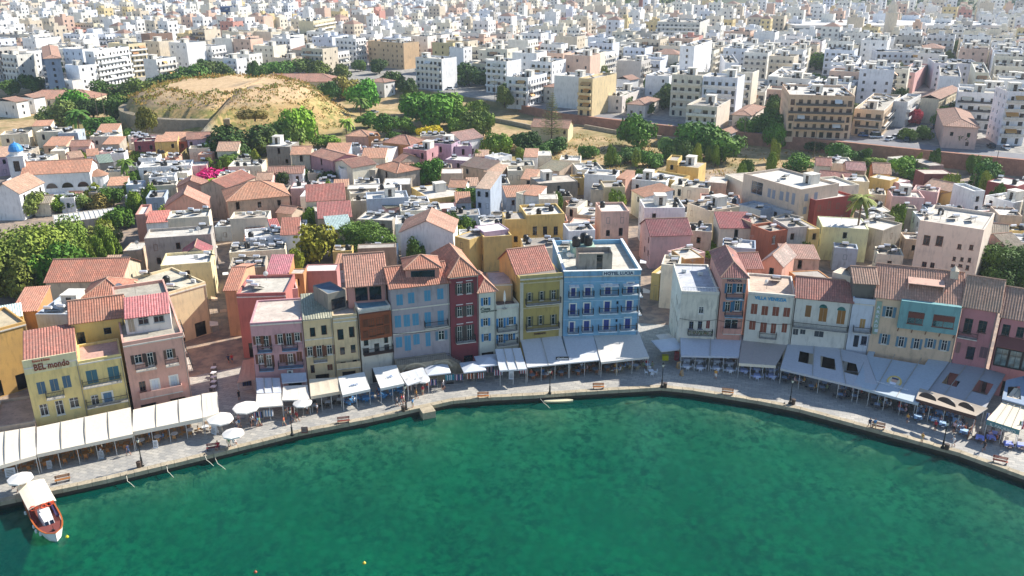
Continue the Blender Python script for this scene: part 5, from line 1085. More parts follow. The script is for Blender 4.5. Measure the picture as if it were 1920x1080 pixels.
ad=ns.new('ShaderNodeMath'); ad.operation='MULTIPLY_ADD'; ls.new(nn,ad.inputs[0]); ad.inputs[1].default_value=.5; ls.new(sz.outputs[2],ad.inputs[2])
ls.new(ramp(ns,ls,ad.outputs[0],[(0,lin('20261c')),(.3,lin('57501e')),(.42,lin('2c2a22')),(.7,lin('3c3830')),(1,lin('5a5246'))]),bs.inputs['Base Color'])
mr=N(ns,'ShaderNodeMapRange'); ls.new(ad.outputs[0],mr.inputs[0]); mr.inputs[1].default_value=-1.4; mr.inputs[2].default_value=.1; 
for l in list(bs.inputs['Base Color'].links): rn=l.from_node
ls.new(mr.outputs[0],rn.inputs[0]); bs.inputs['Roughness'].default_value=.9; bump(ns,ls,bs,nn,.8,.2)
mb=MB(); o1=offs(sub,.12)
for k in range(len(sub)-1): mb.face([(o1[k].x,o1[k].y,-7),(o1[k+1].x,o1[k+1].y,-7),(o1[k+1].x,o1[k+1].y,-.45),(o1[k].x,o1[k].y,-.45)])
struct('quay_wall',mb.build('quay_wall',qm))
mb=MB(); g=G(801,767); ang_=rad(22); mb.box(-1.0,1.0,-1.1,1.2,-5,.03); o=mb.build('quay_step',stone('b5a88f',1.,'kerb_stone'),None,(g.x,g.y,0),ang_); struct('quay_step',o)
# seabed and water
def seabed():
    mb=MB(); rows=[]; D=[.1,1.5,3,5,8,12,17,24,34,50,75,110,160]; dz=[-1.7,-1.9,-2.1,-2.4,-2.9,-3.5,-4.2,-4.9,-5.6,-6.,-6.2,-6.3,-6.3]
    cols=[]
    r=random.Random(3)
    P=[]
    for a,b in zip(EDGE,EDGE[1:]):
        n=12
        for k in range(n): P.append(a.lerp(b,k/n))
    P.append(EDGE[-1])
    xs=[-90+k*1.6 for k in range(113)]; ys=[119-j*1.3 for j in range(75)]
    def dist(x,y):
        d=1e9
        for a,b in zip(EDGE,EDGE[1:]): d=min(d,segdist((x,y),a,b))
        return d
    ix={}
    for i,x in enumerate(xs):
        for j,y in enumerate(ys):
            d=dist(x,y); k=0
            # is it seaward?
            z=-6.3
            for q in range(len(D)-1):
                if D[q]<=d<=D[q+1]: z=dz[q]+(dz[q+1]-dz[q])*(d-D[q])/(D[q+1]-D[q])
            if d<D[0]: z=-1.7
            if x<-20: z-=1.6*min(1,d/6.)*min(1,(-20-x)/20.)
            z+=.35*math.sin(x*.31+y*.2)*math.sin(y*.27-x*.11)+r.uniform(-.12,.12)*(1 if d>7 else 2.2)
            ix[i,j]=mb.addv((x,y,min(z,-1.5)))
    for i in range(len(xs)-1):
        for j in range(len(ys)-1): mb.fi((ix[i,j],ix[i,j+1],ix[i+1,j+1],ix[i+1,j]))
    m,ns,ls,b=newmat('seabed'); n=noise(ns,ls,.9,6,rough=.7); n2=noise(ns,ls,.12,5); tc=ns.new('ShaderNodeTexCoord'); vo=N(ns,'ShaderNodeTexVoronoi',Scale=.55); ls.new(tc.outputs['Object'],vo.inputs['Vector'])
    a=mixc(ns,ls,ramp(ns,ls,n,[(.40,0.),(.60,1.)]),lin('d4cca0'),lin('525c38')); a=mixc(ns,ls,ramp(ns,ls,n2,[(.4,0.),(.65,.8)]),a,lin('a8a878')); a=mixc(ns,ls,ramp(ns,ls,vo.outputs['Distance'],[(.15,.55),(.45,0.)]),a,lin('ddd6b0'))
    ls.new(a,b.inputs['Base Color']); b.inputs['Roughness'].default_value=1.
    o=mb.build('seabed',m); struct('seabed',o); o.data.polygons.foreach_set('use_smooth',[True]*len(o.data.polygons))
seabed()
def water():
    mb=MB(); z=-1.05
    mb.box(-140,140,12,125,-9,z)
    m=bpy.data.materials.new('water'); m.use_nodes=True; ns,ls=m.node_tree.nodes,m.node_tree.links; ns.clear()
    out=ns.new('ShaderNodeOutputMaterial'); tr=ns.new('ShaderNodeBsdfTransparent'); tr.inputs[0].default_value=(1,1,1,1)
    gl=ns.new('ShaderNodeBsdfGlossy'); gl.inputs['Roughness'].default_value=.08
    fr=N(ns,'ShaderNodeFresnel',IOR=1.2); mx=ns.new('ShaderNodeMixShader')
    n1=noise(ns,ls,2.0,4,st=(1,1.7,1)); n2=noise(ns,ls,.35,3,st=(1,1.4,1)); ad=ns.new('ShaderNodeMath'); ad.operation='MULTIPLY_ADD'; ls.new(n2,ad.inputs[0]); ad.inputs[1].default_value=1.5; ls.new(n1,ad.inputs[2])
    bp=N(ns,'ShaderNodeBump',Strength=.55,Distance=.12); ls.new(ad.outputs[0],bp.inputs['Height'])
    ls.new(bp.outputs[0],gl.inputs['Normal']); ls.new(bp.outputs[0],fr.inputs['Normal'])
    ls.new(fr.outputs[0],mx.inputs[0]); ls.new(tr.outputs[0],mx.inputs[1])
    df=ns.new('ShaderNodeBsdfDiffuse'); ls.new(mixc(ns,ls,ramp(ns,ls,noise(ns,ls,.035,4),[(.35,0.),(.65,1.)]),(.0,.066,.056),(.0,.096,.07)),df.inputs[0]); m2=ns.new('ShaderNodeMixShader')
    # water murk: part of the light is turned back by the green water itself
    m2.inputs[0].default_value=.5; ls.new(tr.outputs[0],m2.inputs[1]); ls.new(df.outputs[0],m2.inputs[2]); ls.new(bp.outputs[0],df.inputs['Normal'])
    ls.new(m2.outputs[0],mx.inputs[1]); ls.new(gl.outputs[0],mx.inputs[2]); ls.new(mx.outputs[0],out.inputs['Surface'])
    ab=ns.new('ShaderNodeVolumeAbsorption'); ab.inputs['Color'].default_value=(.02,.87,.70,1); ab.inputs['Density'].default_value=.34; ls.new(ab.outputs[0],out.inputs['Volume'])
    struct('harbour_water',mb.build('harbour_water',m))
water()
# ---------- trees
def crown(seed,n,leaf,lobes=9,flat=.8,top=.0,core=.62,droop=0):
    r=random.Random(seed); L=[]
    for k in range(lobes):
        a=r.uniform(0,6.28); z=r.uniform(-.45,.75); q=math.sqrt(max(0,1-z*z))*r.uniform(.35,.72); L.append((Vector((math.cos(a)*q,math.sin(a)*q,z*.62)),r.uniform(.28,.5)))
    L.append((Vector((0,0,.1)),.55)); mb=MB()
    tot=sum(s*s for _,s in L)
    for c,s in L:
        for k in range(int(n*s*s/tot)):
            d=Vector((r.gauss(0,1),r.gauss(0,1),r.gauss(0,1))).normalized(); rad_=s*(1-abs(r.gauss(0,.16)))*(1+.18*math.sin(7*d.x+seed)*math.cos(6*d.y)); p=c+d*rad_; p.z*=flat
            nv=(d+Vector((r.gauss(0,.6),r.gauss(0,.6),r.gauss(0,.6)+.3))).normalized(); a=nv.orthogonal().normalized(); b=nv.cross(a); t=r.uniform(0,6.28); a,b=a*math.cos(t)+b*math.sin(t),b*math.cos(t)-a*math.sin(t); sz=leaf*r.uniform(.6,1.3)
            mb.face([p-a*sz,p-b*sz*.7,p+a*sz,p+b*sz*.7],0)
    return mb
def trunkmb(h,r0,seed,cr,ch):
    r=random.Random(seed); mb=MB(); p=Vector((0,0,-.4)); pts=[p]
    for k in range(4): p=p+Vector((r.gauss(0,.04)*h,r.gauss(0,.04)*h,(h+.4)/4)); pts.append(p)
    for k in range(4): mb.bar(pts[k],pts[k+1],r0*(1-.13*k),0,7,r0*(1-.13*(k+1)))
    for k in range(6):
        a=r.uniform(0,6.28); e=pts[3]+Vector((math.cos(a)*cr*.6,math.sin(a)*cr*.6,ch*r.uniform(.25,.6))); mb.bar(pts[3],e,r0*.45,0,5,r0*.12)
    return mb
TV={}
BARK=None
def treeat(px,py,h,r,col='4f6a35',label='',kind='broad',z=None,trunk=None,name=None,cat='tree',dens=1,sq=None):
    global BARK
    BARK=BARK or stone('5a4a3a',2.,'bark')
    p=G(px,py,3); 
    for _ in range(3): g=T(p.x,p.y); p=G(px,py,g)
    nm=name or {'broad':'broadleaf_tree','bush':'bush','pine':'norfolk_pine','palm':'palm_tree','cyp':'cypress_tree'}[kind]
    t=thing(nm,(p.x,p.y,g),R.uniform(0,6),label,cat if kind!='bush' or cat!='tree' else 'bush','trees and bushes of the town')
    near=p.y<235; v=R.randrange(3)
    if kind in('broad','bush'):
        key=(near,v,kind,r>6)
        if key not in TV: TV[key]=crown(v*5+(9 if near else 2)+(r>6),(12000 if r>6 else 3500) if near else 3000,(.032 if r>6 else .07) if near else .068,11 if near else 8).mesh('crown',[leafmat(col)])
        me=TV[key]; sc_=(.98 if px>980 and py<345 else 1.15); th=h-r*.85 if kind=='broad' else h*.35
        o=bpy.data.objects.new('crown',me); COL.objects.link(o); o.parent=t; ch=sq or (h*.9 if kind=='broad' else h*.95); o.location=(0,0,h*1.05-ch*.62); o.scale=(r*sc_,r*sc_,ch*min(1,sc_))
        o.material_slots[0].link='OBJECT'; o.material_slots[0].material=leafmat(col)
        trunkmb(max(.5,h*.4),max(.12,r*.07),v,r,h*.5).build('trunk',BARK,t)
    elif kind=='pine':
        mb=MB(); rr_=random.Random(4)
        for k in range(20):
            z=h*(.2+.8*k/20); L=r*(1-k/21.)*(1 if k>3 else .8)
            for q in range(7):
                a=q*.9+k*.4; d=Vector((math.cos(a),math.sin(a),.12)); mb.bar((0,0,z),Vector((0,0,z))+d*L,.06,1,3,.02)
                for s in range(int(L*9)):
                    u=rr_.uniform(.25,1)*L; c=Vector((0,0,z))+d*u; w=Vector((-d.y,d.x,rr_.uniform(-.2,.3)))*rr_.uniform(-.35,.35)*(1.2-u/L*.5); s_=rr_.uniform(.1,.22); mb.face([c+w+Vector((-s_,0,0)),c+w+Vector((0,-s_,.05)),c+w+Vector((s_,0,.08)),c+w+Vector((0,s_,-.02))],0)
        mb.build('crown',[leafmat(col),BARK],t); m2=MB(); m2.bar((0,0,-.4),(0,0,h),.28,0,7,.05); m2.build('trunk',BARK,t)
    elif kind=='palm':
        mb=MB(); rr_=random.Random(int(px))
        for k in range(38):
            a=k*2.4; el=rr_.uniform(-.5,1.1); pr=None; 
            for s in range(7):
                q=s/6.; rad_=r*q*math.cos(el*.5)*1.; zz=h+r*(math.sin(el)*q*.9-q*q*.75); c=Vector((math.cos(a)*rad_,math.sin(a)*rad_,zz)); sd=Vector((-math.sin(a),math.cos(a),-.25))*(r*.16*(1-abs(q-.45)))
                s2_=Vector((math.sin(a),-math.cos(a),-.25))*(r*.16*(1-abs(q-.45)))
                if pr: mb.face([pr[0],c,c+sd,pr[0]+pr[1]]); mb.face([pr[0],pr[0]+pr[2],c+s2_,c])
                pr=(c,sd,s2_)
        mb.build('crown',[leafmat(col)],t); m2=MB(); m2.bar((0,0,-.4),(0,0,h),.26,0,8,.2); m2.lathe([(.5,h-1.2),(.75,h-.5),(.3,h)],8); m2.build('trunk',stone('7a6a54',3.,'palm_bark'),t)
    else:
        mb=MB(); rr_=random.Random(int(px))
        for k in range(900):
            z=rr_.random(); q=r*(math.sin(min(1,z*2.2)*1.57))*(1-z**2.2)+.1; a=rr_.uniform(0,6.28); p_=Vector((math.cos(a)*q,math.sin(a)*q,z*h+.4)); s=.22; d=Vector((rr_.gauss(0,1),rr_.gauss(0,1),rr_.gauss(0,1))).normalized()*s; e=d.orthogonal().normalized()*s*.7; mb.face([p_-d,p_-e,p_+d,p_+e])
        mb.build('crown',[leafmat(col)],t); m2=MB(); m2.bar((0,0,-.3),(0,0,h*.8),.15,0,5,.04); m2.build('trunk',BARK,t)
    return t
TR=[(30,535,12.5,9.5,'667c40','giant olive-green plane tree crown filling the garden edge','broad'),(112,505,10,7,'5c783c','second olive-green tree beside the giant one in the garden','broad'),(120,545,9,5.5,'44702c','bright green garden tree between the plane trees and barn','broad'),(70,402,6,4,'667a48','pale olive tree below the white church annexe','broad'),
(25,560,8,5,'5d6b38','olive tree overhanging the yellow roof terrace','broad'),(195,462,5,4,'6a7448','small silvery tree under the greenhouse','broad'),(225,425,5,4,'3f6429','dark creeper bush at the greenhouse end','bush'),(110,395,4,4.5,'5a7a2c','yellow-green shrub in front of the church arches','bush'),(150,392,4.5,4,'5c7444','grey-green shrub in front of the church arches','bush'),(190,388,4,4,'6f6a44','brownish shrub before the round apse','bush'),(215,385,5,3.5,'44682a','green shrub right of the round apse','bush'),
(240,345,7,3,'4f6e34','small palm between the grey-roofed huts','palm'),(256,352,5,3,'4c7030','rounded bush beside the small palm','bush'),(262,305,4,2.5,'56702e','bush against the maroon cube house','bush'),(250,368,4,3,'5a7434','bush above the cluttered white roofs','bush'),
(590,488,8.5,5.4,'72782c','autumn-tinted olive and rust tree behind the coral tile roof','broad'),(683,478,7.5,7,'4d6e34','broad green tree behind the long stone wall','broad'),(585,425,5,2.6,'5a7e30','ivy-covered tree leaning over the narrow lane','broad'),(806,348,8,5,'45752c','green tree behind the yellow low roof','broad'),(882,385,5,4.5,'3c6428','dark shrub in the yard beside the bluish tall house','bush'),(862,405,4,4,'53782e','leafy creeper in the yard left of the bluish tall house','bush'),
(410,350,5,6.5,'c0248c','magenta bougainvillea at the head of the long alley','bush'),(412,378,6,5,'7fae28','bright lime-green vine under the bougainvillea','bush'),(1510,545,3,2.2,'c0248c','magenta bougainvillea between the white houses by the quay','bush'),(1505,525,3,2.5,'6c8a3a','pot plants on the terrace above the small bougainvillea','bush'),(1385,455,3.5,6,'7da832','bright lime vine arbour right of the maroon gable','bush'),(1425,470,3.5,5,'74a030','lime vine arbour end beside the orange house','bush'),(1335,478,3,4.5,'6c9634','vine over the small roofs behind the salmon tower','bush'),
(430,300,10,8,'2f4d26','dark evergreen mass right of the lilac house','broad'),(470,290,9,8,'39542e','dark green tree in the middle below the stone bastion','broad'),(500,292,9,5.5,'465c36','blue-green tree at the foot of the stone bastion','broad'),(440,318,5,6,'4f6e36','light green cane thicket above the bougainvillea','bush'),(395,300,6,5,'436630','green bush beside the lilac house','bush'),(560,272,13,7.5,'6a9434','tall fresh-green willow-like tree against the sandy slope','broad'),(535,280,10,6,'5f7c44','grey-green half of the tree against the sandy slope','broad'),(615,275,4,5,'5f8436','low green scrub right of the tall fresh-green tree','bush'),
(530,360,6,4,'2c4726','dark courtyard tree left of the cream ruin','broad'),(565,350,5,4,'33502a','dark courtyard bush under the cream ruin','bush'),(610,352,5,4.5,'2f4a26','dark bush under the pink gabled house','bush'),
(1600,482,14,3.4,'6b7a48','tall fan palm beside the pale green house','palm'),(1640,470,6,4.5,'3c5428','dark tree right of the pale green house','broad'),(1890,540,9,7.5,'3f5f2c','dense dark tree below the tan bay-window house','broad'),(1840,520,5,4,'486a30','smaller tree left of the dense dark one','bush'),(1555,375,2.5,4,'4c6e30','roof garden foliage on the deep red house','bush')]
T2=[(60,172,8,6,'3f6030','dark tree behind the white gabled houses at the left edge','broad'),(20,178,7,5,'4c6c38','green tree at the very left edge of the tree belt','broad'),(205,190,9,7,'3c5c30','dark tree above the fresh green one in the belt','broad'),(255,185,9,7,'56703c','grey-green tree in the upper part of the belt','broad'),(300,175,8,6,'45683a','round tree below the white grey-awninged block','broad'),(120,195,7,5,'587440','small tree in front of the market hall','broad'),(690,240,6,5,'4c7a30','green tree at the right foot of the sandy hill','broad'),(760,250,6,5,'4f7434','bushy tree in front of the great park tree','broad'),(860,235,8,5.5,'5c8034','fresh tree right of the great park tree','broad'),(895,215,6,5,'648038','light tree beside the wooden pole','broad'),(478,225,3,4.5,'6a6440','brown dry bush on the grassy slope of the hill','bush'),(335,208,3,4,'6f7a3c','green scrub on the left shoulder of the hill','bush'),(545,165,4,3.5,'5f6a3c','round bush on the back edge of the hill top','bush'),(470,160,3,5,'8a7c44','dry shrub row on the back edge of the hill top','bush'),(1196,275,11,8,'4c7630','round green tree standing alone on the dry field','broad'),(1302,290,11,9,'3f6a30','big dark green tree in front of the red rampart','broad'),(1355,300,9,9,'4a7030','second green tree sloping down from the big one','broad'),(1410,268,9,6.5,'4f7434','green tree beside the orange-roofed tiny house','broad'),(1452,278,9,4.6,'4f7a34','slim round tree on the brown field','broad'),(1528,285,4,5,'3a5230','dark green dome bush by the pole','bush'),(1572,308,7,6,'3f6c2e','dark green tree above the pink tile roofs','broad'),(1495,318,5,6,'4f7a34','green tree above the long peach flats','broad'),(1612,305,4,3,'3a5a2c','small dark tree beside the grey bush','bush'),(1690,330,6,6,'5f8a34','light green bush left of the ruined maroon hut','bush'),(1720,338,4,4,'4c7a2e','green bush beside the ruined maroon hut','bush'),(1842,358,9,5,'46703a','round tree before the dark part of the rampart','broad'),(1640,312,3,6,'6e8a44','scrub row along the foot of the rampart','bush'),
(1146,310,4,3.2,'64844c','pale cane bush left of the dry mound','bush'),(1185,305,5,5,'587a4c','blue-green bush below the round field tree','bush'),(1218,312,5,5,'4f7a3c','green bush right of the blue-green one','bush'),(1250,290,6,4.5,'6c8f5a','pale green young tree beside the path','bush'),(1275,300,7,4,'557148','grey-green tree beside the big dark one','bush'),(1100,295,4,4,'47702f','bush on the field edge under the field house','bush'),(1040,285,5,6,'3c6230','dark shrub row below the field house','bush'),(985,285,7,6,'2e4e28','dark bush left of the field house','bush'),(1010,300,5,5,'39602c','dark green bush above the white gabled hut','bush'),(935,295,8,5,'5a7c30','green bush in the dry grass behind the metal gable','bush'),
(880,262,10,5.5,'4b6432','dark conifer-like tree behind the metal gabled house','broad'),(905,258,10,5,'557038','second dark tree behind the metal gabled house','broad'),(800,240,13,11,'487a2c','great bright green tree in the park right of the hill','broad'),(830,225,10,8,'5d8a30','yellow-green tree beside the great park tree','broad'),(775,215,9,7,'50732f','tree behind the great park tree','broad'),(805,262,5,5,'b0a828','yellow flowering shrub under the great park tree','bush'),(850,245,5,4,'5a8030','bush right of the yellow shrub','bush'),(725,255,8,5,'3f6a2c','dark tree behind the orange hipped roof','broad'),(740,268,4,4,'3c6428','low dark bush behind the hipped roofs','bush'),
(680,205,12,8,'4f9030','vivid green tree right of the hill by the small white house','broad'),(655,185,10,7,'7c7c48','olive-brown tree behind the vivid green one','broad'),(620,190,9,5.5,'34602c','dark round tree at the top corner of the hill','broad'),(650,250,5,3.4,'7c9c4c','small fan palm in the parking yard','palm'),(677,218,7,4,'4f6e34','dark palm at the vivid tree foot','palm'),(740,170,9,6,'3f5c2c','dark trees behind the small white house','broad'),(765,185,9,5,'33502a','dark tree by the road under the white balconies','broad'),
(600,150,9,7,'50642e','dark tree row over the school roof, right end','broad'),(520,145,8,9,'3f6a2c','green domed tree over the school roof, left end','broad'),(560,140,8,9,'4a6430','dark green domed tree over the middle of the school roof','broad'),(640,150,8,6,'55683a','olive tree between school and brown office building','broad'),(485,150,8,6,'4a6c30','tree at the left of the domed school trees','broad'),
(330,185,12,9,'3a5a2c','dark green tree in the belt left of the hill','broad'),(365,170,12,9,'3d6230','dark round tree at the right end of the belt','broad'),(295,205,11,8,'6a7a44','grey-olive tree in the belt left of the hill','broad'),(250,220,10,8,'44642e','broad tree in the middle of the belt','broad'),(215,225,9,7,'3a5a28','dark tree behind the gum pole','broad'),(140,210,9,7,'468030','fresh green round tree in front of the market hall','broad'),(175,222,8,6,'33502a','dark tree right of the fresh green one','broad'),(110,235,9,6.5,'62784a','silvery olive tree in the left garden','broad'),(190,255,7,6,'3f6a34','palm-like bush below the long garden wall','bush'),(150,250,8,5,'3f6830','palm in the garden below the wall','palm'),(240,262,4,3,'4f703a','green bush at the bastion entrance','bush'),(276,245,7,3.5,'5f6438','olive tree beside the bastion corner','broad'),(395,150,9,8,'4a6034','tree over the warehouse roof left of the school','broad'),(420,152,8,6,'40582e','dark tree at the far end of the belt','broad'),(322,205,7,5,'50703a','lower tree of the belt against the bastion','broad'),
(1318,210,20,6,'4a6438','tall norfolk pine behind the rampart houses','pine'),(1034,272,19,6,'4f5a38','tall lone pine beside the yellow field house','pine'),(1268,205,11,9,'4c6444','large grey-green tree beside the tall norfolk pine','broad'),(1380,205,10,3.6,'3a5430','dark cypress-like tree right of the pine','cyp'),(1068,195,7,6,'4a6a34','bush under the yellow side wall block','bush'),(1170,205,6,6,'52703c','hedge in front of the low white house','bush'),(1210,215,5,5,'486432','tree at the orange hipped roof corner','bush'),(1440,245,7,7,'486c34','tree by the road above the tiny white house','broad'),
(1590,112,10,11,'8a8f30','yellow-green big tree in the middle of the town','broad'),(1530,130,9,10,'4f7434','green tree mass left of the yellow-green one','broad'),(1535,95,9,8,'3a5a34','dark stone-pine like tree in the town','broad'),(1480,105,9,7,'5a7850','grey-green tree in front of the pale grey block','broad'),(1560,120,8,7,'3f5e30','dark tree between the two big town trees','broad'),(1410,98,9,8,'47683a','dark tree right of the red parapet block','broad'),(1440,105,7,6,'a0a040','yellowish tree at the edge of the red parapet block','broad'),(1765,235,7,5,'557a38','tree in front of the blue balconied house','broad'),(1800,275,7,5,'2f4c34','dark tree in front of the pink mansion','broad'),(1715,235,6,3,'b05070','reddish flowering tree at the peach corner block','broad'),(1700,262,4,4,'55702e','hedge along the crossing','bush'),(1730,262,5,4,'4f7034','palm bushes beside the parked cars','bush'),
(1130,50,9,4,'3a4c34','dark pine between far white blocks','cyp'),(180,35,10,12,'3a5a34','dark tree group in front of the pink block','broad'),(335,42,9,9,'355530','round dark tree near the dark blue office block','broad'),(455,25,9,8,'47603a','far tree right of the dark blue office block','broad'),(95,22,9,9,'4f6a3c','far tree at the upper left of the town','broad'),(960,190,8,7,'33502c','dark tree by the road below long white balconies','broad'),(880,160,10,8,'33542c','round dark tree in front of the white flats','broad'),(915,165,9,7,'2f4e2a','second round dark tree in front of the white flats','broad'),(945,200,9,4,'55683a','olive street tree by the rampart corner','broad')]
for t in TR+T2: treeat(t[0],t[1],t[2],t[3],t[4],t[5],t[6])
r_=random.Random(77); nn_=0
for k in range(4000):
    px,py=r_.uniform(150,1880),r_.uniform(300,520); p=G(px,py,0); w_=r_.uniform(1.3,2.6)
    if any(abs(Q[0][0]-p.x)<40 and abs(Q[0][1]-p.y)<40 and overlap([(p.x-w_*.6,p.y-w_*.6),(p.x+w_*.6,p.y-w_*.6),(p.x+w_*.6,p.y+w_*.6),(p.x-w_*.6,p.y+w_*.6)],Q) for Q in FPS) or p.y<142: continue
    if any(segdist(p,a_,b_)<3 for l in ALLEY for a_,b_ in zip(l,l[1:])): continue
    nn_+=1
    if nn_>75: break
    treeat(px,py,r_.uniform(4.5,8),w_,r_.choice(['5f7c34','4c6e2c','6d8440','7a8a3c','3f5f2c']),r_.choice(['green courtyard tree','dark courtyard tree','leafy yard tree','vine-green yard tree'])+' between the old town houses','broad')
r_=random.Random(31)
for k in range(900):
    if k>=85: pass
    px,py=r_.uniform(0,1920),r_.uniform(70,235); p=G(px,py,6.5)
    if p.y<yb(p.x)+12 or hill(p.x,p.y)>0 or any(abs(Q[0][0]-p.x)<60 and abs(Q[0][1]-p.y)<60 and overlap([(p.x-2,p.y-2),(p.x+2,p.y-2),(p.x+2,p.y+2),(p.x-2,p.y+2)],Q) for Q in FPS): continue
    NT_=globals().setdefault('NTREE',[]); 
    if len(NT_)>=110: break
    NT_.append(1); treeat(px,py,r_.uniform(6,10),r_.uniform(3,5.5),r_.choice(['3f5f34','4f6f3c','5c6f44','35502c']),r_.choice(['green street tree','round street tree','dark street tree'])+' among the town blocks','broad')
# far woods, nobody could count them
mb=MB(); r=random.Random(8)
for k in range(4200):
    y=r.uniform(1000,2400); x=r.uniform(-.62*y,.62*y)
    if y<town_end(x)+10: continue
    if math.sin(x*.013)*math.sin(y*.017+x*.004)<-.25: continue
    z=T(x,y); s=r.uniform(4,9)
    for q in range(9):
        p=Vector((x+r.gauss(0,s*.6),y+r.gauss(0,s*.6),z+abs(r.gauss(0,s*.5)))); d=Vector((r.gauss(0,1),r.gauss(0,1),r.gauss(0,1))).normalized()*s*.6; e=d.orthogonal().normalized()*s*.5; mb.face([p-d,p-e,p+d,p+e],k%2)
o=mb.build('distant_woods',[leafmat('3f5836'),leafmat('56683c')]); tag(o,'far dark green groves on the hills beyond the town','woods',None,'stuff')
# scrub and dry grass on the hill and the field edge
mb=MB(); r=random.Random(9)
def scrub(x,y,s,mi,n=10):
    z=T(x,y)
    for q in range(n):
        p=Vector((x+r.gauss(0,s),y+r.gauss(0,s),z+abs(r.gauss(0,s*.4)))); d=Vector((r.gauss(0,.5),r.gauss(0,.5),1)).normalized()*s*.45; e=d.orthogonal().normalized()*s*.3; mb.face([p-d,p-e,p+d,p+e],mi)
for k in range(1500):
    a=r.uniform(0,6.28); q=r.uniform(.45,1.0); x=HC[0]+50*q*math.cos(a); y=HC[1]+50*q*math.sin(a)
    if .76<q<.9 and 150<math.degrees(a)<292: continue
    scrub(x,y,r.uniform(.5,1.2),r.choice([0,0,1,1,2]),6)
for k in range(900):
    px=r.uniform(880,1560); py=r.uniform(255,330) if px>1000 else r.uniform(260,290); g=G(px,py,2)
    if any(abs(Q[0][0]-g.x)<25 and overlap([(g.x-1,g.y-1),(g.x+1,g.y-1),(g.x+1,g.y+1),(g.x-1,g.y+1)],Q) for Q in FPS): continue
    scrub(g.x,g.y,r.uniform(.4,1.1),r.choice([0,0,1,2]),7)
o=mb.build('dry_grass',[leafmat('86714a'),leafmat('6c6c3c'),leafmat('52602e')]); tag(o,'dry golden grass and scrub on the sandy hill and field edge','grass',None,'stuff')
# ---------- bastion walls, rampart, roads
def wallthing(name,label,pts,h0,h1,th,mat,cat='wall',grp=None,zb=None):
    c=pts[0]; t=[Vector((p[0]-c[0],p[1]-c[1],0)) for p in pts]; mb=MB()
    nrm=[]
    for k in range(len(t)): a=t[max(0,k-1)]; b=t[min(len(t)-1,k+1)]; e=(b-a).normalized(); nrm.append(Vector((-e.y,e.x,0))*th)
    gz=[(T(p[0],p[1]) if zb is None else zb) for p in pts]; g0=gz[0]
    i=[]
    for k,p in enumerate(t):
        z0=gz[k]-g0+h0; z1=(gz[k]-g0+h1) if not isinstance(h1,list) else h1[k]-g0
        q=p+nrm[k]; i.append([mb.addv(v) for v in ((p.x,p.y,z0),(p.x,p.y,z1),(q.x,q.y,z1),(q.x,q.y,z0))])
    for a,b in zip(i,i[1:]):
        for k in range(3): mb.fi((a[k],b[k],b[k+1],a[k+1]))
    mb.fi(i[0]); mb.fi(i[-1][::-1])
    o=mb.build(name,mat,None,(c[0],c[1],g0)); tag(o,label,cat,grp); return o
bast=[(HC[0]+41.6*math.cos(rad(q)),HC[1]+41.6*math.sin(rad(q))) for q in range(160,236,8)]
wallthing('bastion_wall','curved grey stone bastion wall round the left foot of the sandy hill',bast,-2,[10.3]*len(bast),3,stone('94886f',.7,'old_stone'))
bast=[(HC[0]+41.6*math.cos(rad(q)),HC[1]+41.6*math.sin(rad(q))) for q in range(232,290,8)]
wallthing('bastion_wall','straight grey stone bastion wall below the dry grass terrace of the hill',bast,-2,[9.9]*len(bast),3,stone('9c907c',.7,'old_stone'))
p1=[G(*q) for q in ((265,282),(330,284),(390,285),(400,300))]; wallthing('stone_wall','low dark stone wall behind the yellow and lilac cube houses',[(p.x,p.y) for p in p1],-1,4,.7,stone('8a7f70',.7,'old_stone'))
ra=[(p.x,p.y-.9) for p in RAMP[3:-1]]; ra=[(p[0],p[1]) for p in ra]+[(RAMP[-1].x,RAMP[-1].y-.9)]
wallthing('rampart','long red-brown earth and stone rampart below the road and apartment blocks',ra,-2,[6.35]*len(ra),1.6,stone('b0806a',.5,'rampart_stone'),'rampart')
p1=[G(*q) for q in ((640,215,2),(760,205,3),(900,222,3),(1010,248,2)) ]; wallthing('stone_wall','long low beige wall crossing the sandy field',[(G(q[0],q[1],2).x,G(q[0],q[1],2).y) for q in ((838,215),(900,228),(960,238),(1000,246))],-1,1.5,.6,stone('b0a48e',.8,'old_stone'))
wallthing('stone_wall','pale low wall behind the round field tree',[(G(q[0],q[1],2).x,G(q[0],q[1],2).y) for q in ((1095,243),(1160,254),(1290,268))],-1,1.3,.6,stone('b8aa92',.8,'old_stone'))
def asphalt():
    m,ns,ls,b=newmat('asphalt'); n=noise(ns,ls,.3,5); ls.new(mixc(ns,ls,n,lin('66666a'),lin('86868a')),b.inputs['Base Color']); b.inputs['Roughness'].default_value=.9; return m
AS=asphalt()
def road(name,pts,w,dz=.05):
    P=[Vector((p[0],p[1],0)) for p in pts]; S=[]
    for a,b in zip(P,P[1:]):
        n=max(1,int((b-a).length/6))
        for k in range(n): S.append(a.lerp(b,k/n))
    S.append(P[-1]); B=offs(S,w); mb=MB()
    for k in range(len(S)-1): mb.face([(q.x,q.y,T(q.x,q.y)+dz) for q in (S[k],S[k+1],B[k+1],B[k])])
    struct(name,mb.build(name,AS))
    return S
road('rampart_road',[(p.x,p.y+1.4) for p in RAMP[3:]],9.5)
road('side_street',[(G(q[0],q[1],6).x,G(q[0],q[1],6).y) for q in ((1700,268),(1725,240),(1760,215))],9,.09)
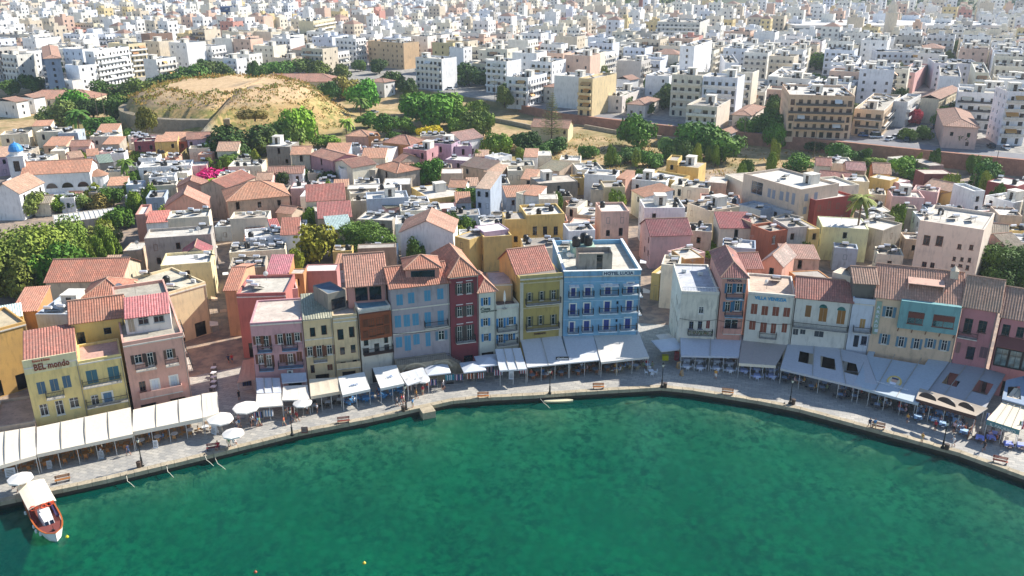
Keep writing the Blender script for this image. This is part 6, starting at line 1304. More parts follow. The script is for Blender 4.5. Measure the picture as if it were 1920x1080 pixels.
# ---------- awnings over the terraces
def awning(label,c,bk,fr,zb,zf,col,val=.35,posts=4,sag=.12,ribs=0,valcol=None,name='awning',text=None,base=0.,holes=None,cat='awning'):
    b0,b1=GU(c,bk[0],bk[1],zb),GU(c,bk[2],bk[3],zb); f0,f1=GU(c,fr[0],fr[1],zf),GU(c,fr[2],fr[3],zf)
    o=Vector((f0.x,f0.y,base)); a=math.atan2(f1.y-f0.y,f1.x-f0.x)
    if a>1.2 or a<-1.2: print('AWN angle',label,a)
    t=thing(name,o,a,label,cat,'awnings on the quay'); ca,sa=math.cos(-a),math.sin(-a)
    def loc(p): p=p-o; return Vector((ca*p.x-sa*p.y,sa*p.x+ca*p.y,p.z))
    B0,B1,F0,F1=map(loc,(b0,b1,f0,f1)); nx,ny=12,6; mb=MB()
    def pt(i,j,dz=0):
        u=i/nx; v=j/ny; p=(F0.lerp(F1,u)).lerp(B0.lerp(B1,u),v); p=p.copy(); p.z+=dz-sag*math.sin(v*math.pi)*(.6+.4*abs(math.sin(u*math.pi*3))); return p
    vi=[[mb.addv(pt(i,j)) for j in range(ny+1)] for i in range(nx+1)]; vj=[[mb.addv(pt(i,j,-.04)) for j in range(ny+1)] for i in range(nx+1)]
    hs=set(holes or ())
    for i in range(nx):
        for j in range(ny):
            if (i,j) in hs: continue
            mb.fi((vi[i][j],vi[i+1][j],vi[i+1][j+1],vi[i][j+1])); mb.fi((vj[i][j],vj[i][j+1],vj[i+1][j+1],vj[i+1][j]))
    mb.build('canvas',plain(col,.85,var=.25,name='canvas'),t)
    m=MB(); w=(F1-F0); n=10
    for k in range(n): p=F0+w*(k/n); q=F0+w*((k+1)/n); m.hexa([p+Vector((0,-.03,-val)),q+Vector((0,-.03,-val)),q+Vector((0,.0,-val)),p+Vector((0,.0,-val)),p+Vector((0,-.03,0)),q+Vector((0,-.03,0)),q,p])
    m.build('valance',plain(valcol or col,.85,var=.25,name='canvas'),t)
    m=MB(); m.bar(F0+Vector((0,.1,-.08)),F1+Vector((0,.1,-.08)),.05); m.bar(F0+Vector((0,.1,-.08)),B0+Vector((0,0,-.08)),.05); m.bar(F1+Vector((0,.1,-.08)),B1+Vector((0,0,-.08)),.05); m.build('frame',plain('8c8c8a',.5),t)
    for k in range(posts): p=F0.lerp(F1,(k+.04)/(posts-.92) if posts>1 else .5); m=MB(); m.bar((0,0,0),(0,0,p.z-.1),.05); m.build('post',plain('c8c8c4',.5),t,(p.x,.15,0))
    for k in range(ribs): u=(k+1)/(ribs+1); m=MB(); m.bar(F0.lerp(F1,u)+Vector((0,0,.03)),B0.lerp(B1,u)+Vector((0,0,.03)),.06); m.build('rib',plain('a8a49a',.6),t)
    if text:
        s,tc,u0,u1,hh,v=text; cc=bpy.data.curves.new('lettering','FONT'); cc.body=s; cc.extrude=.02; cc.materials.append(plain(tc,.5)); ob=bpy.data.objects.new('awning_lettering',cc); COL.objects.link(ob); bpy.context.view_layer.update()
        L=w.length; ob.scale=((u1-u0)*L/max(.1,ob.dimensions.x),hh/max(.1,ob.dimensions.y),1); ob.parent=t
        if v<0: ob.rotation_euler=(math.pi/2,0,0); ob.location=(u0*L,-.08,F0.z-val+.04)
        else:
            p=F0.lerp(F1,u0).lerp(B0.lerp(B1,u0),v); sl=math.atan2(B0.z-F0.z,B0.y-F0.y); ob.rotation_euler=(sl,0,0); ob.location=p+Vector((0,0,.08))
    return t,loc,(F0,F1,B0,B1)
CRM='e2d8c6'
A1=awning
A1('cream awning with long seams at the far left end of the quay',7,(-150,428,203,368),(-160,640,209,535),3.6,2.9,CRM,.5,4,ribs=3)
A1('long cream awning in three framed bays below the pale yellow hotel',7,(213,372,755,258),(212,530,768,412),3.7,2.9,CRM,.5,6,ribs=3)
A1('cream awning with small slits below the salmon pink house',7,(770,272,1160,185),(766,400,1172,318),3.6,2.9,'e4dac8',.6,5,ribs=2)
A1('cream corner awning at the mouth of the long alley',7,(1166,180,1256,168),(1175,318,1266,290),3.6,2.9,'e4dac8',.5,2)
A1('salmon side awning of the shop in the alley',8,(232,150,320,130),(186,322,330,292),4.4,2.7,'cf9c84',.15,2)
A1('grey-white shop awning over clothes racks at the alley corner',8,(332,285,520,285),(340,405,532,400),3.4,2.9,'c8cdd6',.2,3,ribs=2)
A1('lower white awning with lit edge left of the striped upper one',8,(338,412,530,402),(330,515,543,500),2.85,2.5,'e4dccf',.2,3)
A1('short ribbed blue-white awning under the pink balcony',8,(528,252,725,244),(538,325,732,310),3.9,3.4,'b8c0cc',.15,2)
A1('white pyramid canopy with a sunlit peak below the mauve house',8,(545,350,738,340),(538,460,752,452),3.0,2.6,'e4dccf',.2,3)
A1('beige awning in shadow below the cream house, first of two',8,(750,295,968,282),(762,430,1000,388),3.6,2.8,'d6c8b0',.5,4)
A1('white awning with small blue lettering and striped edge below the cream house',8,(976,278,1180,238),(1010,420,1228,372),3.6,2.8,'dcdcd6',.4,3,text=('AMARYLLIS','2a70b0',.35,.62,.35,.35))
A1('white awning with blue lettering right of the dark passage',8,(1246,208,1432,184),(1308,368,1495,328),3.8,2.8,'dcdcd6',.4,3,text=('CAFE','2a70b0',.4,.65,.4,.4))
A1('grey-white sail awning under the stone arches',8,(1460,250,1640,202),(1520,345,1692,286),3.2,2.7,'c9ccd0',.15,2)
A1('blue-white awning with three small lamps below the casa lettering',9,(472,238,680,228),(510,412,732,398),4.2,2.8,'d2d6da',.25,3,ribs=2)
A1('broad grey-white awning below the olive ochre house',9,(680,148,1010,124),(735,385,1082,350),4.3,2.8,'d6d6d6',.2,4,ribs=1)
A1('blue-white awning with a small black name board, left part of the blue hotel',9,(1022,108,1270,104),(1082,350,1335,325),4.3,2.8,'d2d6da',.2,3)
A1('wide cream-grey awning with a round white logo, right part of the blue hotel',9,(1275,103,1648,92),(1340,345,1732,300),4.3,2.8,'d8d4cc',.35,4)
A1('lilac-white awning with a pink rim below the corner house and salmon tower',10,(240,112,748,120),(248,290,722,300),3.9,2.8,'c8ccd6',.3,5,ribs=1)
A1('beige and grey awning with cream front flap below the house VILLA VENEZIA',10,(752,120,1148,150),(722,352,1025,372),3.8,2.7,'b4aaa4',.5,4,valcol='eee2cc')
A1('long blue-shaded awning with three big roof openings below the arched doors',10,(1135,142,1765,285),(1062,395,1880,590),3.9,2.8,'c2c4c8',.35,6,ribs=2,holes=[(2,2),(3,2),(2,3),(3,3),(5,2),(6,2),(5,3),(6,3),(8,2),(9,2),(8,3),(9,3)])
AT=A1('ribbed pale blue awning with a round emblem and white blackletter words',11,(282,60,880,150),(160,330,650,465),4.1,2.8,'b8c4cc',.4,5,ribs=2,holes=[(1,5),(2,5),(3,5),(4,5),(5,5),(6,5),(7,5),(8,5)],text=('Zythos   Zythos','e8e8e8',.28,.78,.5,.2))
t,loc,(F0,F1,B0,B1)=AT
p=F0.lerp(F1,.52).lerp(B0.lerp(B1,.52),.3); sl=math.atan2(B0.z-F0.z,B0.y-F0.y)
mb=MB(); mb.lathe([(1.05,0),(1.05,.08)],24); mb.lathe([(.8,.081),(.8,.1)],24,1); mb.lathe([(.45,.101),(.45,.13)],10,2,(0,.15,0)); mb.box(-.5,.35,-.75,-.2,.101,.15,3); mb.box(-.45,.5,.35,.6,.101,.17,4)
o=mb.build('round_emblem',[plain('d8b860'),plain('cfc8b0'),plain('d0a890'),plain('e8e8f0'),plain('20305c')],t,p+Vector((0,0,.08))); o.rotation_euler=(sl+.5,0,0)
A1('blue-grey canopy with dark roof gaps in front of the rose pink house',11,(880,130,1300,245),(680,372,1150,500),4.1,2.9,'acaeb2',.3,4,ribs=2,holes=[(2,2),(3,2),(4,2),(2,3),(3,3),(8,2),(9,2),(10,2),(8,3),(9,3),(10,3)])
A1('ochre-grey wooden slat roof with carved fascia, lit at its right end',11,(660,350,1170,500),(628,430,1080,560),3.6,3.2,'b8aa98',.55,5,valcol='5a4038')
# carved boards standing on the fascia
for k,u in enumerate(((650,410,780,450),(790,440,925,495),(945,480,1065,530))):
    a=GU(11,u[0],u[1],3.75); b_=GU(11,u[2],u[3],3.75); L=(b_-a).length; an=math.atan2(b_.y-a.y,b_.x-a.x); mb=MB(); pts=[(L/2-L/2*math.cos(math.pi*j/14),.55*math.sin(math.pi*j/14)*1.6) for j in range(15)]
    mb.face([(x,0,z) for x,z in pts]); mb.face([(x,.1,z) for x,z in pts][::-1])
    for j in range(14): mb.face([(pts[j][0],0,pts[j][1]),(pts[j][0],.1,pts[j][1]),(pts[j+1][0],.1,pts[j+1][1]),(pts[j+1][0],0,pts[j+1][1])])
    o=mb.build('sign_board',plain('4a3c3a',.5),None,a,an); tag(o,['left','middle','right'][k]+' dark arched board standing on the slatted restaurant roof','sign','arched roof boards')
PA=A1('ribbed cream awning over the restaurant signed IL PADRINO at the right end',21,(1560,130,1830,170),(1160,590,1640,745),4.,3.1,'ecdcc0',.75,3,valcol='5f8a8c',ribs=3,text=('IL PADRINO','e8e8e0',.12,.88,.42,-1))
A1('dark-framed blue canopy above the ribbed cream one at the right end',21,(1440,20,1697,-40),(1380,290,1760,395),4.6,3.9,'8fa0b4',.2,2,holes=[(2,1),(3,1),(4,1),(5,1),(6,1),(7,1),(8,1),(2,2),(3,2),(4,2),(5,2),(6,2),(7,2),(8,2),(2,3),(3,3),(4,3),(5,3),(6,3),(7,3),(8,3)])
# black name board
g=GU(9,968,305,3.1); mb=MB(); mb.box(0,2.1,-.06,.04,0,.5); o=mb.build('name_board',plain('14181c',.5),None,(g.x,g.y-.6,2.95),.06); tag(o,'small black name board with white lettering hung over the awning edges','sign'); lettering(None,'F','Galileo',0,1.8,0,.32,'e8e8e8',parent=o).location=(.15,-.09,.08)
# small shop canopies over the long alley
for k,(px,py,sd) in enumerate(((401,606,-1),(402,560,-1),(403,500,-1),(402,462,-1),(419,585,1),(423,515,1),(1212,545,-1),(1232,535,1),(1206,490,-1))):
    g=G(px,py,2.9); an=math.atan2(g.y,g.x); t=thing('shop_awning',(g.x,g.y,0),an-math.pi/2,'small %s shop canopy over the %s alley'%(['cream','tan','white'][k%3],'long' if px<900 else 'second'),'awning','alley canopies'); mb=MB(); w=R.uniform(.55,.8)
    mb.hexa([(-w,-.8,2.7 if sd<0 else 3.1),(w,-.8,3.1 if sd>0 else 2.7),(w,.8,3.1 if sd>0 else 2.7),(-w,.8,3.1),(-w,-.8,2.76 if sd<0 else 3.16),(w,-.8,3.16 if sd>0 else 2.76),(w,.8,3.16 if sd>0 else 2.76),(-w,.8,3.16)]); mb.build('canvas',plain(['e8dcc8','c8a888','e4e4e0'][k%3],.85,name='canvas'),t); m=MB(); [m.bar((x,y,0),(x,y,2.7),.03) for x in (-w+.05,w-.05) for y in (-.7,.7)]; m.build('frame',plain('8c8c8a',.5),t)
# ---------- parasols
def parasol(label,c,x,y,r,z=2.4,square=False,col='ece8e0',lean=0,closed=False,base=0.,sx=1.):
    g=GU(c,x,y,z+base); g.z=base; t=thing('parasol',g,R.uniform(0,.5) if not square else .25,label,'parasol','parasols on the quay')
    mb=MB(); n=4 if square else 8; h=.55
    if closed: mb.lathe([(.06,1.2),(.22,1.6),(.16,2.6),(.03,3.2)],8)
    else:
        i=len(mb.v); top=mb.addv((0,0,z+h)); rim=[]
        for k in range(n*2):
            a=math.pi*k/n; q=r*(1.41 if square else 1)*(1 if k%2==0 else (.72 if square else .93)); rim.append(mb.addv((q*math.cos(a+.785),q*math.sin(a+.785),z-(.0 if k%2==0 else -.03))))
        lo=[mb.addv((mb.v[k][0],mb.v[k][1],z-.18)) for k in rim]
        for k in range(2*n): j=(k+1)%(2*n); mb.fi((top,rim[k],rim[j])); mb.fi((rim[k],lo[k],lo[j],rim[j]))
    mb.build('canopy',plain(col,.85,var=.12,name='canvas'),t); m=MB(); m.bar((0,0,0),(0,0,(z+h) if not closed else 3.2),.035); m.box(-.3,.3,-.3,.3,0,.08); m.build('pole',plain('b0aaa0',.5),t)
    return t
for a in (('white parasol over a seated pair at the left quay edge, by the boat',7,116,668,1.5,2.1),('large white parasol beside the corner awning',7,1272,322,1.8,2.5),('white parasol over artists near the kerb bench',7,1348,408,1.5,2.0),('big round white parasol at the alley mouth',8,255,515,1.9,2.6),('white parasol at the left of the alley mouth',8,60,610,1.7,2.4),('cream parasol before the white pyramid canopy',8,697,480,1.4,2.3),('white parasol leaning over the striped awning corner, left of three',8,1525,312,1.2,2.5),('small white parasol, middle one of the three by the souvenir stand',8,1585,312,.7,2.4),('round white parasol, right one of the three by the souvenir stand',8,1642,298,1.1,2.5)):
    parasol(*a)
for a in (('square white parasol under the stone stairs arch',8,1750,215,1.9,2.7),('square white parasol below the dark red house',9,290,380,1.8,2.6),('higher square white parasol beside the dark red house parasol',9,420,328,2.,2.9),('grey-white square parasol at the second alley mouth',10,145,200,2.2,2.7)):
    parasol(*a,square=True,col='cdd2da')
parasol('folded white parasol on the open roof terrace of the low white house',3,1022,470,.5,2.4,closed=True,base=WT.h)
parasol('white canopy at the left wall of the second alley, over a kiosk fridge',10,120,140,1.3,2.4,square=True,col='d8d0c8')
# ---------- people
def personmesh(pose):
    key='P'+pose
    if key in SH: return SH[key]
    if pose=='sit': J=dict(pel=(0,0,.5),ch=(0,-.03,.85),nk=(0,-.02,1.08),hd=(0,.03,1.28),ht=(0,.03,1.4),hl=(-.1,0,.48),kl=(-.13,.42,.5),al=(-.13,.44,.08),fl=(-.13,.6,.04),hr=(.1,0,.48),kr=(.13,.42,.5),ar=(.13,.4,.08),fr=(.13,.56,.04),sl=(-.2,-.02,1.0),el=(-.26,.1,.74),wl=(-.16,.34,.72),sr=(.2,-.02,1.0),er=(.26,.1,.74),wr=(.16,.34,.74))
    else:
        w=.22 if pose=='walk' else .03
        J=dict(pel=(0,0,.92),ch=(0,.02,1.22),nk=(0,.02,1.46),hd=(0,.04,1.62),ht=(0,.04,1.74),hl=(-.1,0,.88),kl=(-.11,w,.5),al=(-.11,w*.6,.08),fl=(-.11,w*.6+.17,.03),hr=(.1,0,.88),kr=(.11,-w*.3,.48),ar=(.11,-w*1.5,.1),fr=(.11,-w*1.5+.16,.03),sl=(-.2,.01,1.4),el=(-.25,-w*.5,1.12),wl=(-.26,-w*.5+.1,.86),sr=(.2,.01,1.4),er=(.25,w*.6,1.12),wr=(.25,w+.12,.88))
    rd=dict(pel=.15,ch=.15,nk=.06,hd=.11,ht=.085,hl=.1,kl=.062,al=.042,fl=.04,hr=.1,kr=.062,ar=.042,fr=.04,sl=.065,el=.045,wl=.032,sr=.065,er=.045,wr=.032)
    E=[('pel','ch'),('ch','nk'),('nk','hd'),('hd','ht'),('pel','hl'),('hl','kl'),('kl','al'),('al','fl'),('pel','hr'),('hr','kr'),('kr','ar'),('ar','fr'),('ch','sl'),('sl','el'),('el','wl'),('ch','sr'),('sr','er'),('er','wr')]
    for s,q in (('l',-1),('r',1)):
        w=Vector(J['w'+s]); 
        for k,(dx,dl) in enumerate(((-.03,.13),(-.01,.15),(.012,.145),(.03,.12))): n_='f%s%d'%(s,k); d=(w-Vector(J['e'+s])).normalized(); J[n_]=tuple(w+d*dl+Vector((dx,.0,0))); rd[n_]=.011; E.append(('w'+s,n_))
        n_='t'+s; J[n_]=tuple(w+(w-Vector(J['e'+s])).normalized()*.06+Vector((-q*.05,.03,0))); rd[n_]=.012; E.append(('w'+s,n_))
    ks=list(J); me=bpy.data.meshes.new('body'); me.from_pydata([J[k] for k in ks],[(ks.index(a),ks.index(b)) for a,b in E],[]); ob=bpy.data.objects.new('tmp',me); COL.objects.link(ob)
    ob.modifiers.new('s','SKIN'); sv=me.skin_vertices[0].data
    for k,n_ in enumerate(ks): sv[k].radius=(rd[n_]*(1.15 if n_ in('ch','pel') else 1),rd[n_]*(.8 if n_ in('ch','pel') else 1)); sv[k].use_root=(n_=='pel')
    sb=ob.modifiers.new('d','SUBSURF'); sb.levels=1; sb.render_levels=1; bpy.context.view_layer.update()
    m2=bpy.data.meshes.new_from_object(ob.evaluated_get(bpy.context.evaluated_depsgraph_get())); bpy.data.objects.remove(ob); m2.name='person'
    for n_ in range(4): m2.materials.append(None)
    zt=J['nk'][2]-.03; zh=J['hd'][2]; zp=J['pel'][2]+.02; hipz=.42 if pose=='sit' else .5
    for f in m2.polygons:
        c=f.center; arm=abs(c.x)>.215
        if c.z>zh+.03 or (c.z>zt+.08 and c.y<J['hd'][1]-.03): mi=3
        elif c.z>zt: mi=0
        elif arm and c.z<J['el'][2]+.1 and not(pose=='sit' and c.z<.62): mi=0
        elif c.z>zp: mi=1
        elif (c.z>hipz if pose!='sit' else c.y<.36): mi=2
        else: mi=0
        f.material_index=mi; f.use_smooth=True
    SH[key]=m2; return m2
SHIRT=[('e8e8e8','white'),('b02838','red'),('2a3a5c','navy'),('4f88b8','light blue'),('d8a048','mustard'),('222226','black'),('c86a48','orange'),('7a9a70','sage green'),('e0b8b8','pale pink'),('7a7a80','grey')]
PANT=[('24262c','dark trousers'),('4a5c7c','blue jeans'),('c8b898','beige shorts'),('e4e4e0','white trousers'),('5a4a3c','brown trousers')]
def person(c,x,y,pose,ang,sh,pt,where,z=0.):
    p=GU(c,x,y,z) if c is not None else Vector((x,y,z)); me=personmesh(pose); o=bpy.data.objects.new('person',me); COL.objects.link(o); o.location=p; o.rotation_euler=(0,0,ang); k=R.uniform(.94,1.05); o.scale=(k,k,k)
    for i,m in enumerate((plain('b98468',.6,name='skin'),plain(SHIRT[sh][0],.8,name='cloth'),plain(PANT[pt][0],.8,name='cloth'),plain(R.choice(['2a1e16','4a3422','8a6a44','1a1614']),.7,name='hair'))): o.material_slots[i].link='OBJECT'; o.material_slots[i].material=m
    tag(o,'%s person, %s top, %s, %s'%({'sit':'seated','walk':'walking','stand':'standing'}[pose],SHIRT[sh][1],PANT[pt][1],where),'person','people on the quay'); return o
PL=[(8,122,172,'walk',0,2,0,'in the long alley'),(8,150,170,'walk',.2,1,1,'in the long alley'),(8,205,460,'stand',1,5,0,'under the clothes racks'),(8,142,640,'walk',2.9,3,2,'at the alley mouth'),(8,192,690,'walk',1.6,0,1,'at the alley mouth'),(8,205,648,'stand',3,8,2,'beside the round parasol'),(8,298,665,'stand',2.5,9,0,'before the souvenir rack'),(8,312,655,'stand',-1,0,0,'before the souvenir rack'),(8,352,668,'walk',1.8,3,3,'before the souvenir rack'),(8,365,665,'walk',1.5,7,2,'before the souvenir rack'),
(8,556,662,'walk',1.4,6,2,'by the lamp post'),(8,572,610,'stand',2,9,2,'near the cream parasol'),(8,612,640,'walk',-1.2,2,1,'behind the lamp post'),(8,652,622,'walk',1.6,1,2,'beside the cream parasol'),(8,662,628,'walk',1.5,1,0,'beside the cream parasol'),(8,738,570,'stand',2.8,0,0,'at the beige awning'),(8,815,562,'stand',2.2,0,0,'under the beige awning'),(8,1285,440,'stand',2,2,1,'at the dark passage'),(8,1300,428,'stand',0,3,1,'at the dark passage'),(8,1440,510,'walk',1.4,9,0,'left of the second lamp'),(8,1476,495,'walk',1.5,1,3,'left of the second lamp'),(8,1492,490,'walk',1.5,8,2,'left of the second lamp'),
(8,1562,520,'stand',1,3,2,'right of the second lamp'),(8,1592,450,'walk',1.6,4,0,'under the three white parasols'),(8,1640,418,'stand',2.8,1,2,'under the round white parasol'),(8,1678,388,'stand',3,6,1,'beside the round white parasol'),(8,1580,400,'stand',0,9,0,'under the three white parasols'),(8,1800,372,'walk',1.2,0,1,'beside the square parasol'),(9,48,575,'stand',1,9,0,'in front of the stone arch'),(9,930,480,'stand',2.9,1,0,'at the lamp beside the grey awning'),
(7,745,535,'walk',1.2,2,1,'in front of the long cream awning'),(7,870,455,'stand',2,3,3,'under the slit awning'),(7,590,545,'stand',2,0,0,'by the menu board'),(7,1328,490,'stand',.5,7,2,'under the artists parasol'),(7,1352,480,'sit',-.6,0,4,'under the artists parasol'),(7,1262,500,'sit',3,1,0,'on the kerb bench near the artists'),(7,92,735,'sit',1.2,5,4,'under the quay edge parasol'),(7,125,742,'sit',2,4,0,'under the quay edge parasol'),(7,1340,350,'walk',2,9,0,'beside the large white parasol'),(7,1375,388,'walk',2.2,0,1,'beside the large white parasol'),(7,1388,380,'walk',2.2,3,2,'beside the large white parasol'),
(10,530,480,'walk',2.8,4,3,'before the lilac-white awning'),(11,278,650,'walk',3.,2,0,'next to the bench on the sunny kerb'),(11,316,655,'walk',3.,3,2,'next to the bench on the sunny kerb'),(11,672,760,'stand',2.,4,2,'beside the easel on the kerb'),(11,562,612,'stand',2,4,1,'at the wooden fence'),(11,906,790,'walk',1.4,0,3,'at the right lamp'),(21,1110,1045,'walk',1.5,5,0,'before the padrino restaurant'),(11,770,670,'stand',2,1,0,'serving the slatted terrace'),(11,910,680,'stand',2,8,0,'serving the slatted terrace')]
for q in PL: person(*q)
# ---------- tables and chairs
def tablemesh(kind):
    def f():
        mb=MB()
        if kind=='round': mb.lathe([(.5,.7),(.5,.74)],12); mb.bar((0,0,0),(0,0,.7),.04,1); mb.lathe([(.26,0),(.26,.04)],8,1)
        elif kind=='cloth': mb.box(-.5,.5,-.45,.45,.72,.75); mb.hexa([(-.56,-.51,.42),(.56,-.51,.42),(.56,.51,.42),(-.56,.51,.42),(-.5,-.45,.72),(.5,-.45,.72),(.5,.45,.72),(-.5,.45,.72)]); [mb.bar((x,y,0),(x,y,.6),.03,1) for x in(-.42,.42) for y in (-.36,.36)]
        else: mb.box(-.4,.4,-.4,.4,.71,.75); [mb.bar((x,y,0),(x,y,.71),.025,1) for x in(-.34,.34) for y in (-.34,.34)]
        return mb.mesh('dining_table',[plain('dfe3e8'),plain('6a6460')])
    return shared('tb'+kind,f)
def chairmesh():
    def f():
        mb=MB(); mb.box(-.22,.22,-.22,.22,.42,.47)
        for x in(-.2,.2):
            for y in(-.2,.2): mb.bar((x,y,0),(x,y,.42),.02)
        for x in (-.2,.2): mb.bar((x,-.2,.47),(x,-.25,.95),.02)
        for z in (.6,.74,.88): mb.box(-.2,.2,-.26-.01,-.23,z,z+.08)
        return mb.mesh('chair',[plain('c8924c')])
    return shared('chair',f)
def recol(o,i,c,nm='paint'): o.material_slots[i].link='OBJECT'; o.material_slots[i].material=plain(c,.6,name=nm)
PP={}
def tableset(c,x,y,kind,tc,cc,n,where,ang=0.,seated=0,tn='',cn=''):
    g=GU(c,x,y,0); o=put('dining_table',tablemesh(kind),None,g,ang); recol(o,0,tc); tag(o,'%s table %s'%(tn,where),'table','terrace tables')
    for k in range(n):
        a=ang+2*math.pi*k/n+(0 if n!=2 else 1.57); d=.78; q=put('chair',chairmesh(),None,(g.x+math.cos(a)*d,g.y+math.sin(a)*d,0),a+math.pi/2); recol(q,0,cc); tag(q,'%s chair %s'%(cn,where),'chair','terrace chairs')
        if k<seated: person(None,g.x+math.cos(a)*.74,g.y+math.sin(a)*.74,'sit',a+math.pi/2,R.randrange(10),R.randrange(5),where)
def trow(c,pts,kind,tc,cc,n,where,tn,cn,ang=.3,seat=.2):
    for x,y in pts: tableset(c,x,y,kind,tc,cc,n,where,ang+R.uniform(-.15,.15),(R.choice([1,2,3,4]) if R.random()<seat*1.5 else 0),tn,cn)
trow(7,[(820,472),(915,452),(1012,435),(1102,412),(1190,395)],'round','dfe3e8','b8864c',4,'under the slit awning','white round','tan wicker')
trow(7,[(500,545),(635,510),(735,490),(385,570),(270,590),(180,610),(70,630)],'wood','a0703c','b8783c',4,'under the framed cream awning','brown','tan wooden',.35,.1)
trow(7,[(860,420),(960,400),(1060,380),(450,520),(590,490),(330,545)],'wood','c8b090','b8783c',4,'at the back under the cream awnings','pale','tan wooden',.35,.1)
trow(8,[(800,530),(900,505),(990,485)],'wood','dfe3e8','2a2624',4,'under the first beige awning','white','black',.15,0); trow(8,[(1068,490),(1195,465),(1330,440),(1465,400),(1110,460)],'cloth','4a86b8','3f7fb0',4,'under the lettered white awnings','blue-clothed','blue',.2,.1); trow(8,[(1395,420),(1240,440)],'wood','4a86b8','3f7fb0',2,'between the lettered white awnings','blue','blue',.2,0)
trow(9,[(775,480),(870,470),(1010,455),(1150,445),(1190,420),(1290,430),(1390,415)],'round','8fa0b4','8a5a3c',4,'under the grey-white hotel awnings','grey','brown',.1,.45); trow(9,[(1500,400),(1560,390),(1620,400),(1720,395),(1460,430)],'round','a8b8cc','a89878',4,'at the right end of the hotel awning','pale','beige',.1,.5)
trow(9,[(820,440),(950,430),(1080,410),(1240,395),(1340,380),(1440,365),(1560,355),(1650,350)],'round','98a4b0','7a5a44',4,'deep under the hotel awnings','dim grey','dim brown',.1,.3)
trow(10,[(290,345),(290,400),(400,350),(400,410),(540,355),(535,415),(645,370),(645,430)],'cloth','c8ccd8','dfe3e8',4,'under the lilac-white awning','white-clothed','white',0.,.05)
trow(10,[(762,435),(865,420),(868,480),(990,425),(990,480)],'cloth','a8b4dc','c8d0e4',4,'under the beige and grey awning','lilac-clothed','pale blue',-.1,.15)
trow(10,[(1110,460),(1090,500),(1215,520),(1310,570),(1400,580),(1420,545),(1545,640),(1575,590),(1660,650),(1690,610),(1235,480)],'wood','9ab0cc','3a3e48',4,'under the long blue-shaded awning','grey-blue','dark',-.25,.4)
trow(11,[(180,400),(310,450),(335,500),(395,490),(375,440),(510,540),(540,500)],'wood','a4b4cc','3a3e48',4,'in front of the blackletter awning','pale blue','dark',-.35,.5)
trow(11,[(640,590),(715,510),(770,610),(830,640),(960,660),(800,560),(880,570),(660,540),(985,700),(930,620)],'cloth','9ec0e0','4a5c74',4,'under the wooden slat roof','light blue-clothed','dusky blue',-.4,.5)
trow(21,[(1050,900),(1210,900),(1460,990),(1640,1010),(1250,840)],'cloth','8f9ce8','5a4a44',4,'under the padrino awning','periwinkle-clothed','dark brown',-.4,.2)
trow(8,[(5,235),(5,275),(5,310),(5,345),(4,385)],'wood','e0e0e4','3a3a3e',2,'lined up along the alley wall','white','dark',0,0)
trow(10,[(1,445)],'wood','e0e4e8','e0e4e8',4,'at the very end of the hotel terrace','white','white',0,0)
# ---------- lamp posts, benches, bins, boards, racks
def lamp(c,x,y,label):
    t=thing('street_lamp',GU(c,x,y,0),0,label,'street lamp','street lamps'); mb=MB(); mb.lathe([(.28,0),(.26,.25),(.14,.4),(.12,1.2),(.16,1.25),(.07,1.4),(.06,3.5),(.1,3.6)],10); mb.build('post',plain('16181a',.4),t)
    mb=MB(); mb.lathe([(.09,3.6),(.2,3.95),(.2,4.05)],8,0); mb.build('lantern',plain('e4e0d0',.3),t); mb=MB(); mb.lathe([(.24,4.05),(.12,4.25),(.03,4.4)],8); mb.build('lantern_cap',plain('16181a',.4),t); return t
for a in ((7,823,598,'black lamp post with a bin at its foot near the long cream awning'),(8,618,736,'black lamp post on the kerb before the cream parasol'),(8,1510,538,'black lamp post with a bin beside the jutting quay step'),(9,920,605,'black lamp post between two benches before the olive ochre house'),(9,1836,552,'black lamp post at the bend of the quay by the second alley'),(10,1138,688,'black lamp post at the edge of the building shadow'),(11,828,803,'black lamp post in front of the slatted terrace')): lamp(*a)
def bench(c,x,y,ang,col,cn,where):
    t=thing('bench',GU(c,x,y,0),ang,'%s slatted bench %s'%(cn,where),'bench','benches on the quay'); m=plain(col,.6)
    mb=MB(); [mb.box(-.9,.9,-.25+k*.13,-.15+k*.13,.42,.46) for k in range(4)]; mb.build('seat',m,t); mb=MB(); [mb.box(-.9,.9,.29,.32,.55+k*.14,.65+k*.14) for k in range(3)]; mb.build('backrest',m,t)
    for s in (-.75,.75): mb=MB(); mb.box(s-.03,s+.03,-.25,.28,0,.42); mb.box(s-.03,s+.03,.25,.29,.42,.95); mb.build('leg',plain('2a2a2a',.5),t)
bench(7,365,690,.45,'a8703c','brown','with a white board beside the moored boat'); bench(7,1235,505,.3,'7a3a3c','reddish','near the artists parasol'); bench(8,1020,640,.22,'8a4a3c','dark red','below the first beige awning'); bench(9,375,640,.1,'b8743c','orange-brown','before the dark red house'); bench(9,1318,565,.03,'b8743c','orange-brown','before the blue hotel'); bench(10,628,610,-.25,'a8703c','brown','right of the quay bend'); bench(11,345,655,-.45,'8a5a3c','brown','beside two strolling people'); bench(11,1258,915,-.45,'a05038','rust-red','at the right end of the quay')
def bin_(c,x,y,where): mb=MB(); mb.lathe([(.24,0),(.3,.1),(.32,.85),(.26,.9)],10); mb.lathe([(.34,.78),(.34,.86)],10,0); o=mb.build('litter_bin',plain('4a3a30',.6),None,GU(c,x,y,0)); tag(o,'brown litter bin '+where,'litter bin','litter bins')
bin_(7,806,606,'at the lamp near the long cream awning'); bin_(8,1487,548,'beside the quay step lamp'); bin_(9,1862,555,'at the quay bend lamp'); bin_(10,1165,690,'at the lamp on the shadow edge'); bin_(11,858,812,'at the lamp of the slatted terrace')
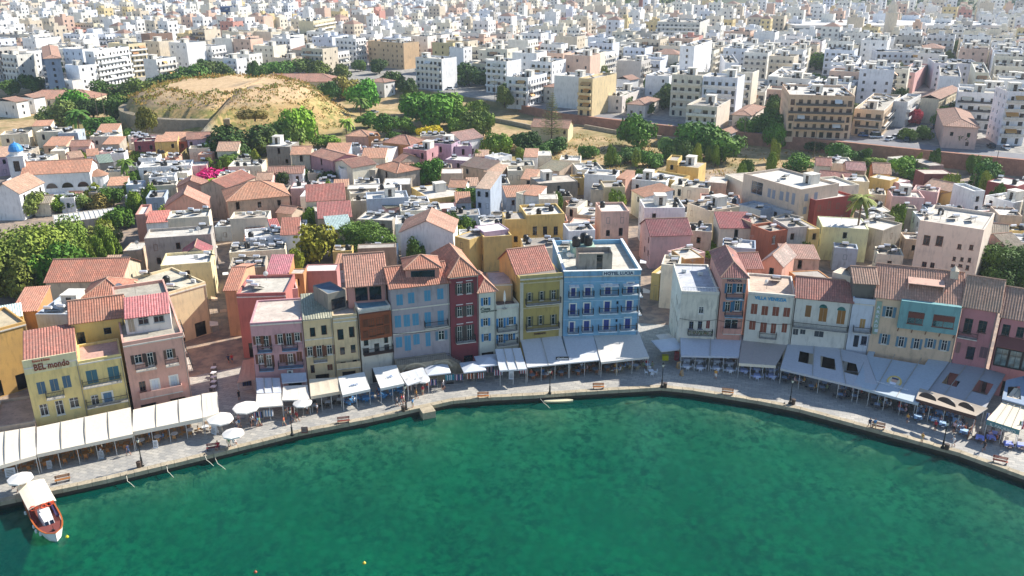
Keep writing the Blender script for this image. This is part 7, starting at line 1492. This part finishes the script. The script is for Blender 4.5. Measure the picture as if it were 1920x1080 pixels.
def board(c,x,y,ang,col,label,w=.6,h=1.1):
    mb=MB(); mb.hexa([(-w/2,-.25,0),(w/2,-.25,0),(w/2,-.22,0),(-w/2,-.22,0),(-w/2,-.02,h),(w/2,-.02,h),(w/2,.0,h),(-w/2,.0,h)],0); mb.hexa([(-w/2,.22,0),(w/2,.22,0),(w/2,.25,0),(-w/2,.25,0),(-w/2,.005,h),(w/2,.005,h),(w/2,.02,h),(-w/2,.02,h)],0)
    for k in range(4): mb.hexa([(-w*.35,-.232+k*.04,.25+k*.2),(w*.35,-.232+k*.04,.25+k*.2),(w*.35,-.225+k*.04,.33+k*.2),(-w*.35,-.225+k*.04,.33+k*.2),(-w*.35,-.25+k*.04,.25+k*.2),(w*.35,-.25+k*.04,.25+k*.2),(w*.35,-.24+k*.04,.33+k*.2),(-w*.35,-.24+k*.04,.33+k*.2)],1)
    o=mb.build('menu_board',[plain(col),plain('8a8880')],None,GU(c,x,y,0),ang); tag(o,label,'menu board','menu boards')
board(7,903,490,.2,'e4e4e4','white menu board under the slit awning'); board(7,590,550,.2,'b8bcc0','grey menu board before the framed awning'); board(7,290,608,.3,'b8bcc0','pale menu board left of the framed awning'); board(7,65,655,.3,'dfe3e8','wide white menu board by the seated pair',1.2,1.2); board(7,1245,410,-.5,'dfe3e8','leaning white menu board below the corner awning',1.,1.6); board(8,716,712,.1,'7a4a40','brown easel board standing alone on the sunny paving',.9,.9); board(8,12,720,-.6,'dfe3e8','tilted white board at the parasol',1.,1.5); board(10,225,395,.5,'c8a070','tan board at the entrance of the lilac awning',.7,1.2); board(10,252,455,.6,'c8a070','second tan board, nearer to the water',.6,1.); board(9,605,480,0,'dfe3e8','white board under the three-lamp awning',.8,1.4)
def rack(c,x,y,ang,label,cols,w=1.4,h=1.7):
    t=thing('display_rack',GU(c,x,y,0),ang,label,'display rack','souvenir racks'); mb=MB()
    for s in (-w/2,w/2): mb.bar((s,0,0),(s,0,h),.03)
    mb.bar((-w/2,0,h),(w/2,0,h),.03); mb.box(-w/2,w/2,-.25,.25,0,.05); mb.build('frame',plain('9a9a9a',.4),t)
    for k in range(10):
        mb=MB(); x0=-w/2+.05+k*(w-.1)/10; z=h-.1; mb.hexa([(x0,-.22,z-.9),(x0+w/12,-.22,z-.9),(x0+w/12,.22,z-.9),(x0,.22,z-.9),(x0,-.12,z),(x0+w/12,-.12,z),(x0+w/12,.12,z),(x0,.12,z)]); mb.build('garment',plain(cols[k%len(cols)],.9),t)
C1_=['2a3a6c','e4e4e4','b02838','4f88b8','1a1a22']; C2_=['7a4a3c','e4d8c8','c86a48','3a2a2a']
for a in ((8,270,375,.2,'rack of dark blue clothes at the alley shop',['1f2a4c','2a3a6c','14181c']),(8,205,600,.1,'rack of white and grey shirts beside the round parasol',['e4e4e4','8a8a90','b8b8c0']),(8,355,630,.1,'rack of blue and white shirts below the low white awning',C1_),(8,437,615,.1,'rack of pale souvenirs before the open shop front',['e4e4e4','c8b8a8','4f88b8']),(8,610,590,.1,'rack of coloured scarves near the lamp post',C2_),(8,1520,410,.2,'rack of hats under the leaning parasol',C2_),(8,1720,370,.2,'rack of patterned towels beside the square parasol',C1_),(8,1855,330,.2,'rack of blue and green towels by the stair foot',['3fa0b0','e4e4e4','2a6a8c']),(9,100,520,.1,'rack of turquoise towels before the stone arch',['3fa0b0','e4e4e4','2a6a8c']),(9,180,520,.1,'rack of blue and white prints left of the square parasol',C1_),(9,270,510,.1,'rack of brown bags under the square parasol',C2_),(9,355,505,.1,'rack of dark scarves right of the square parasol',['2a2a34','b8543c','dfe3e8']),(9,430,455,.1,'rack of white and blue plates under the high parasol',C1_),(9,500,480,.1,'rack of striped beach bags beside the three-lamp awning',['e4e4e4','b02838','2a3a6c']),(9,705,465,.1,'rack of red and white magnets at the awning post',['b02838','e4e4e4','8a8a90'])): rack(*a)
# stairs and arches of the lilac grey house
def stonearches():
    a=GU(3,160,1000,0); b_=GU(3,690,1000,0)
    p=footat(*U(3,160,930)); q=footat(*U(3,560,890)); e=Vector((q.x-p.x,q.y-p.y,0)); an=math.atan2(e.y,e.x); L=e.length; n=Vector((-e.y,e.x,0)).normalized(); o=p-n*2.6; o.z=0
    t=thing('stone_terrace',o,an,'old stone terrace with two shop arches and an iron-railed stair under the lilac grey house','terrace'); m=stone('a89c88',.9,'old_stone')
    mb=MB(); ops=[(.9,.02,4.6,2.7),(5.6,.02,8.6,2.6)]; wallgrid(mb,lambda u,d,z:(u,d,z),L,-.3,3.7,[o_ for o_ in ops if o_[2]<L-.1],0,1.2,1)
    for s in ((L,0,L,2.55),(0,2.55,0,0)): mb.face([(s[0],s[1],-.3),(s[2],s[3],-.3),(s[2],s[3],3.7),(s[0],s[1],3.7)])
    mb.face([(0,0,3.7),(L,0,3.7),(L,2.55,3.7),(0,2.55,3.7)]); mb.build('wall',[m,glass('1a1614')],t)
    mb=MB()
    for k in range(12): mb.box(L+.01+k*.45,L+.01+(k+1)*.45,.3,1.9,-.2,3.7-(k+1)*.3)
    mb.build('stair',m,t); mb=MB(); mb.bar((0,.1,4.6),(L,.1,4.6),.03); mb.bar((L,.1,4.6),(L+5.4,.3,1.),.03)
    for k in range(int(L/.3)): mb.bar((k*.3,.1,3.7),(k*.3,.1,4.6),.015)
    for k in range(16): mb.bar((L+k*.34,.1+.0125*k,3.6-k*.227),(L+k*.34,.1+.0125*k,4.6-k*.227),.015)
    mb.build('railing',plain('1c1e20',.5),t)
    for c_,w in ((2.75,1.85),(7.1,1.5)):
        mb=MB(); 
        for j in range(10):
            a0,a1=math.pi*j/10,math.pi*(j+1)/10; mb.hexa([(c_+w*math.cos(a0),-.12,2.2+w*.75*math.sin(a0)),(c_+(w+.35)*math.cos(a0),-.12,2.2+(w+.35)*.75*math.sin(a0)),(c_+(w+.35)*math.cos(a1),-.12,2.2+(w+.35)*.75*math.sin(a1)),(c_+w*math.cos(a1),-.12,2.2+w*.75*math.sin(a1)),(c_+w*math.cos(a0),-.003,2.2+w*.75*math.sin(a0)),(c_+(w+.35)*math.cos(a0),-.003,2.2+(w+.35)*.75*math.sin(a0)),(c_+(w+.35)*math.cos(a1),-.003,2.2+(w+.35)*.75*math.sin(a1)),(c_+w*math.cos(a1),-.003,2.2+w*.75*math.sin(a1))])
        mb.build('arch',stone('c0b49c',1.5,'arch_stone'),t)
stonearches()
# flags
def flag(c,x,y,z,cols,label,h=3.):
    t=thing('flag',GU(c,x,y,z)*1,0,label,'flag','flags'); t.location.z=0; mb=MB(); mb.bar((0,0,0),(0,0,z+h*.35),.03); mb.build('pole',plain('c8c8c8',.4),t)
    mb=MB()
    for k in range(3):
        for q in range(5): a=q*.08; mb.face([(.25*k+.02*math.sin(q),.05*math.sin(q*1.3+k),z+h*.3-.25*q-.02),(.25*k+.25,.05*math.sin(q*1.3+k+1),z+h*.3-.25*q-.05),(.25*k+.25,.05*math.sin(q*1.3+k+2.3),z+h*.3-.25*q-.3),(.25*k,.05*math.sin(q*1.3+k+1.3),z+h*.3-.25*q-.27)],k)
    mb.build('cloth',[plain(c_,.8) for c_ in cols],t)
flag(21,1145,560,2.6,('2a5a9c','e4e4e4','b8303c'),'drooping red, white and blue flag between the two right restaurants',2.4); flag(21,1625,680,3.0,('3a7a4c','e4e4e4','b8303c'),'drooping green, white and red flag over the padrino sign',2.4)
t=thing('flag',GU(8,1195,300,0),0,'small blue and white flag hanging beside the dark passage','flag','flags'); mb=MB(); [mb.box(.0,.5,-.02,.0,2.4+k*.16,2.4+(k+1)*.16,k%2) for k in range(9)]; mb.build('cloth',[plain('2a5a9c',.8),plain('e4e4e4',.8)],t); mb=MB(); mb.bar((-.05,0,0),(-.05,0,4),.025); mb.build('pole',plain('c8c8c8',.4),t)
# wooden fence of the slatted terrace
def fence():
    a=GU(21,875,880,0); b_=GU(21,975,690,0); L=(b_-a).length; an=math.atan2(b_.y-a.y,b_.x-a.x); t=thing('wooden_fence',a,an,'short brown wooden screen at the right side of the slatted terrace','fence'); mb=MB(); mb.box(0,L,-.03,.03,.1,1.1); mb.build('panel',plain('7a4a34'),t)
    for k in range(4): mb=MB(); mb.box(-.05,.05,-.06,.06,0,1.25); mb.build('post',plain('5a3626'),t,((L-.05)*k/3+.02,0,0))
fence()
# yellow crate and red fridge by the alley kiosk
g=GU(10,118,325,0); mb=MB(); mb.box(-.5,.5,-.35,.35,0,.8); mb.box(-.53,.53,-.38,.38,.8,.87); o=mb.build('ice_chest',plain('d8d020',.4),None,g); tag(o,'bright yellow chest under the grey-white kiosk parasol','chest')
g=GU(10,210,325,0); mb=MB(); mb.box(-.35,.35,-.3,.3,0,1.5); mb.box(-.3,.3,-.33,-.3,.15,1.4,1); o=mb.build('drinks_fridge',[plain('a82838',.4),glass('8a4a50')],None,g); tag(o,'red drinks fridge at the corner of the lilac awning','fridge')
# ---------- the boat
def boat():
    # bow towards the lower right of the picture
    s=G(62,925,-.4); w=G(105,1008,-.6); d=(Vector((w.x-s.x,w.y-s.y,0))); L=d.length+1.2; an=math.atan2(d.y,d.x)
    t=thing('excursion_boat',(s.x,s.y,-1.05),an,'small white excursion boat with a cream canopy and orange life rings, moored at the quay','boat')
    print('boat L',L); Bm=1.65; n=16; secs=[]
    for k in range(n+1):
        x=L*k/n; u=k/n; w_=Bm*(.86+.14*math.sin(min(1,u*2)*1.57))*(1 if u<.55 else math.sqrt(max(0,1-((u-.55)/.45)**2.3))); w_=max(.03,w_); sh=.75+.55*max(0,u-.3)**1.6*1.6+.1*(1-u)
        secs.append([(x,-w_,sh),(x,-w_*.93,sh*.55),(x,-w_*.78,.0),(x,0,-.45),(x,w_*.78,.0),(x,w_*.93,sh*.55),(x,w_,sh)])
    mb=MB(); ix=[[mb.addv(p) for p in s_] for s_ in secs]
    for a,b in zip(ix,ix[1:]):
        for k in range(6): mb.fi((a[k],a[k+1],b[k+1],b[k]))
    mb.fi(ix[0][::-1]); mb.build('hull',plain('e8e6e2',.4),t)
    mb=MB()
    for a,b in zip(secs,secs[1:]):
        for q,s_ in ((0,1),(6,-1)):
            p,r_=Vector(a[q]),Vector(b[q]); mb.hexa([p+Vector((0,-.06*s_,-.02)),r_+Vector((0,-.06*s_,-.02)),r_+Vector((0,.12*s_,-.02)),p+Vector((0,.12*s_,-.02)),p+Vector((0,-.06*s_,.07)),r_+Vector((0,-.06*s_,.07)),r_+Vector((0,.12*s_,.07)),p+Vector((0,.12*s_,.07))])
    mb.build('gunwale',plain('b8622c',.5),t)
    mb=MB(); dk=[[mb.addv((x*1.,-s_[0][1]*-1*.9,s_[0][2]-(.5 if x<L*.72 else .06))) for x in (s_[0][0],)]+[mb.addv((s_[6][0],s_[6][1]*.9,s_[6][2]-(.5 if s_[0][0]<L*.72 else .06)))] for s_ in secs]
    for a,b in zip(dk,dk[1:]): mb.fi((a[0],b[0],b[1],a[1]))
    mb.build('deck',plain('7c4038',.6),t)
    for s_ in (-1,1): mb=MB(); mb.box(L*.12,L*.6,s_*Bm*.82-.2,s_*Bm*.82+.2,.35,.78); mb.build('side_seat',plain('3a2f5c' if s_>0 else '8a3038',.7),t)
    x0,x1=L*.5,L*.8; mb=MB(); mb.hexa([(x0,-.75,.3),(x1,-.62,.4),(x1,.62,.4),(x0,.75,.3),(x0+.05,-.7,1.75),(x1-.75,-.55,1.45),(x1-.75,.55,1.45),(x0+.05,.7,1.75)]); cb=mb.build('cabin',plain('eceae6',.35),t)
    for s_ in (-1,1):
        mb=MB(); A_=Vector((x1-.75,.3*s_,1.45)); Z=Vector((x1,.31*s_,.4)); dd=(Z-A_); nn=Vector((dd.z*-1,0,dd.x)).normalized(); 
        if nn.x<0: nn=-nn
        q=[A_+dd*.08+Vector((0,-.21,0)),A_+dd*.6+Vector((0,-.23,0)),A_+dd*.6+Vector((0,.23,0)),A_+dd*.08+Vector((0,.21,0))]; mb.hexa([p+nn*.005 for p in q]+[p+nn*.03 for p in q]); mb.build('windscreen',glass('1c2636'),cb)
    mb=MB(); mb.box(x0+.1,x0+.95,-.5,.5,1.72,1.82); mb.build('roof_hatch',plain('f0eeea',.4),cb)
    mb=MB(); z=2.25; n=8
    for k in range(n):
        for q in range(6):
            def P(i,j): x=-.2+(L*.52+.2)*i/n; y=-Bm*1.02+2.04*Bm*j/6; return (x,y,z+.28*math.sin(math.pi*j/6)-.03*math.sin(i*1.57))
            mb.face([P(k,q),P(k+1,q),P(k+1,q+1),P(k,q+1)]); mb.face([(a,b,c-.05) for a,b,c in (P(k,q),P(k,q+1),P(k+1,q+1),P(k+1,q))])
    mb.build('canopy',plain('efe3cc',.85,name='canvas'),t); t.scale=(.92,.92,.92)
    for x in (0.05,L*.26,L*.5):
        for s_ in (-1,1): mb=MB(); mb.bar((x,s_*Bm*.95,.8),(x,s_*Bm*.98,2.25),.03); mb.build('canopy_post',plain('d0d0d0',.3,.6),t)
    for k,(x,y,s_) in enumerate(((L*.5,-1.15,1),(L*.5,-.7,0),(L*.52,.1,1),(L*.52,.75,1),(L*.52,1.2,0))):
        mb=MB()
        for j in range(12):
            a0,a1=2*math.pi*j/12,2*math.pi*(j+1)/12
            if s_: mb.bar((x+.1,y+.3*math.cos(a0),2.2+.3*math.sin(a0)),(x+.1,y+.3*math.cos(a1),2.2+.3*math.sin(a1)),.09,0,5)
        if s_: o=mb.build('life_ring',plain('e8603c',.6),t)
        else: m2=MB(); m2.box(x-.05,x+.2,y-.2,y+.2,2.0,2.45); m2.build('life_jacket',plain('e85a34',.8),t)
    for k,x in enumerate((L*.3,L*.62,L*.72,L*.8)): mb=MB(); w_=Bm*(1 if x<L*.6 else .9 if x<L*.75 else .72); mb.lathe([(.03,-.3),(.14,-.22),(.16,.1),(.13,.25),(.03,.3)],8,0,(x,-w_-.14,.35)); mb.build('fender',plain('ececec',.5),t)
    mb=MB(); mb.bar((L-.9,0,1.2),(L-.9,0,1.9),.04); mb.bar((L-1.1,-.15,1.25),(L-.75,.15,1.25),.1); mb.build('bow_bollard',plain('2a2a2a',.5),t)
    # gangway
    mb=MB(); mb.box(-2.2,-.1,-.25,.25,.95,1.0); mb.build('gangway',plain('a88a6c'),t)
boat()
def buoy(px,py,c,label): mb=MB(); mb.lathe([(.03,-.18),(.15,-.1),(.2,.02),(.14,.15),(.03,.22)],10); mb.bar((0,0,.2),(0,0,.3),.03,0); g=G(px,py,-1.05); o=mb.build('mooring_buoy',plain(c,.4),None,g); tag(o,label,'buoy','mooring buoys')
buoy(126,1007,'e8d820','small yellow buoy beside the boat bow'); buoy(683,1056,'e8c030','small yellow-orange buoy alone in the middle of the green water'); buoy(479,1073,'b05030','tiny reddish buoy at the bottom of the water')
g=GU(9,990,670,-1.05); mb=MB()
for k in range(8): 
    x0,x1=-2.3+k*.575,-2.3+(k+1)*.575; f=lambda x:.42*math.sqrt(max(0.02,1-(x/2.4)**2)); mb.hexa([(x0,-f(x0)*.6,-.1),(x1,-f(x1)*.6,-.1),(x1,f(x1)*.6,-.1),(x0,f(x0)*.6,-.1),(x0,-f(x0),.3),(x1,-f(x1),.3),(x1,f(x1),.3),(x0,f(x0),.3)])
o=mb.build('rowing_boat',plain('cfc8a8',.5),None,(g.x,g.y,-1.05),.05); tag(o,'narrow pale rowing boat lying along the quay wall','rowing boat')
for k,(c_,x,y,dx) in enumerate(((7,725,660,1.3),(7,960,605,1.1),(7,1180,540,1.4),(7,1240,560,1.6),(7,215,740,1.9),(9,840,650,1.5),(10,1100,690,1.2))):
    g=GU(c_,x,y,.1); mb=MB(); p0=Vector((0,.3,0)); P_=[p0+Vector((dx*q/8,-.9*min(1,q/3.),-1.25*(q/8.)**1.6)) for q in range(9)]
    for a,b_ in zip(P_,P_[1:]): mb.bar(a,b_,.035,0,5)
    mb.lathe([(.09,-.05),(.12,.1),(.06,.16)],8,1,(0,.3,0)); o=mb.build('mooring_rope',[plain('d8d0bc',.9),plain('3a3a3a',.6)],None,g); tag(o,'pale mooring rope tied to a ring and hanging over the kerb','rope','mooring ropes')
# ---------- cars
def carmesh(kind):
    def f():
        mb=MB(); L=4.2 if kind=='car' else 4.9; W=.85 if kind=='car' else .95; H_=.8; T_=1.42 if kind=='car' else 2.0
        mb.hexa([(-L/2,-W,.3),(L/2,-W,.3),(L/2,W,.3),(-L/2,W,.3),(-L/2+.06,-W+.04,H_),(L/2-.12,-W+.04,H_-.08),(L/2-.12,W-.04,H_-.08),(-L/2+.06,W-.04,H_)],0)
        f0,f1=(.75,.1) if kind=='car' else (1.5,.9)
        mb.hexa([(-L/2+.25,-W+.08,H_),(f0,-W+.08,H_),(f0,W-.08,H_),(-L/2+.25,W-.08,H_),(-L/2+.7,-W+.2,T_),(f1,-W+.2,T_),(f1,W-.2,T_),(-L/2+.7,W-.2,T_)],1)
        mb.box(-L/2+.75,f1-.05,-W+.22,W-.22,T_+.002,T_+.05,0); return mb.mesh('body',[plain('e0e0e0',.3),glass('20262c')])
    return shared('car'+kind,f)
def wheelm():
    def f(): mb=MB(); mb.bar((0,-.1,0),(0,.1,0),.31,0,12); mb.bar((0,-.115,0),(0,-.1,0),.18,1,8); mb.bar((0,.1,0),(0,.115,0),.18,1,8); return mb.mesh('wheel',[plain('161616',.8),plain('a0a0a0',.4,.6)])
    return shared('wheel',f)
def car(px,py,ang,col,label,kind='car'):
    p=G(px,py,6)
    for _ in range(3): g=T(p.x,p.y); p=G(px,py,g+.1)
    t=thing('parked_car' if kind=='car' else 'parked_van',(p.x,p.y,g+.07),rad(ang),label,'car' if kind=='car' else 'van','parked cars'); b=put('body',carmesh(kind),t); recol(b,0,col,'car_paint'); L=4.2
    for x in (-1.3,1.3):
        for y in (-.78,.78): put('wheel',wheelm(),t,(x,y,.31))
for q in ((1620,256,-5,'4a6a9c','blue car parked left of the white van on the rampart road'),(1668,263,38,'dfe3e8','white car at the front of the angled row in the side street'),(1680,259,38,'d8d8d8','silver car, second in the angled row of the side street'),(1690,255,38,'e8e8e8','white car at the back of the angled row in the side street'),(1700,264,60,'3a4a54','dark car standing in the side street'),(1735,245,20,'3a3e44','dark grey car in the parking lot left of the pink mansion'),(1752,240,20,'7a8088','grey car in the parking lot beside the dark one'),(1765,243,10,'c0c4c8','silver car in the parking lot near the pink mansion'),(1858,276,80,'26303c','dark car beside the pink mansion'),(1885,279,80,'dfe3e8','white car below the balustraded block'),(708,226,30,'dfe3e8','white car in the yard right of the hill'),(690,220,40,'3a3e44','dark car in the yard right of the hill'),(702,212,60,'8a8e94','grey car behind the white one in the hill yard'),(845,168,-20,'dfe3e8','white car on the road under the white balconies'),(1088,198,-25,'2a3444','dark blue car under the yellow side wall block'),(980,180,-20,'b8bcc0','silver car by the white block at the rampart corner'),(1500,244,-8,'7a2a2c','red car in the open garage'),(1535,246,-8,'8a9098','grey car in the open garage')): car(*q)
car(1643,258,-5,'e4e6e8','white van parked on the rampart road by the peach corner block','van')
# light poles
def pole(px,py,h,label):
    p=G(px,py,4)
    for _ in range(3): g=T(p.x,p.y); p=G(px,py,g)
    t=thing('utility_pole',(p.x,p.y,g),0,label,'pole','utility poles'); mb=MB(); mb.bar((0,0,-.3),(0,0,h),.14,0,6,.09); mb.build('mast',plain('6a5a4c'),t); mb=MB(); mb.bar((-.7,0,h-.4),(.7,0,h-.4),.05); mb.build('crossarm',plain('5a4c40'),t)
for q in ((853,212,11,'wooden pole left of the dry grass at the field'),(928,188,10,'wooden pole by the road at the rampart corner'),(1525,297,10,'tall pole on the brown field'),(1863,330,8,'pole at the foot of the dark rampart'),(188,245,14,'bare tall trunk-like pole in the left garden'),(202,248,16,'second bare pole in the left garden'),(1093,205,9,'pole on the rampart road by the yellow side wall'),(1395,258,8,'pole beside the tiny white house'),(1818,385,9,'lamp pole above the white cube tower house')): pole(*q)
# chimney of the far factory, water tower style mast
p=G(1200,34,20); t=thing('factory_chimney',(p.x,p.y,T(p.x,p.y)),0,'tall thin brick factory chimney in the hazy far town','chimney'); mb=MB(); mb.lathe([(2.4,-1),(1.6,34),(1.8,34.5),(1.8,36)],10); mb.build('shaft',plain('8a5a4c'),t)
p=G(1665,75,15); o=thing('church_tower',(p.x,p.y,T(p.x,p.y)),0,'slender cream church bell tower in the middle of the far town','bell tower'); mb=MB(); mb.box(-3,3,-3,3,-1,24); mb.box(-3.4,3.4,-3.4,3.4,24,25); mb.box(-2.2,2.2,-2.2,2.2,25,30); mb.lathe([(2.4,30),(1.8,32),(.1,34)],8); mb.build('shaft',plaster('dccdb4'),o)
p=G(1680,14,35); b=thing('sports_hall',(p.x-70,p.y,T(p.x,p.y)),0,'huge pale flat-roofed hall on the green hill beyond the town','hall'); mb=MB(); mb.box(0,150,0,60,-3,12); mb.box(-3,153,-3,63,12,14,1); mb.build('wall',[plain('7a8a98'),plain('dcd8d0')],b)
# ---------- label bookkeeping: whatever still shares words is told apart by its neighbours from left to right
def ordinal(n): return {1:'first',2:'second',3:'third',4:'fourth',5:'fifth',6:'sixth',7:'seventh',8:'eighth',9:'ninth',10:'tenth',11:'eleventh',12:'twelfth'}.get(n,'%d%s'%(n,'th' if 10<=n%100<=20 else {1:'st',2:'nd',3:'rd'}.get(n%10,'th')))
def dedupe():
    from collections import defaultdict
    g=defaultdict(list)
    for o in ALL: g[o['label']].append(o)
    for l,os_ in g.items():
        if len(os_)>1:
            os_.sort(key=lambda o: PX(o.location)[0])
            for k,o in enumerate(os_): o['label']='%s, %s from left'%(l,ordinal(k+1)) if k else l+', the leftmost'
    s=set()
    for o in ALL:
        if o['label'] in s: print('DUP',o['label'])
        s.add(o['label'])
        if len(o['label'].split())>16: o['label']=o['label'].replace(', left of three','').replace(' person,',',').replace(' from left',' in line').replace(' the ',' ')
        n=len(o['label'].split())
        if n>16 or n<4: print('LEN',n,o['label'])
dedupe()
bpy.context.view_layer.update(); dg=bpy.context.evaluated_depsgraph_get()
for o in [o for o in bpy.data.objects if o.type=='FONT']:
    me=bpy.data.meshes.new_from_object(o.evaluated_get(dg)); nm=o.name; pa=o.parent; mw=(o.location.copy(),o.rotation_euler.copy(),o.scale.copy()); bpy.data.objects.remove(o)
    q=bpy.data.objects.new(nm,me); COL.objects.link(q); q.parent=pa; q.location,q.rotation_euler,q.scale=mw
# ---------- haze
mb=MB(); mb.box(-2600,2600,-60,2950,-12,230); m=bpy.data.materials.new('haze'); m.use_nodes=True; ns,ls=m.node_tree.nodes,m.node_tree.links; ns.clear(); out=ns.new('ShaderNodeOutputMaterial'); pv=ns.new('ShaderNodeVolumePrincipled'); pv.inputs['Color'].default_value=(.74,.86,1,1); pv.inputs['Density'].default_value=.00013; pv.inputs['Anisotropy'].default_value=.2; ls.new(pv.outputs[0],out.inputs['Volume'])
if HAZE: o=mb.build('haze',m); o['kind']='stuff'; o['label']='thin pale summer haze over the far town'
# ---------- light and camera
w=bpy.data.worlds.new('World'); SC.world=w; w.use_nodes=True; ns,ls=w.node_tree.nodes,w.node_tree.links
EL,AZ=rad(37),rad(30)   # azimuth measured from +x towards +y
sk=ns.new('ShaderNodeTexSky'); sk.sky_type='NISHITA'; sk.sun_disc=False; sk.sun_elevation=EL; sk.sun_rotation=math.pi/2-AZ; sk.dust_density=.3; sk.ozone_density=3.; sk.air_density=1.; ls.new(sk.outputs[0],ns['Background'].inputs[0]); ns['Background'].inputs[1].default_value=.1
l=bpy.data.lights.new('sun','SUN'); l.energy=5.; l.angle=rad(.5); l.color=(1,.94,.85); lo=bpy.data.objects.new('sun',l); COL.objects.link(lo)
lo.rotation_euler=Vector((math.cos(EL)*math.cos(AZ),math.cos(EL)*math.sin(AZ),math.sin(EL))).to_track_quat('Z','Y').to_euler()
cd=bpy.data.cameras.new('camera'); cd.lens=F/1920*36; cd.sensor_width=36; cd.clip_start=1; cd.clip_end=6000; co=bpy.data.objects.new('camera',cd); COL.objects.link(co); co.location=(0,0,CH); co.rotation_euler=(math.pi/2-PIT,0,0); SC.camera=co
SC.view_settings.view_transform='Standard'; SC.view_settings.look='None'; SC.view_settings.exposure=EXPO; SC.view_settings.gamma=1
SC.cycles.volume_bounces=0; SC.cycles.max_bounces=6; SC.cycles.transparent_max_bounces=12; SC.cycles.use_denoising=True
print('objects',len(bpy.data.objects))
